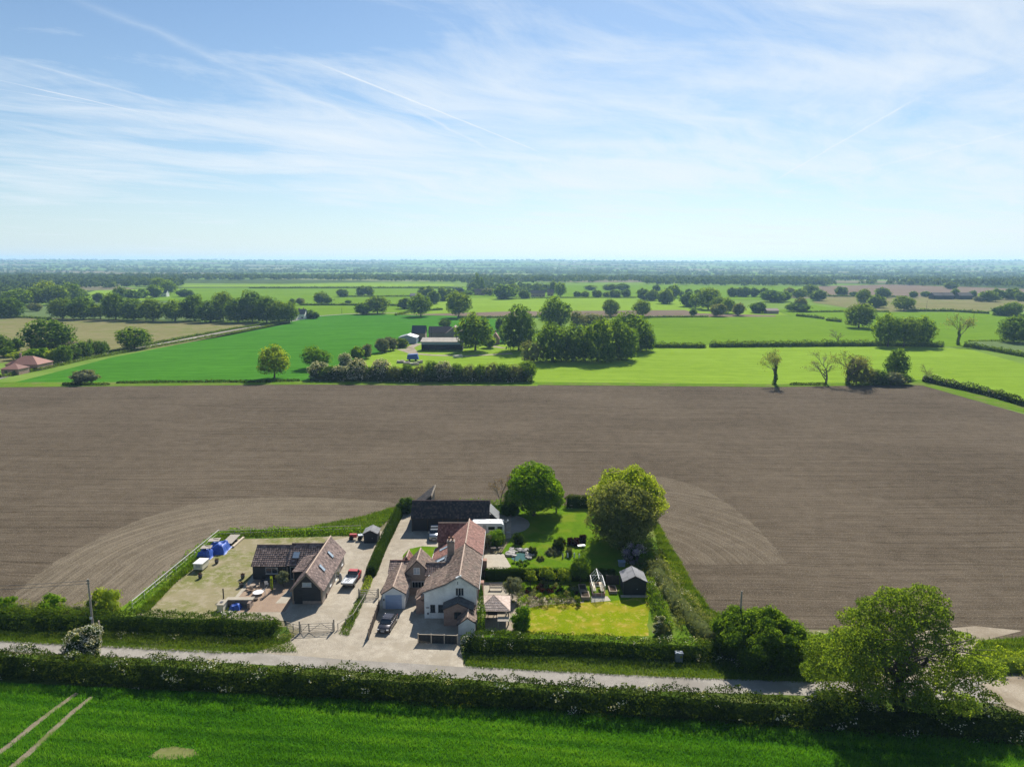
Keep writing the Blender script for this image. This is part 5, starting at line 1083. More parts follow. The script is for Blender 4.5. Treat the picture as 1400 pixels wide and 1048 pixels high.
M['leaf_oakn'] = leafmat('leaf_oakn', (.060, .110, .015), (.125, .195, .028), (.24, .31, .055))
# ------------------------------------------------------------------ crop, grasses
rg = np.random.default_rng(11)
wf = PP((-60, 934), (0, 937), (300, 950), (700, 967), (1100, 987), (1400, 1005), (1460, 1008)) + [(62, 58), (-56, 58)]
def not_in_tracks(o): return o
tracks = [(PP((-30, 1052), (10, 1026), (50, 993), (80, 970), (108, 950)), .62), (PP((10, 1060), (40, 1034), (75, 1001), (103, 975), (128, 955)), .62), (PP((222, 1030), (262, 1030)), 1.2)]
sheet('bare_patch', PP((205, 1036), (222, 1025), (240, 1022), (268, 1026), (276, 1034), (245, 1040), (220, 1041)), .012, M['stubble'])
blades('wheat', wf, 330000, .32, .062, M['blade'], rg, avoid=tracks)
def flat_poly(*px): return PP(*px)
blades('grass', flat_poly((-10, 862), (0, 862), (395, 872), (410, 893), (300, 895), (0, 881), (-60, 880)), 16000, .34, .07, M['blade_verge'], rg, lean=.6)
blades('grass', flat_poly((636, 893), (900, 903), (985, 905), (1095, 882), (1180, 864), (1215, 862), (1200, 928), (1100, 931), (900, 925), (640, 913)), 22000, .30, .07, M['blade_verge'], rg, lean=.6)
blades('grass', flat_poly((1325, 895), (1340, 872), (1400, 868), (1460, 872), (1460, 920), (1345, 914)), 7000, .5, .09, M['blade_verge'], rg, lean=.6)
blades('grass', flat_poly((186, 842), (232, 800), (300, 735), (310, 733), (305, 748), (240, 800), (205, 838)), 9000, .5, .10, M['blade_verge'], rg, lean=.6)
blades('grass', flat_poly((300, 738), (300, 729), (420, 722), (500, 706), (545, 692), (546, 700), (505, 735), (480, 733)), 9000, .45, .12, M['blade_verge'], rg, lean=.6)
blades('grass', flat_poly((893, 715), (902, 715), (916, 742), (934, 770), (950, 800), (974, 832), (1008, 852), (985, 868), (930, 850)), 14000, .5, .10, M['blade_verge'], rg, lean=.6)
blades('grass', flat_poly((465, 868), (505, 790), (512, 790), (488, 850), (478, 870)), 2500, .35, .07, M['blade_verge'], rg, lean=.6)
# ------------------------------------------------------------------ hedges round the plots
hedge('flowering_hedge', 'long billowing hawthorn hedge between the lane and the wheat field', 'hedge', [(-75, 82.0), (-62, 80.6), (-44.7, 78.8), (-20, 76.6), (0, 74.6), (22, 72.4), (43, 70.3), (56, 68.9)], 3.6, 2.75, M['leaf_hedge'], 60, .22, .24, 2, .27, top_var=.08)
hedge('roadside_hedge', 'thick dark green hedge on the left between lane and yard', 'hedge', [(-80, 92.4), (-70, 92.0), (-50, 91.4), (-31.5, 90.2)], 3.4, 2.35, M['leaf_hedgeb'], 52, .21, .16, 3, .0, top_var=.07)
hedge('roadside_hedge', 'clipped mixed hedge between the lane and the dry lawn', 'hedge', [(-6.6, 86.4), (6, 86.0), (19, 84.6), (27, 84.4)], 2.9, 2.25, M['leaf_hedgeb'], 55, .20, .12, 4, .06, top_var=.05)
hedge('garden_hedge', 'neat clipped hedge crossing the garden between the two lawns', 'hedge', [(-4.6, 107.0), (6, 107.0), (17.0, 106.8)], 1.9, 1.85, M['leaf_box'], 75, .14, .05, 5, clipped=True, top_var=.02)
hedge('drive_hedge', 'tall clipped hedge along the left side of the gravel drive', 'hedge', [(-22.6, 136.0), (-22.9, 120), (-22.7, 107.2)], 1.8, 1.9, M['leaf_box'], 60, .15, .06, 6, clipped=True, top_var=.03)
hedge('drive_border', 'low loose shrubs at the near end of the drive hedge', 'shrub', [(-22.7, 106.8), (-22.5, 101.2)], 1.3, .8, M['leaf_yellow'], 50, .15, .3, 7)
hedge('boundary_hedge', 'squared dark flowering hedge at the back of the upper lawn', 'hedge', [(10.9, 141.2), (17.4, 141.0)], 2.2, 2.6, M['leaf_hedge'], 45, .2, .08, 8, .12, clipped=True)
hedge('court_hedge', 'loose shrubs behind the black cart shed roof', 'hedge', [(-12.5, 137), (-5, 137.5), (0, 137)], 2.5, 2.6, M['leaf_bright'], 30, .26, .3, 9)
hedge('bramble_bank', 'grey green bramble thicket along the right edge of the garden', 'hedge', [(22.8, 117.5), (23.6, 108), (24.6, 98), (26.2, 90), (27.5, 86.2)], 4.6, 2.2, M['leaf_scrub'], 34, .2, .34, 10, .10)
hedge('garden_shrubs', 'row of mixed green shrubs at the right end of the lower lawn', 'shrub', [(21.3, 105.5), (21.4, 98), (21.3, 90.0)], 2.0, 2.0, M['leaf_oak'], 45, .2, .34, 12, .10)
hedge('hawthorn_thicket', 'low scrub under the oak between the lane and ploughed field', 'hedge', [(37.5, 86.5), (44, 86.8), (50, 86.6)], 2.8, 2.0, M['leaf_bright'], 34, .22, .35, 13, .06)
hedge('nettle_bank', 'rough weeds growing under the white rail of the left yard', 'weeds', [(-55.3, 96.2), (-54.9, 110), (-54.4, 124.5), (-53.2, 125.6)], 2.2, .75, M['leaf_bright'], 30, .22, .45, 14, ends=False)
hedge('nettle_bank', 'rough weeds along the far edge of the left yard', 'weeds', [(-53, 126.0), (-40, 126.2), (-28, 126.6)], 2.4, .9, M['leaf_bright'], 24, .26, .4, 15, ends=False)
hedge('field_scrub', 'rough scrub at the far left between hedge and ploughed field', 'weeds', [(-80, 95.6), (-66, 95.2), (-57, 95.4)], 2.2, 1.5, M['leaf_scrub'], 30, .22, .5, 16)
hedge('verge_weeds', 'cow parsley and weeds on the bank below the left hedge', 'weeds', [(-66, 88.6), (-45, 88.0), (-30.5, 87.2)], 1.7, .55, M['leaf_hedge'], 34, .17, .5, 17, .26, ends=False)
hedge('verge_weeds', 'cow parsley below the clipped hedge near the grey cabinet', 'weeds', [(23.5, 83.2), (30, 82.9)], 1.5, .7, M['leaf_hedge'], 40, .16, .5, 18, .42, ends=False)
hedge('verge_weeds', 'white flowering weeds beside the left gate post', 'weeds', [(-31.5, 88.6), (-29.2, 88.5)], 1.6, .6, M['leaf_scrub'], 45, .15, .5, 19, .2)
hedge('bramble', 'rank green growth beyond the sandy track at the right', 'weeds', [(57.5, 81.5), (68, 83)], 4.0, 1.5, M['leaf_yellow'], 24, .25, .5, 20)
# ------------------------------------------------------------------ shrubs and near trees
def bush(name, label, x, y, w, h, mat, n, leaf=.16, seed=1, k=9, cat='shrub', blossom=0, squash=1.0, group=None, gap=.12, core=.74, base=.0, lr=.32, bmat=None, noise=1.6):
    r = np.random.default_rng(seed); lb = lobes_round(w, h, base, k, r, lr, squash)
    p = tree_mesh(name, w, h, base, k, n, leaf, M[mat] if isinstance(mat, str) else mat, r, lobes=lb, gap=gap, blossom=blossom, noise=noise, trunk=.05, core=core, skirt=0 if base > .4 else 6)
    if bmat and blossom: p[2][1].materials[0] = bmat
    return tree(name, label, cat, x, y, p, group=group)
bush('laurel_bush', 'clipped block of laurel beside the black lamp post', -3.0, 121.3, 3.6, 2.3, 'leaf_bright', 3600, .15, 31, 14, lr=.36, gap=0)
bush('round_topiary', 'round clipped ball bush at the edge of the upper lawn', 1.3, 121.4, 1.8, 1.75, 'leaf_box', 1700, .12, 32, 14, lr=.40, gap=0)
bush('grey_shrub', 'tall grey green shrub against the cottage wall', -4.4, 119.6, 1.7, 2.4, 'leaf_grey', 1300, .14, 33)
bush('flower_mound', 'low grey mound with yellow flowers on the upper lawn', 7.2, 117.0, 2.9, .95, 'leaf_grey', 1600, .13, 34, 12, gap=0)
bush('round_shrub', 'feathery green shrub standing behind the flower mound', 8.2, 118.9, 2.5, 2.1, 'leaf_hedge', 1900, .15, 35)
for i, (x, y, w, h) in enumerate([(10.5, 121.0, 1.3, 1.2), (11.5, 120.6, 1.5, 1.2), (12.9, 121.9, 1.4, 1.5), (11.7, 121.8, 1.1, 1.1), (9.3, 121.2, 1.0, .9)]):
    bush('red_maple_shrub', ['left', 'front', 'right and tallest', 'rear', 'small leftmost'][i] + ' dark red shrub of the cluster on the upper lawn', x, y, w, h, 'leaf_red', 700, .12, 40 + i, gap=0)
bush('pale_shrub', 'sparse pale pink shrub among the white ornaments', 10.0, 116.3, 1.3, 1.5, 'leaf_scrub', 420, .13, 46)
bush('lilac_bush', 'mauve flowering lilac bush above the black shed', 20.9, 113.6, 4.0, 3.1, 'leaf_hedge', 4200, .17, 47, 12, blossom=.75, bmat=M['lilac'])
bush('pond_shrub', 'dark green shrub at the right side of the garden pond', 3.7, 116.6, 1.7, 1.3, 'leaf_hedge', 900, .13, 48); bush('pond_shrub', 'low light green plants in front of the garden pond', 1.9, 112.7, 2.5, .6, 'leaf_bright', 800, .13, 49)
bush('pond_shrub', 'rounded brownish plant clump at the lawn corner by the pond', 4.9, 114.3, 1.5, .7, 'leaf_scrub', 600, .12, 50)
bush('olive_tree', 'silvery olive like tree on the terrace beside the gazebo', .2, 100.2, 2.5, 3.3, 'leaf_grey', 2000, .15, 51, 10, 'tree', base=.7)
bush('olive_tree', 'pale silvery tree in a pot on the shaded left terrace', -35.6, 104.1, 2.1, 2.3, 'leaf_grey', 900, .13, 52, 9, 'tree', base=.6, gap=.3)
bush('fruit_tree', 'slim yellow green fruit tree at the left of the gravel beds', 3.0, 104.6, 1.7, 2.7, 'leaf_yellow', 620, .15, 53, 7, 'tree', base=.7, gap=.3)
bush('fruit_tree', 'second yellow green fruit tree in front of the clipped hedge', 5.7, 105.3, 2.2, 2.9, 'leaf_yellow', 800, .15, 54, 8, 'tree', base=.7, gap=.3)
bush('fruit_tree', 'third and fullest yellow green fruit tree before the hedge', 8.2, 104.2, 2.2, 2.8, 'leaf_yellow', 900, .15, 55, 8, 'tree', base=.7, gap=.3)
bush('garden_tree', 'small round green tree rising over the hedge left of the greenhouse', 10.8, 105.3, 3.0, 4.3, 'leaf_oak', 2300, .16, 56, 12, 'tree', base=1.0)
bush('garden_shrub', 'upright green shrub at the left corner of the dry lawn', 1.4, 91.0, 2.6, 3.4, 'leaf_bright', 2200, .17, 57, 10)
bush('garden_shrub', 'pale flowering shrub at the right corner of the dry lawn', 20.1, 89.6, 1.8, 2.9, 'leaf_scrub', 1400, .16, 58, blossom=.4)
bush('white_hawthorn', 'hawthorn in full white blossom standing beside the lane', -54.0, 83.2, 3.6, 4.6, 'leaf_hedge', 3800, .19, 59, 14, 'tree', blossom=.9)
bush('tall_laurel', 'big rounded evergreen bush at the lane right of the clipped hedge', 32.0, 85.4, 11.4, 5.2, 'leaf_oak', 30000, .24, 60, 150, 'shrub', lr=.21, gap=.03, squash=.92, noise=.9, core=.7)
for i, (x, y, w, h) in enumerate([(-58.5, 95.2, 4.6, 3.4), (-66.0, 95.0, 4.2, 2.6), (-73, 95, 4.5, 2.5)]): bush('field_maple', ['light green bush behind the utility pole', 'sparse green bush left of the utility pole behind the hedge', 'bush at the far left behind the hedge'][i], x, y, w, h, ['leaf_yellow', 'leaf_bright', 'leaf_bright'][i], 2600, .2, 61 + i, 10)
r = thing('climber_pillar', 'slim pillar covered in bright green climber on the terrace', 'pillar', (-36.8, 102.3, 0)); m = MB(); m.tube((-36.8, 102.3, 0), (-36.8, 102.3, 2.2), .07); m.build('post', M['wood_dark'], r)
rr_ = np.random.default_rng(2); z = rr_.uniform(.3, 2.5, 500); a = rr_.uniform(0, 6.3, 500); p = np.stack([np.cos(a) * .17, np.sin(a) * .17, z], -1); V, F = quads(p, np.stack([np.cos(a), np.sin(a), a * 0], -1), .13, rr_); put('climber', mesh_np('climber', V, F, M['leaf_yellow'], rr_.uniform(0, 1, 500)), r)
# slim cypress
z = rr_.uniform(0, 1, 3600) ** 1.1; a = rr_.uniform(0, 6.3, 3600); rad = .62 * np.minimum(1, (1.02 - z) * 1.8) ** .8 * (.85 + .2 * vnoise(np.stack([a, z * 8], -1), 2, 3)); p = np.stack([np.cos(a) * rad, np.sin(a) * rad, .15 + z * 6.6], -1)
V, F = quads(p, np.stack([np.cos(a), np.sin(a), a * 0 + .5], -1), .15, rr_, .4); r = thing('cypress', 'slim column of cypress standing against the cottage corner', 'tree', (-4.15, 90.6, 0)); put('crown', mesh_np('crown', V, F, M['leaf_bright'], rr_.uniform(.1, 1, 3600)), r); m = MB(); m.tube((-4.15, 90.6, 0), (-4.15, 90.6, 5.5), .12, .03); m.build('trunk', M['bark'], r)
# ivy covered pole
r = thing('ivy_pole', 'leaning pole wrapped in ivy rising from the evergreen bush', 'utility pole', (30.2, 87.3, 0)); m = MB(); m.tube((30.2, 87.3, 0), (30.2, 87.3, 7.6), .13, .1); m.build('pole', M['wood_grey'], r)
z = rr_.uniform(1, 5.0, 900); a = rr_.uniform(0, 6.3, 900); p = np.stack([np.cos(a) * .19, np.sin(a) * .19, z], -1); V, F = quads(p, np.stack([np.cos(a), np.sin(a), a * 0], -1), .17, rr_); put('ivy', mesh_np('ivy', V, F, M['leaf_dark'], rr_.uniform(0, 1, 900)), r)
# planting in the gravel beds of the lower garden
bp = []
for i in range(9):
    rr2 = np.random.default_rng(70 + i); w = [.9, 1.2, .8, 1.0, .7, 1.1, .9, 1.3, .8][i]; lb = lobes_round(w, w * .75, 0, 6, rr2, .34); p, d, at = crown(lb, 330, .11, rr2, gap=0, seed=i); V, F = quads(p, d, .12, rr2)
    bp.append(mesh_np('foliage', V, F, M[['leaf_grey', 'leaf_hedge', 'leaf_box', 'leaf_scrub', 'leaf_yellow', 'leaf_grey', 'leaf_red', 'leaf_bright', 'leaf_hedge'][i]], at))
spots = []; rs = random.Random(8); tries = 0
while len(spots) < 66 and tries < 4000:
    tries += 1; x = rs.uniform(-.6, 10.0); y = rs.uniform(97.2, 104.4)
    if y < 97.6 + .0 * x or (x < 1.2 and y < 101.2 and y > 99) or all(math.hypot(x - a, y - b) > .85 for a, b in spots) is False: continue
    spots.append((x, y))
for i, (x, y) in enumerate(spots):
    k = rs.randrange(9); o = put('garden_plant', bp[k], None, (x, y, .01), rs.uniform(0, 6)); s = rs.uniform(.7, 1.35); o.scale = (s, s, s * rs.uniform(.7, 1.2))
    tag(o, 'small ' + ['silvery', 'green', 'dark green', 'straw coloured', 'yellow green', 'grey leaved', 'dark red', 'bright green', 'mid green'][k] + ' plant in the gravel beds behind the dry lawn', 'plant', 'plants in the gravel beds')
# the three big garden trees and the bare one
rg = np.random.default_rng(21)
tree('garden_tree', 'large round bright green tree at the back left of the upper lawn', 'tree', 4.4, 136.0, tree_mesh('t', 11.0, 10.4, .9, 90, 26000, .34, M['leaf_bright'], rg, .175, gap=.16, noise=.9, flat=.75), group=None)
tree('garden_tree', 'small green tree at the right foot of the big round tree', 'tree', 9.0, 137.3, tree_mesh('t', 3.8, 5.0, .8, 12, 3200, .24, M['leaf_bright'], rg, .3, gap=.2))
tree('garden_tree', 'tall lime green tree behind the grey flowering one at the right', 'tree', 21.6, 125.0, tree_mesh('t', 12.0, 12.8, 1.0, 90, 24000, .34, M['leaf_yellow'], rg, .165, gap=.16, noise=.9, flat=.75))
tree('flowering_tree', 'large greyish flowering tree in front of the lime green one', 'tree', 19.6, 119.2, tree_mesh('t', 11.0, 11.6, .8, 100, 25000, .32, M['leaf_chestnut'], rg, .165, gap=.18, noise=.9, flat=.75))
tree('bare_tree', 'sparse brown budding tree left of the big round tree', 'tree', -2.3, 138.5, bare_parts(8.4, 4.6, rg, M['twig'], 5, 1000, M['leaf_brown'], .16))
bush('dark_shrub', 'dark evergreen shrub under the big round tree by the shed', -.2, 136.6, 4.0, 3.0, 'leaf_dark', 2400, .2, 80); bush('dark_shrub', 'dark shrub at the top end of the drive hedge', -21.4, 137.4, 3.4, 3.0, 'leaf_dark', 1900, .2, 81)
for i, (x, y, w, h) in enumerate([(22.5, 111.5, 3, 2.4), (24.6, 112.5, 3.6, 1.8)]): bush('border_shrub', ['green shrub right of the lilac bush', 'lime green growth at the edge of the ploughed field'][i], x, y, w, h, ['leaf_oak', 'leaf_yellow'][i], 1700, .2, 84 + i)
# the spreading oak at the right of the lane
def oak():
    r = np.random.default_rng(33); lb = []
    for i in range(104):
        z = r.uniform(0, 1); a = r.uniform(0, 6.283); env = 1.0 if z < .38 else max(.16, 1.0 - (z - .38) * 1.35)
        low = .8 + .2 * min(1, z / .12)
        rad = math.sqrt(r.uniform(.10, 1)) * env * low; x = math.cos(a) * rad * 10.6; y = math.sin(a) * rad * 7.6
        lb.append((x - 1.0 * (1 - z), y, 1.5 + z * 12.6, r.uniform(1.05, 1.9) * (1.0 if z < .7 else .85)))
    for _ in range(20): lb.append((r.uniform(-7, 8.5), r.uniform(-3.2, 2.5), r.uniform(3.0, 9.5), r.uniform(1.1, 1.8)))
    for _ in range(12): a = r.uniform(-2.1, -1.0); rad = r.uniform(2.5, 6); lb.append((math.cos(a) * rad, math.sin(a) * rad * .9, r.uniform(1.5, 6.0), r.uniform(1.0, 1.6)))
    for q in ((8.5, 0, 4, 1.5), (9.6, -1, 5.2, 1.4), (10.6, 0, 3.4, 1.2), (7.2, -2, 3, 1.5), (9.0, -2, 2.2, 1.3), (-9.5, 1, 3.2, 1.4), (-10.6, 0, 4.6, 1.2), (1.0, 0, 14.2, 1.1), (-1.4, 0, 13.6, 1.0), (3.4, 0, 12.6, 1.2)): lb.append(q)
    p, d, at = crown(lb, 58000, .24, r, gap=.22, seed=4, noise=1.1, flat=.62, shell=.25); V, F = quads(p, d, .25, r, .9); me = mesh_np('crown', V, F, M['leaf_oakn'], at)
    mb = MB(); t = Vector((0, 0, -.1)); f = Vector((-.3, 0, 3.2)); mb.tube(t, f, .75, .55, 9)
    for k in range(11):
        a = k * .571 + r.uniform(-.2, .2); e = Vector((math.cos(a) * r.uniform(4.5, 7.5), math.sin(a) * r.uniform(3, 5), r.uniform(5, 10.5))) if k < 9 else Vector((r.uniform(-1.5, 1.5), 0, 12.0)); q = f; n = 5; rad = .32
        for s in range(n):
            u = (s + 1) / n; g = f.lerp(e, u) + Vector(r.normal(0, .45, 3)) + Vector((0, 0, 1.3 * math.sin(u * 3.14))); mb.tube(q, g, rad, rad * .75, 6)
            for _ in range(3): d2 = Vector(r.normal(0, 1, 3)).normalized() * r.uniform(1.5, 3.2); d2.z = abs(d2.z) * .6; m2 = g + d2 * .5 + Vector(r.normal(0, .2, 3)); mb.tube(g, m2, rad * .42, rad * .25, 4); mb.tube(m2, g + d2, rad * .25, .02, 4)
            q = g; rad *= .72
    for sgn in ((9.6, -.5, 6.4), (10.3, 0, 6.9), (-10, 0, 4.6)): q = Vector((sgn[0] * .45, 0, 7)); mb.tube(f + Vector((0, 0, 1.5)), q, .16, .10, 5); mb.tube(q, sgn, .09, .02, 4)
    tm = bpy.data.meshes.new('trunk'); tm.from_pydata(mb.v, [], mb.f); tm.materials.append(M['bark'])
    tree('oak_tree', 'big spreading oak with open pale green crown overhanging the lane', 'tree', 44.5, 74.2, [('trunk', tm), ('crown', me)])
oak()
# ------------------------------------------------------------------ the far farmland (fields are sheets, a little above each other)
def fld(name, mat, *px, z=0.02): return sheet(name, PP(*px), z, M[mat])
fld('stubble_field', 'stubble', (-260, 438), (0, 437), (110, 439), (250, 442), (398, 443), (300, 463), (180, 484), (120, 488), (60, 492), (0, 500), (-260, 505))
fld('wheat_field', 'wheat_far', (12, 528), (60, 516), (150, 492), (240, 474), (320, 457), (432, 434), (470, 431), (600, 431), (692, 437), (692, 470), (545, 470), (500, 492), (478, 520), (330, 524), (100, 527))
fld('pasture', 'pasture', (470, 527), (500, 490), (545, 471), (690, 468), (715, 478), (740, 500), (735, 527), z=.03)
fld('pasture', 'pasture', (733, 524), (700, 470), (860, 470), (1000, 470), (1205, 468), (1325, 474), (1400, 494), (1500, 515), (1500, 575), (1400, 552), (1262, 517), (1240, 520), (1060, 524))
fld('grass_verge', 'lime_verge', (-60, 536), (-60, 526), (10, 526), (330, 524), (740, 522), (1060, 523), (1240, 519), (1262, 515), (1330, 534), (1400, 551), (1520, 590), (1520, 600), (1400, 560), (1330, 543), (1262, 524), (1240, 523), (1060, 527), (740, 526), (420, 527), (200, 530), (0, 533), z=.04)
fld('meadow', 'pasture_deep', (872, 432), (1060, 431), (1110, 431), (1170, 445), (1200, 455), (1410, 462), (1410, 420), (1200, 423), (1080, 414), (1060, 414), (1000, 420), (760, 420), (700, 430), (690, 442), (860, 445), (895, 468), (1200, 465), (1320, 462), (1320, 470), (1205, 467), (1000, 469), (890, 470), (860, 446), (872, 432), z=.01) if False else None
fld('meadow', 'pasture_deep', (860, 434), (1080, 430), (1160, 442), (1205, 455), (1325, 462), (1320, 471), (1205, 467), (1000, 469), (895, 470), (850, 455))
fld('meadow', 'pasture_deep', (1080, 430), (1060, 422), (1110, 415), (1200, 424), (1300, 424), (1420, 428), (1420, 463), (1325, 462), (1205, 455), (1160, 442))
fld('teal_field', 'pasture_grey', (1327, 464), (1460, 462), (1560, 485), (1500, 490), (1400, 480))
fld('meadow', 'pasture', (540, 430), (610, 408), (760, 405.5), (935, 408), (1000, 418), (1062, 422), (1078, 429), (990, 431), (935, 428), (700, 431))
fld('stubble_strip', 'far_plough', (545, 431), (700, 425.5), (935, 422.5), (955, 427), (1060, 429), (1060, 431), (870, 433), (700, 433), z=.05)
fld('meadow', 'pasture_deep', (395, 441), (330, 415), (190, 413), (250, 396), (480, 394), (540, 391.5), (630, 393.5), (640, 401), (610, 409), (555, 427), (540, 431), (470, 431), (432, 433))
fld('meadow', 'pasture', (90, 412), (130, 400), (190, 398), (250, 397), (200, 414), (120, 414), z=.01)
fld('meadow', 'pasture_grey', (30, 426), (80, 416), (180, 414), (330, 416), (395, 441), (140, 439), (10, 437))
fld('meadow', 'pasture_deep', (620, 393), (700, 389.5), (940, 388), (1090, 389.5), (1100, 395), (1060, 408), (935, 408), (760, 405), (610, 408))
fld('brown_field', 'far_plough', (1110, 389), (1220, 386), (1420, 392), (1420, 401), (1260, 401.5), (1130, 401))
fld('brown_field', 'stubble', (1130, 404), (1250, 403), (1420, 406), (1420, 421), (1240, 423), (1200, 424), (1110, 411))
fld('meadow', 'pasture', (370, 391), (480, 388.5), (620, 389), (620, 391.5), (480, 393), (250, 394.5), (250, 392.5), z=.03)
# the far lane, farm tracks
strip('far_lane', [(-30, 528), (10, 517), (60, 505), (120, 491), (180, 480), (250, 467), (320, 453), (400, 440), (432, 433.5), (480, 430), (545, 428.5)], 5, 5, .07, M['road'])
strip('farm_track', [(548, 478), (566, 484), (590, 486), (640, 487), (700, 483)], 5, 4, .07, M['dust']); strip('farm_track', [(566, 484), (560, 476), (572, 470)], 5, 5, .075, M['dust']); strip('farm_track', [(690, 476), (676, 474), (668, 472)], 4, 4, .07, M['dust'])
# ------------------------------------------------------------------ tree kinds used for everything beyond the ploughed field
rg = np.random.default_rng(77)
def far_kind(mat, w, h, base, k, n, leaf, lr=.3, gap=.12, blossom=0, pear=0.0, flat=.9, skirt=0): return tree_mesh('f', w, h, base, k, n, leaf, M[mat], rg, lr, pear, gap, blossom, .8, flat=flat, skirt=skirt)
KIND = {
 'oakA': far_kind('leaf_far', 10, 10, .8, 48, 3000, .62, .20, .16), 'oakB': far_kind('leaf_far', 10, 10, 1.2, 34, 2800, .62, .22, .24), 'oakC': far_kind('leaf_oak', 10, 10, 1.0, 52, 3000, .60, .19, .18),
 'dark': far_kind('leaf_dark', 10, 10, .4, 46, 3400, .60, .21, .10, skirt=6), 'yellow': far_kind('leaf_yellow', 10, 10, .8, 44, 2800, .55, .19, .18), 'bright': far_kind('leaf_bright', 10, 10, .8, 44, 2800, .55, .20),
 'haw': far_kind('leaf_hedge', 10, 10, .1, 22, 2600, .60, .24, .1, .82, skirt=8), 'grey': far_kind('leaf_scrub', 10, 10, .3, 22, 3000, .5, .3, .18, skirt=8),
 'grove': far_kind('leaf_oak', 10, 10, .2, 50, 4200, .60, .21, .14, skirt=8),
 'fir': tree_mesh('f', 7, 10, .3, 22, 2600, .5, M['leaf_dark'], rg, .22, .75, .05, 0, .8),
 'bare': bare_parts(10, 8, rg, M['twig'], 4, 800, M['leaf_scrub'], .42), 'ivyb': bare_parts(10, 6.5, rg, M['twig'], 5, 800, M['leaf_scrub'], .4, ivy=800), 'bareB': bare_parts(10, 9, rg, M['twig'], 5, 380, M['leaf_brown'], .28)}
KW = {'fir': 7, 'bare': 8.5, 'ivyb': 7, 'bareB': 9}
def small(mat, seed):
    r = np.random.default_rng(seed); lb = lobes_round(10, 10, .3, 11, r, .36); p, d, at = crown(lb, 620, 1.3, r, gap=.1, seed=seed, cl=1.5); V, F = quads(p, d, 1.35, r, .7)
    m = MB(); m.tube((0, 0, 0), (0, 0, 4), .35, .2, 5); tm = bpy.data.meshes.new('trunk'); tm.from_pydata(m.v, [], m.f); tm.materials.append(M['bark']); return [('trunk', tm), ('crown', mesh_np('crown', V, F, M[mat], at)), ('inner_foliage', inner(lb, .75, .85, M[mat]))]
SM = {'oakA': small('leaf_far', 1), 'oakB': small('leaf_far', 2), 'oakC': small('leaf_oak', 3), 'dark': small('leaf_dark', 4), 'yellow': small('leaf_yellow', 5), 'grey': small('leaf_scrub', 6), 'haw': small('leaf_grey', 7), 'bright': small('leaf_bright', 8)}
TR = random.Random(12)
def ftree(px, py, w, h, kind, label, cat='tree', group=None, name=None):
    x, y = P(px, py); s = mpp(px, py); W_ = w * s; H_ = h * s / .985; parts = KIND[kind] if (h > 17 or kind not in SM) else SM[kind]
    name = name or {'haw': 'hawthorn_bush', 'fir': 'conifer_tree', 'bare': 'bare_tree', 'bareB': 'bare_tree', 'ivyb': 'ivy_tree', 'grey': 'grey_bush'}.get(kind, 'broadleaf_tree')
    tree(name, label, cat, x, y + W_ * .25, parts, W_ / KW.get(kind, 9.6), H_ / 9.9, TR.uniform(0, 6.28), group)
ORD = ['first', 'second', 'third', 'fourth', 'fifth', 'sixth', 'seventh', 'eighth', 'ninth', 'tenth', 'eleventh', 'twelfth', 'thirteenth', 'fourteenth', 'fifteenth', 'sixteenth', 'seventeenth', 'eighteenth', 'nineteenth', 'twentieth']
def row(where, items, group=None):
    for i, (a, b, w, h, k) in enumerate(items): ftree(a, b, w, h, k, ORD[i] + ' from the left of the ' + where, group=group or where)
row('dark row above the pale stubble field', [(8, 438, 32, 24, 'dark'), (80, 440, 32, 28, 'oakA'), (109, 440, 32, 28, 'dark'), (134, 439, 21, 19, 'oakB'), (154, 440, 28, 33, 'dark'), (178, 441, 30, 27, 'dark'), (205, 442, 34, 30, 'oakA'), (235, 442, 36, 27, 'oakC'), (263, 441, 28, 32, 'dark'), (285, 443, 32, 27, 'dark'), (302, 441, 28, 37, 'oakB'), (322, 443, 32, 30, 'dark'), (342, 442, 30, 38, 'dark'), (362, 443, 30, 32, 'dark'), (380, 444, 26, 30, 'oakA'), (394, 443, 22, 26, 'oakC'), (420, 437, 15, 10, 'dark'), (430, 437, 9, 8, 'dark')])
ftree(60, 486, 54, 40, 'dark', 'very big round dark tree behind the red roofed bungalow'); ftree(178, 481, 42, 28, 'oakC', 'spreading tree alone on the stubble field beside the far lane')
row('plants behind the red roofed bungalow', [(-8, 486, 30, 22, 'dark'), (8, 492, 22, 12, 'oakC'), (20, 482, 14, 14, 'dark'), (28, 496, 26, 11, 'yellow'), (50, 497, 26, 16, 'bright'), (72, 499, 20, 17, 'yellow'), (84, 500, 20, 22, 'dark'), (98, 495, 20, 19, 'fir'), (112, 492, 20, 20, 'dark'), (122, 488, 12, 19, 'fir'), (132, 489, 18, 18, 'dark'), (143, 487, 12, 16, 'fir')])
row('trees behind the dark far left row', [(18, 423, 38, 22, 'oakC'), (45, 421, 30, 24, 'oakA'), (60, 416, 30, 26, 'yellow'), (72, 420, 32, 26, 'oakA'), (93, 416, 28, 24, 'oakC'), (104, 411, 20, 11, 'oakB'), (46, 429, 16, 10, 'grey'), (133, 416, 14, 12, 'oakA'), (148, 416, 12, 9, 'grey'), (163, 411, 16, 15, 'oakA'), (180, 413, 16, 12, 'dark'), (193, 410, 14, 12, 'bright'), (208, 409, 20, 15, 'oakC'), (248, 408, 13, 9, 'dark'), (259, 408, 8, 8, 'dark'), (226, 405, 22, 18, 'oakC'), (215, 404, 24, 20, 'oakB')])
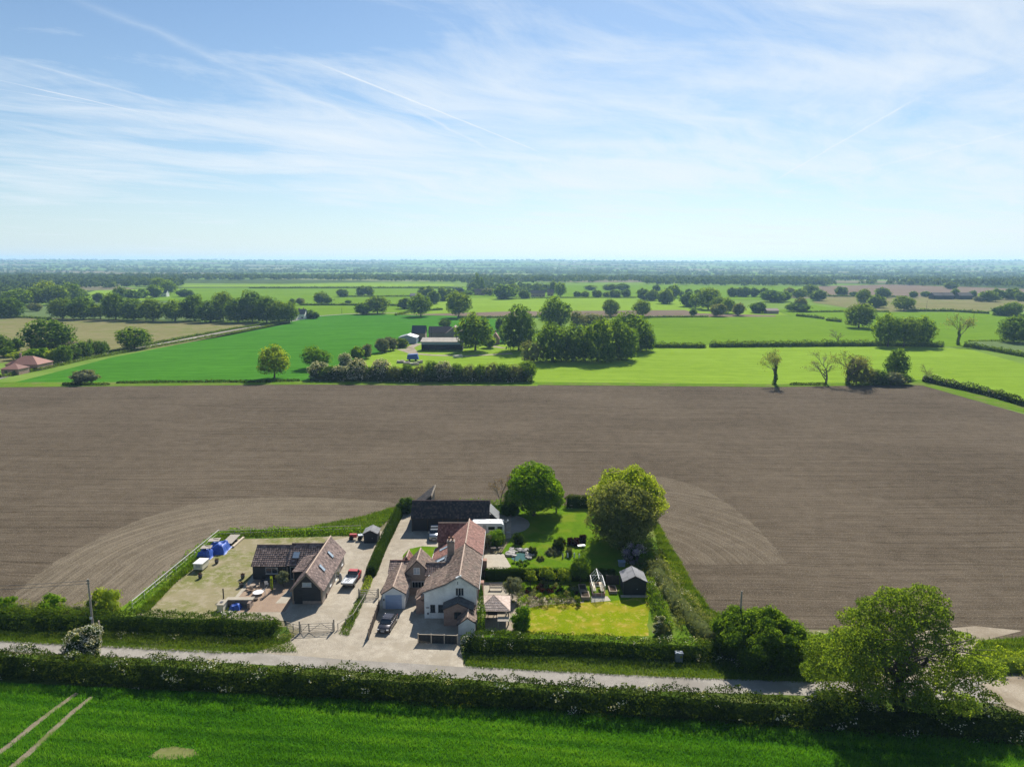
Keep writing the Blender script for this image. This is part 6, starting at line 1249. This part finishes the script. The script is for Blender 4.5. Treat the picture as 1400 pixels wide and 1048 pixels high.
row('scattered trees left of the farm', [(399, 419, 7, 8, 'dark'), (409.5, 418.5, 10, 9, 'grey'), (438.7, 417.5, 21, 15, 'oakB'), (466.7, 407, 14, 10, 'oakA'), (475.5, 416, 7, 4, 'dark'), (493, 405.5, 12, 13, 'oakA'), (503, 405.5, 12, 12, 'oakB'), (495, 431, 20, 14, 'oakC'), (514, 430, 31, 23, 'oakA'), (553, 423, 17, 14, 'oakA'), (574, 433.5, 30, 29, 'oakC'), (582, 409, 20, 16, 'oakA'), (592, 416, 15, 17, 'oakA'), (604, 412, 13, 17, 'oakB'), (616, 411, 18, 15, 'oakA'), (626, 435, 33, 33, 'oakB')])
row('trees around the distant hamlet', [(652, 398, 9, 22, 'fir'), (658, 399, 8, 18, 'fir'), (646, 399, 12, 12, 'oakA'), (640, 404, 12, 6, 'bright'), (689, 409, 22, 17, 'dark'), (700, 405, 16, 16, 'oakA'), (716, 408, 14, 11, 'oakA'), (724, 397, 6, 7, 'oakA'), (734, 397, 11, 10, 'oakA'), (756, 400.5, 9, 16, 'oakA'), (766, 406, 15, 19, 'oakC'), (668, 404, 14, 9, 'grey')])
row('small round trees lining the middle green field', [(788.7, 406, 9, 8, 'oakA'), (799.5, 406, 10, 8, 'oakA'), (807, 396, 16, 6, 'oakC'), (815.7, 406, 12, 10, 'oakA'), (829, 405.5, 9, 7, 'oakA'), (840.5, 406, 14, 10, 'oakA'), (834, 396, 17, 8, 'oakA'), (850, 396, 16, 8, 'dark'), (855.5, 405.5, 11, 10, 'dark'), (880, 409, 15, 15, 'oakA'), (892, 410, 15, 14, 'oakA'), (897, 398.5, 9, 9, 'dark'), (910, 414, 19, 17, 'oakB'), (920, 406, 17, 16, 'oakC'), (931, 404, 7, 7, 'dark'), (941, 403, 9, 9, 'oakA'), (954.5, 403, 9, 8, 'oakA')])
ftree(835.5, 432, 22, 23, 'oakA', 'dark leaning tree standing alone on the brown strip'); ftree(878.7, 433, 22, 22, 'oakB', 'open crowned tree by the hedge right of the leaning one')
row('clump at the right end of the brown strip', [(940, 418, 17, 17, 'dark'), (948, 430, 8, 8, 'dark'), (951, 420, 17, 18, 'oakC'), (970, 422, 32, 29, 'oakA'), (981, 431, 18, 16, 'grey'), (984, 425, 20, 20, 'oakA'), (996, 427, 18, 20, 'oakC'), (1010, 430, 14, 16, 'grey'), (1037, 426, 18, 13, 'dark')])
row('distant field edge trees right of centre', [(1001, 404, 12, 12, 'oakA'), (1012, 404, 12, 12, 'oakA'), (1020, 404, 12, 12, 'dark'), (1032, 404, 10, 11, 'dark'), (1045, 404, 11, 12, 'oakA'), (1058, 411, 26, 14, 'dark'), (1072, 410, 16, 12, 'oakC'), (1080, 404, 12, 12, 'grey'), (1094, 405.5, 15, 12, 'oakA'), (1110, 403, 19, 15, 'oakA'), (1119.5, 409, 18, 14, 'oakA'), (1093, 424, 27, 10, 'dark'), (1096, 423, 13, 17, 'grey'), (1150.7, 402, 15, 12, 'oakA'), (1168, 402, 10, 5, 'dark')])
row('trees around the two brown fields', [(1181, 414, 18, 21, 'oakA'), (1200.5, 418, 19, 16, 'oakA'), (1208, 404, 16, 13, 'oakA'), (1239, 422, 27, 19, 'oakA'), (1250, 404, 10, 8, 'oakC'), (1267, 403, 12, 7, 'oakC'), (1306, 404, 9, 12, 'oakA'), (1330, 403, 8, 8, 'dark'), (1339, 409, 10, 6, 'haw'), (1354, 409, 20, 14, 'oakA'), (1366, 406, 16, 13, 'oakC'), (1386, 406, 17, 15, 'oakA'), (1398, 408, 14, 12, 'oakA'), (1301, 392, 14, 9, 'oakA'), (1371, 428, 16, 12, 'dark'), (1387, 429, 24, 18, 'oakC')])
ftree(1178, 446, 37, 32, 'oakA', 'single broad oak in the middle of the right hand meadow'); ftree(1218, 472, 36, 42, 'oakC', 'left tree of the close group on the long hedge'); ftree(1240, 472, 34, 38, 'oakB', 'middle tree of the close group on the long hedge'); ftree(1262, 471, 34, 38, 'oakC', 'right tree of the close group on the long hedge')
ftree(1147, 466, 18, 17, 'bareB', 'small sparse brown tree on the long hedge'); ftree(1313, 469, 24, 42, 'ivyb', 'tall half bare tree at the hedge corner far right'); ftree(1392, 465, 36, 33, 'dark', 'round dark tree at the right edge beyond the meadow')
ftree(1062, 525, 28, 48, 'ivyb', 'ivy clad sparse tree standing alone behind the ploughed field'); ftree(1133, 524, 38, 43, 'bareB', 'spreading nearly bare tree behind the ploughed field'); ftree(1163, 525, 34, 46, 'ivyb', 'half bare ivy grown tree at the left of the right scrub'); ftree(1174, 524, 30, 38, 'grey', 'grey green twiggy bush beside the half bare tree', cat='bush')
ftree(1229, 513, 27, 34, 'dark', 'upright dark green tree at the corner of the ploughed field'); ftree(1268, 519, 14, 24, 'bareB', 'thin bare tree at the start of the right hedge')
row('scrub at the right corner of the ploughed field', [(1192, 523, 26, 20, 'grey'), (1206, 524, 24, 18, 'dark'), (1221, 524, 26, 15, 'haw'), (1236, 523, 18, 13, 'dark')])
ftree(372, 520, 40, 42, 'yellow', 'bright yellow green tree at the far edge of the ploughed field'); ftree(431, 506, 36, 28, 'bright', 'fresh green round tree beside the white hawthorns'); ftree(112, 528, 26, 16, 'haw', 'lone hawthorn in white blossom at the far left field edge', cat='bush')
row('white hawthorns running up to the farm', [(471, 503, 17, 18, 'haw'), (487, 494, 17, 17, 'oakC'), (501, 491, 12, 17, 'haw'), (522, 483, 15, 17, 'haw'), (533, 480, 15, 16, 'haw')])
row('white bushes at the ploughed field edge', [(434, 520, 26, 22, 'haw'), (448, 521, 20, 16, 'dark'), (463, 521, 26, 18, 'haw'), (488, 522, 28, 28, 'haw'), (506, 520, 14, 15, 'dark'), (520, 521, 26, 27, 'haw')])
row('rounded bushes in the hedge below the farm', [(541, 522, 20, 19, 'grey'), (556, 522, 18, 21, 'dark'), (573, 522, 20, 22, 'grey'), (590, 522, 22, 25, 'dark'), (607, 522, 24, 25, 'haw'), (624, 522, 20, 22, 'dark'), (640, 522, 22, 22, 'grey'), (656, 522, 18, 22, 'oakC'), (672, 522, 20, 25, 'grey'), (688, 522, 20, 22, 'dark'), (703, 522, 22, 23, 'grey'), (720, 521, 26, 25, 'oakC')])
ftree(649, 481, 46, 48, 'oakC', 'large leafy tree standing right beside the farm buildings'); ftree(685, 452, 14, 15, 'dark', 'small dark tree behind the farm buildings'); ftree(640, 474, 22, 20, 'oakC', 'leafy bush at the right end of the open farm shed'); ftree(548, 476, 16, 12, 'oakA', 'dark shrub at the left corner of the farmyard'); ftree(668, 476, 16, 16, 'oakC', 'shrub between the large farm tree and the pink roofed house')
ftree(607.5, 448, 13, 10, 'dark', 'dark bush behind the farmyard roofs')
ftree(709, 480, 40, 56, 'dark', 'tall dark tree at the left of the big group right of the farm'); ftree(726, 496, 26, 28, 'grey', 'pale rounded bush in front of the big tree group', cat='bush'); ftree(690, 468, 14, 22, 'dark', 'narrow dark tree between the farm and the big group')
ftree(760, 452, 42, 42, 'oakC', 'tall open crowned tree rising behind the big group'); ftree(788, 447, 18, 22, 'grey', 'thin grey tree behind the big group'); ftree(812, 447, 38, 18, 'grey', 'wide grey green bush behind the big group')
ftree(756, 495, 46, 48, 'grove', 'left front crown of the big tree group'); ftree(784, 494, 42, 45, 'grove', 'second front crown of the big tree group'); ftree(818, 495, 48, 53, 'grove', 'third front crown of the big tree group'); ftree(848, 492, 46, 50, 'grove', 'right front crown of the big tree group'); ftree(862, 480, 50, 48, 'grove', 'crown behind the right end of the big tree group'); ftree(884, 479, 22, 28, 'dark', 'lowest dark tree at the right end of the big group')
# ------------------------------------------------------------------ far hedgerows
def fhedge(label, pix, hpx, wm=2.2, mat='leaf_far', seed=1, blossom=0, group='far hedgerows between the fields'):
    pts = [P(*p) for p in pix]; s = mpp(*pix[0]); h = hpx * s; lf = max(.4, s * 1.6)
    hedge('hedgerow', label, 'hedge', pts, max(wm, h), h, M[mat], max(.35, 9 / lf ** 2 * .35), lf, .28, seed, blossom, group)
fhedge('low dark hedge along the lower side of the far lane', [(0, 520), (60, 508), (120, 494), (180, 483), (250, 470), (330, 455), (395, 442)], 4, seed=41); fhedge('hedge along the upper side of the far lane', [(150, 485), (200, 475), (260, 463), (320, 452), (398, 440)], 3.5, seed=42)
fhedge('long thin hedge at the top left edge of the ploughed field', [(160, 526.5), (240, 525), (350, 524), (410, 522)], 3, mat='leaf_hedge', seed=43); fhedge('low straggling hedge at the far left field edge', [(86, 529), (110, 530), (150, 529)], 3, mat='leaf_hedge', seed=431)
fhedge('thick flowering hedge on the field edge below the farm', [(425, 521), (520, 521.5), (620, 521.5), (728, 521)], 15, wm=5, mat='leaf_hedge', seed=432, blossom=.42)
fhedge('long dark hedge crossing behind the lime pasture', [(893, 474), (940, 474), (965, 474)], 7, seed=44); fhedge('dark hedge running to the group of trees on the right', [(970, 473), (1050, 472), (1120, 471), (1210, 470), (1290, 471)], 8, seed=45)
fhedge('flowering hedge dropping to the right edge of the ploughed field', [(1262, 518), (1300, 526), (1350, 537), (1400, 551), (1460, 568)], 9, mat='leaf_hedge', seed=46, blossom=.3); fhedge('low dark scrub hedge left of the right corner hedge', [(1080, 524), (1110, 524), (1130, 523)], 3, mat='leaf_hedge', seed=461)
fhedge('dark hedge between the teal field and the pasture', [(1318, 470), (1350, 475), (1400, 484), (1450, 492)], 6, seed=47); fhedge('thin hedge above the teal field', [(1324, 463), (1460, 461)], 1.6, seed=471)
fhedge('thin hedge line across the far green fields', [(340, 396), (480, 395), (570, 394.5), (632, 395)], 2.2, seed=48); fhedge('thin hedge below the scattered trees', [(410, 419), (480, 418.5), (560, 419)], 3, seed=49); fhedge('short hedge beside the two distant trees', [(470, 407), (570, 406)], 2, seed=491)
fhedge('hedge line along the brown strip', [(625, 435), (700, 434), (860, 433), (890, 433), (968, 432)], 2.4, seed=50); fhedge('short hedge left of the farm track field', [(540, 432), (560, 428), (590, 425), (605, 424)], 3, seed=501)
fhedge('broken hedge across the right hand meadow', [(1088, 430), (1110, 432), (1126, 434)], 3.5, seed=51); fhedge('second piece of the broken hedge in the meadow', [(1129, 436), (1150, 438)], 4.5, seed=52); fhedge('third small piece of the broken hedge in the meadow', [(1156, 441), (1170, 443)], 3, seed=53)
fhedge('hedge under the brown fields', [(1082, 425), (1150, 424), (1215, 423.5)], 2.2, seed=54); fhedge('hedge below the pale brown field far right', [(1240, 422.5), (1300, 422.5), (1352, 425.5)], 3.5, seed=55); fhedge('hedge between the two brown fields', [(1120, 403), (1170, 403), (1240, 403.5)], 2, seed=56); fhedge('hedge at the right edge below the dark tree', [(1356, 427), (1410, 430)], 3, seed=57)
fhedge('hedge below the stubble field trees', [(0, 438), (40, 438), (70, 440)], 2.6, seed=58); fhedge('hedge line under the far middle trees', [(690, 409), (760, 407), (870, 406)], 1.6, seed=59)
# ------------------------------------------------------------------ the farm and other far buildings
def far_house(name, label, cat, px, py, wpx, dpx, hm, rm, wall='brick', rf='tile_red', axis='x', wins=2, chim=1, parent=None, hip=False):
    x, y = P(px, py); s = mpp(px, py); w = wpx * s; d = dpx; r = thing(name, label, cat, (x, y, 0)); x0, x1 = x - w / 2, x + w / 2; y0, y1 = y, y + d; z = (x, y, 0); xm = (x0 + x1) / 2; ym = (y0 + y1) / 2
    m = MB()
    if axis == 'x': m.prism([(y0, 0), (y1, 0), (y1, hm), (ym, rm if not hip else hm), (y0, hm)], 'x', x0, x1)
    else: m.prism([(x0, 0), (x1, 0), (x1, hm), (xm, rm), (x0, hm)], 'y', y0, y1)
    m.build('wall', M[wall], r); m = MB(); o = .35
    if hip: a, b = (x0 + d / 2, ym, rm), (x1 - d / 2, ym, rm); c = [(x0 - o, y0 - o, hm), (x1 + o, y0 - o, hm), (x1 + o, y1 + o, hm), (x0 - o, y1 + o, hm)]; [m.slab(q, .15, RR.random()) for q in ([c[0], c[1], b, a], [c[1], c[2], b], [c[2], c[3], a, b], [c[3], c[0], a])]
    elif axis == 'x': m.slab([(x0 - o, y0 - o, hm), (x1 + o, y0 - o, hm), (x1 + o, ym, rm + .2), (x0 - o, ym, rm + .2)], .15); m.slab([(x1 + o, y1 + o, hm), (x0 - o, y1 + o, hm), (x0 - o, ym, rm + .2), (x1 + o, ym, rm + .2)], .15)
    else: m.slab([(x0 - o, y1 + o, hm), (x0 - o, y0 - o, hm), (xm, y0 - o, rm + .2), (xm, y1 + o, rm + .2)], .15); m.slab([(x1 + o, y0 - o, hm), (x1 + o, y1 + o, hm), (xm, y1 + o, rm + .2), (xm, y0 - o, rm + .2)], .15)
    ro = m.build('roof', M[rf], r)
    for i in range(chim): m = MB(); cx = x0 + w * (.25 + .5 * i) if axis == 'x' else xm; cy = ym if axis == 'x' else y0 + d * .7; m.bb(cx - .4, cx + .4, cy - .35, cy + .35, hm, rm + 1.3); m.build('chimney', M['brick'], ro)
    for i in range(wins): m = MB(); cx = x0 + w * (i + .6) / (wins + .2); m.bb(cx - .6, cx + .6, y0 - .05, y0 - .003, min(.9, hm * .3), min(2.1, hm * .75)); m.build('window', M['glass'], r)
    return r
far_house('barn', 'tall dark roofed brick barn at the left of the farm', 'barn', 572, 467, 18, 9, 5, 9.5, 'brick', 'slate', 'x', 0, 0)
far_house('metal_shed', 'blue grey metal shed with pale roof at the farm', 'barn', 557, 470.5, 24, 12, 3.8, 5.2, 'tin_blue', 'tin', 'y', 0, 0)
far_house('barn', 'long low brown roofed farm range behind the open shed', 'barn', 601, 462, 30, 9, 3.2, 7, 'brick_grey', 'tile_barn', 'x', 0, 0)
far_house('barn', 'brown tiled barn gable half hidden by the farm tree', 'barn', 621, 464, 24, 12, 3.5, 8.2, 'brick_grey', 'tile_barn', 'y', 0, 0)
def open_shed():
    x0, y0 = P(576, 480); x1, _ = P(632, 480); r = thing('open_shed', 'long open fronted farm shed with corrugated pale roof', 'barn', ((x0 + x1) / 2, y0, 0)); m = MB(); m.slab([(x0 - .5, y0 - 1, 5.2), (x1 + .5, y0 - 1, 5.2), (x1 + .5, y0 + 9.5, 6.6), (x0 - .5, y0 + 9.5, 6.6)], .12); M['sheeting'] = plain('sheeting', (.27, .24, .20), .9, .3, .5); rf = m.build('roof', M['sheeting'], r); n = 26; m = MB()
    for i in range(n): xx = x0 - .4 + (x1 - x0 + .8) * (i + .5) / n; m.slab([(xx - .22, y0 - 1, 5.27), (xx + .22, y0 - 1, 5.27), (xx + .22, y0 + 9.5, 6.67), (xx - .22, y0 + 9.5, 6.67)], .06)
    m.build('roof_ribs', M['sheeting'], rf); m = MB(); m.bb(x0, x1, y0 + 9, y0 + 9.2, 0, 6.2); m.bb(x0, x0 + .2, y0, y0 + 9, 0, 5); m.bb(x1 - .2, x1, y0, y0 + 9, 0, 5); m.build('wall', M['board_black'], r); m = MB(); m.bb(x0, x1, y0 - .1, y0 + .1, 3.6, 4.9); m.build('fascia', M['tin_blue'], r)
    for i in range(7): m = MB(); xx = x0 + .2 + (x1 - x0 - .4) * i / 6; m.bb(xx - .15, xx + .15, y0 - .12, y0 + .14, 0, 3.6); m.build('post', M['wood_dark'], r)
open_shed()
far_house('farm_cottage', 'small pink roofed brick house right of the farm tree', 'house', 677, 471, 11, 9, 3.2, 7, 'brick', 'tile_red', 'y', 1, 1)
far_house('bungalow', 'red roofed bungalow at the left edge beside the far lane', 'house', 30, 510, 44, 11, 2.8, 6.2, 'brick', 'tile_red', 'x', 3, 1, hip=True); far_house('bungalow_wing', 'front wing of the red roofed bungalow at the left edge', 'house', 14, 516, 24, 7, 2.6, 4.6, 'brick', 'tile_red', 'x', 2, 0, hip=True)
far_house('house', 'low brown roofed house behind the bungalow garden', 'house', 87, 483, 22, 8, 2.8, 4.5, 'render_white', 'tile_barn', 'x', 3, 0)
far_house('house', 'white gabled house with dark roof beside the far lane', 'house', 410, 438, 12, 10, 4.5, 8.5, 'render_white', 'slate', 'x', 2, 2); far_house('house', 'white gable end facing the far lane', 'house', 401.5, 439, 7, 8, 4, 8, 'render_white', 'slate', 'y', 1, 0)
for a, b, w, l in ((655, 403.5, 14, 'pink roofed house in the distant hamlet near the poplars'), (731, 405.5, 12, 'left brick house of the distant hamlet'), (740, 405.5, 9, 'middle brick house of the distant hamlet'), (752, 404, 8, 'right brick house of the distant hamlet')): far_house('house', l, 'house', a, b, w, 9, 5, 9, 'brick', 'tile_barn', 'x', 2, 1)
far_house('house', 'grey roofed barn on the far field edge', 'barn', 565, 409, 10, 10, 4, 7, 'brick_grey', 'slate', 'x', 0, 0); far_house('house', 'white fronted house among trees at the far left', 'house', 222, 408, 10, 9, 5, 9, 'render_white', 'slate', 'x', 2, 0)
for a, w, l in ((1284, 15, 'left dark barn of the distant farm far right'), (1297, 14, 'second dark barn of the distant farm far right'), (1320, 18, 'right dark barn of the distant farm far right')): far_house('barn', l, 'barn', a, 406, w, 14, 5, 9, 'board_black', 'tile_black', 'x', 0, 0)
far_house('barn', 'grey barn at the left of the right hand meadow', 'barn', 1056, 427, 16, 9, 3, 5, 'brick_grey', 'tile_barn', 'x', 0, 0); far_house('church', 'pale tower block on the far horizon', 'building', 788, 364, 10, 60, 55, 58, 'concrete', 'concrete', 'x', 0, 0)
# farmyard bits
x, y = P(564, 494); r = thing('farm_trailer', 'dark blue covered trailer standing in the farm pasture', 'trailer', (x, y, 0)); m = MB(); m.prism([(x - 3, .8), (x + 3, .8), (x + 2.2, 3.6), (x - 2.6, 3.2)], 'y', y, y + 2.6); m.build('cover', M['blue_tarp'], r)
for s in (-1.6, 1.6): m = MB(); m.tube((x + s, y - .15, .5), (x + s, y + .1, .5), .5, n=10); m.build('wheel', M['rubber'], r)
for i, (a, b, w) in enumerate([(548, 497, 5), (556, 499, 4), (566, 500, 6), (574, 497, 3), (626, 489, 8)]): x, y = P(a, b); m = MB(); m.box(x, y, .6, w * .8, 1.6, 1.1, R(13 * i), tilt=(.05, .1)); m.box(x + .6, y + .8, 1.2, w * .4, 1.0, .4, R(40)); tag(m.build('timber_stack', M['wood_grey'] if i < 4 else M['concrete']), ORD[i] + ' weathered stack from the left in the farm pasture', 'stack', 'stacks lying in the farm pasture')
for px, py, h in ((1330, 438, 16), (1266, 420, 12), (768, 432, 9), (590, 470, 22), (467, 430, 8)): x, y = P(px, py); s = mpp(px, py); m = MB(); m.tube((x, y, 0), (x, y, h * s), .16, .12, 5); tag(m.build('telegraph_pole', M['wood_dark']), {1330: 'dark pole in the right hand meadow near the tall half bare tree', 1266: 'distant pole before the pale brown field', 768: 'small distant pole on the brown strip', 590: 'pole at the corner of the open farm shed', 467: 'small distant pole beside the far lane'}[px], 'pole')
# ------------------------------------------------------------------ woods too far off to count
def woods(name, n, seed, regions, per=34, label=None):
    r = np.random.default_rng(seed); PX = []; 
    for poly, w in regions: PX.append(scatter(poly, int(n * w), r))
    PX = np.vstack(PX); xy = np.array([P(a, b) for a, b in PX]); dist = xy[:, 1]
    cov = vnoise(xy, 1 / 260., seed) + .6 * vnoise(xy, 1 / 90., seed + 1)
    return xy, dist, cov, r
def woodland(name, seed, poly, n, cut=-9, per=30, kind=0, rad=None, hh=11):
    r = np.random.default_rng(seed); PX = scatter(poly, n, r); xy = np.array([P(a, b) for a, b in PX]); q = xy * (1 / 420., 1 / 170.); cov = vnoise(q, 1.0, 91) + .6 * vnoise(q, 2.6, 92) + .3 * vnoise(q, 7, 93); xy = xy[cov > cut]; n = len(xy)
    s = (xy[:, 1] * math.cos(PIT) + 8) / FPX; R0 = np.maximum(rad or 5.0, s * 1.5) * r.uniform(.65, 1.3, n); H0 = hh * r.uniform(.7, 1.25, n); Z0 = terrain(xy[:, 0], xy[:, 1]) - .2
    d = r.normal(0, 1, (n, per, 3)); d /= np.linalg.norm(d, axis=2, keepdims=True); d[:, :, 2] = np.abs(d[:, :, 2]) * 1.0 - .25
    p = np.stack([xy[:, None, 0] + d[:, :, 0] * R0[:, None], xy[:, None, 1] + d[:, :, 1] * R0[:, None], Z0[:, None] + H0[:, None] * (.5 + .5 * d[:, :, 2] / .75)], -1)
    at = np.clip(.40 + r.normal(0, .17, (n, 1)) + 0 * d[:, :, 2] + r.normal(0, .08, (n, per)), 0, 1).ravel(); sz = np.repeat(R0 * .8, per)
    V, F = quads(p.reshape(-1, 3), d.reshape(-1, 3) + (0, 0, .25), sz, r, .3, .8); me = mesh_np(name, V, F, None, at, mats=[M['leaf_wood']]); return tag(put(name, me), kind='stuff')
woodland('woodland', 1, [(-40, 396), (120, 392), (240, 396), (250, 386), (420, 384), (640, 387), (640, 391), (700, 388), (900, 384), (960, 385), (1130, 390), (1140, 384), (900, 378), (640, 378), (300, 377), (-40, 379)], 2600, rad=6.5, hh=13)
woodland('woodland', 2, [(-60, 420), (60, 400), (130, 398), (250, 393), (250, 384), (-60, 383)], 520, rad=6.5, hh=12)
woodland('woodland', 3, [(880, 388), (940, 389.5), (1140, 389.5), (1140, 384), (940, 380), (880, 383)], 420, rad=6, hh=12, kind=2)
woodland('woodland', 4, [(640, 404), (690, 402), (760, 400), (760, 396), (690, 390), (640, 392)], 170, rad=5, hh=9)
woodland('woodland', 5, [(-80, 381), (1480, 386), (1480, 366), (-80, 366)], 5200, cut=.08, per=20, rad=8, hh=12)
woodland('woodland', 6, [(-80, 372), (1480, 372), (1480, 360.6), (-80, 360.6)], 6500, cut=-.12, per=14, rad=12, hh=13)
woodland('woodland', 7, [(1130, 386), (1480, 391), (1480, 378), (1130, 378)], 700, cut=-.3, per=24, rad=7, hh=12)
# ------------------------------------------------------------------ the air
def haze():
    mb = MB(); mb.bb(-9600, 9600, -420, 12200, -2.5, 106); me = mb.build('haze', None); me.data.materials.clear()
    m = bpy.data.materials.new('haze'); m.use_nodes = True; t = NT(m.node_tree)
    v = t.n('ShaderNodeVolumePrincipled', {'Color': (.42, .67, 1.0, 1), 'Density': HAZE, 'Anisotropy': .25}); t.n('ShaderNodeOutputMaterial', {1: v.outputs[0]}); me.data.materials.append(m); tag(me, kind='stuff')
HAZE = 0.9e-4
haze()
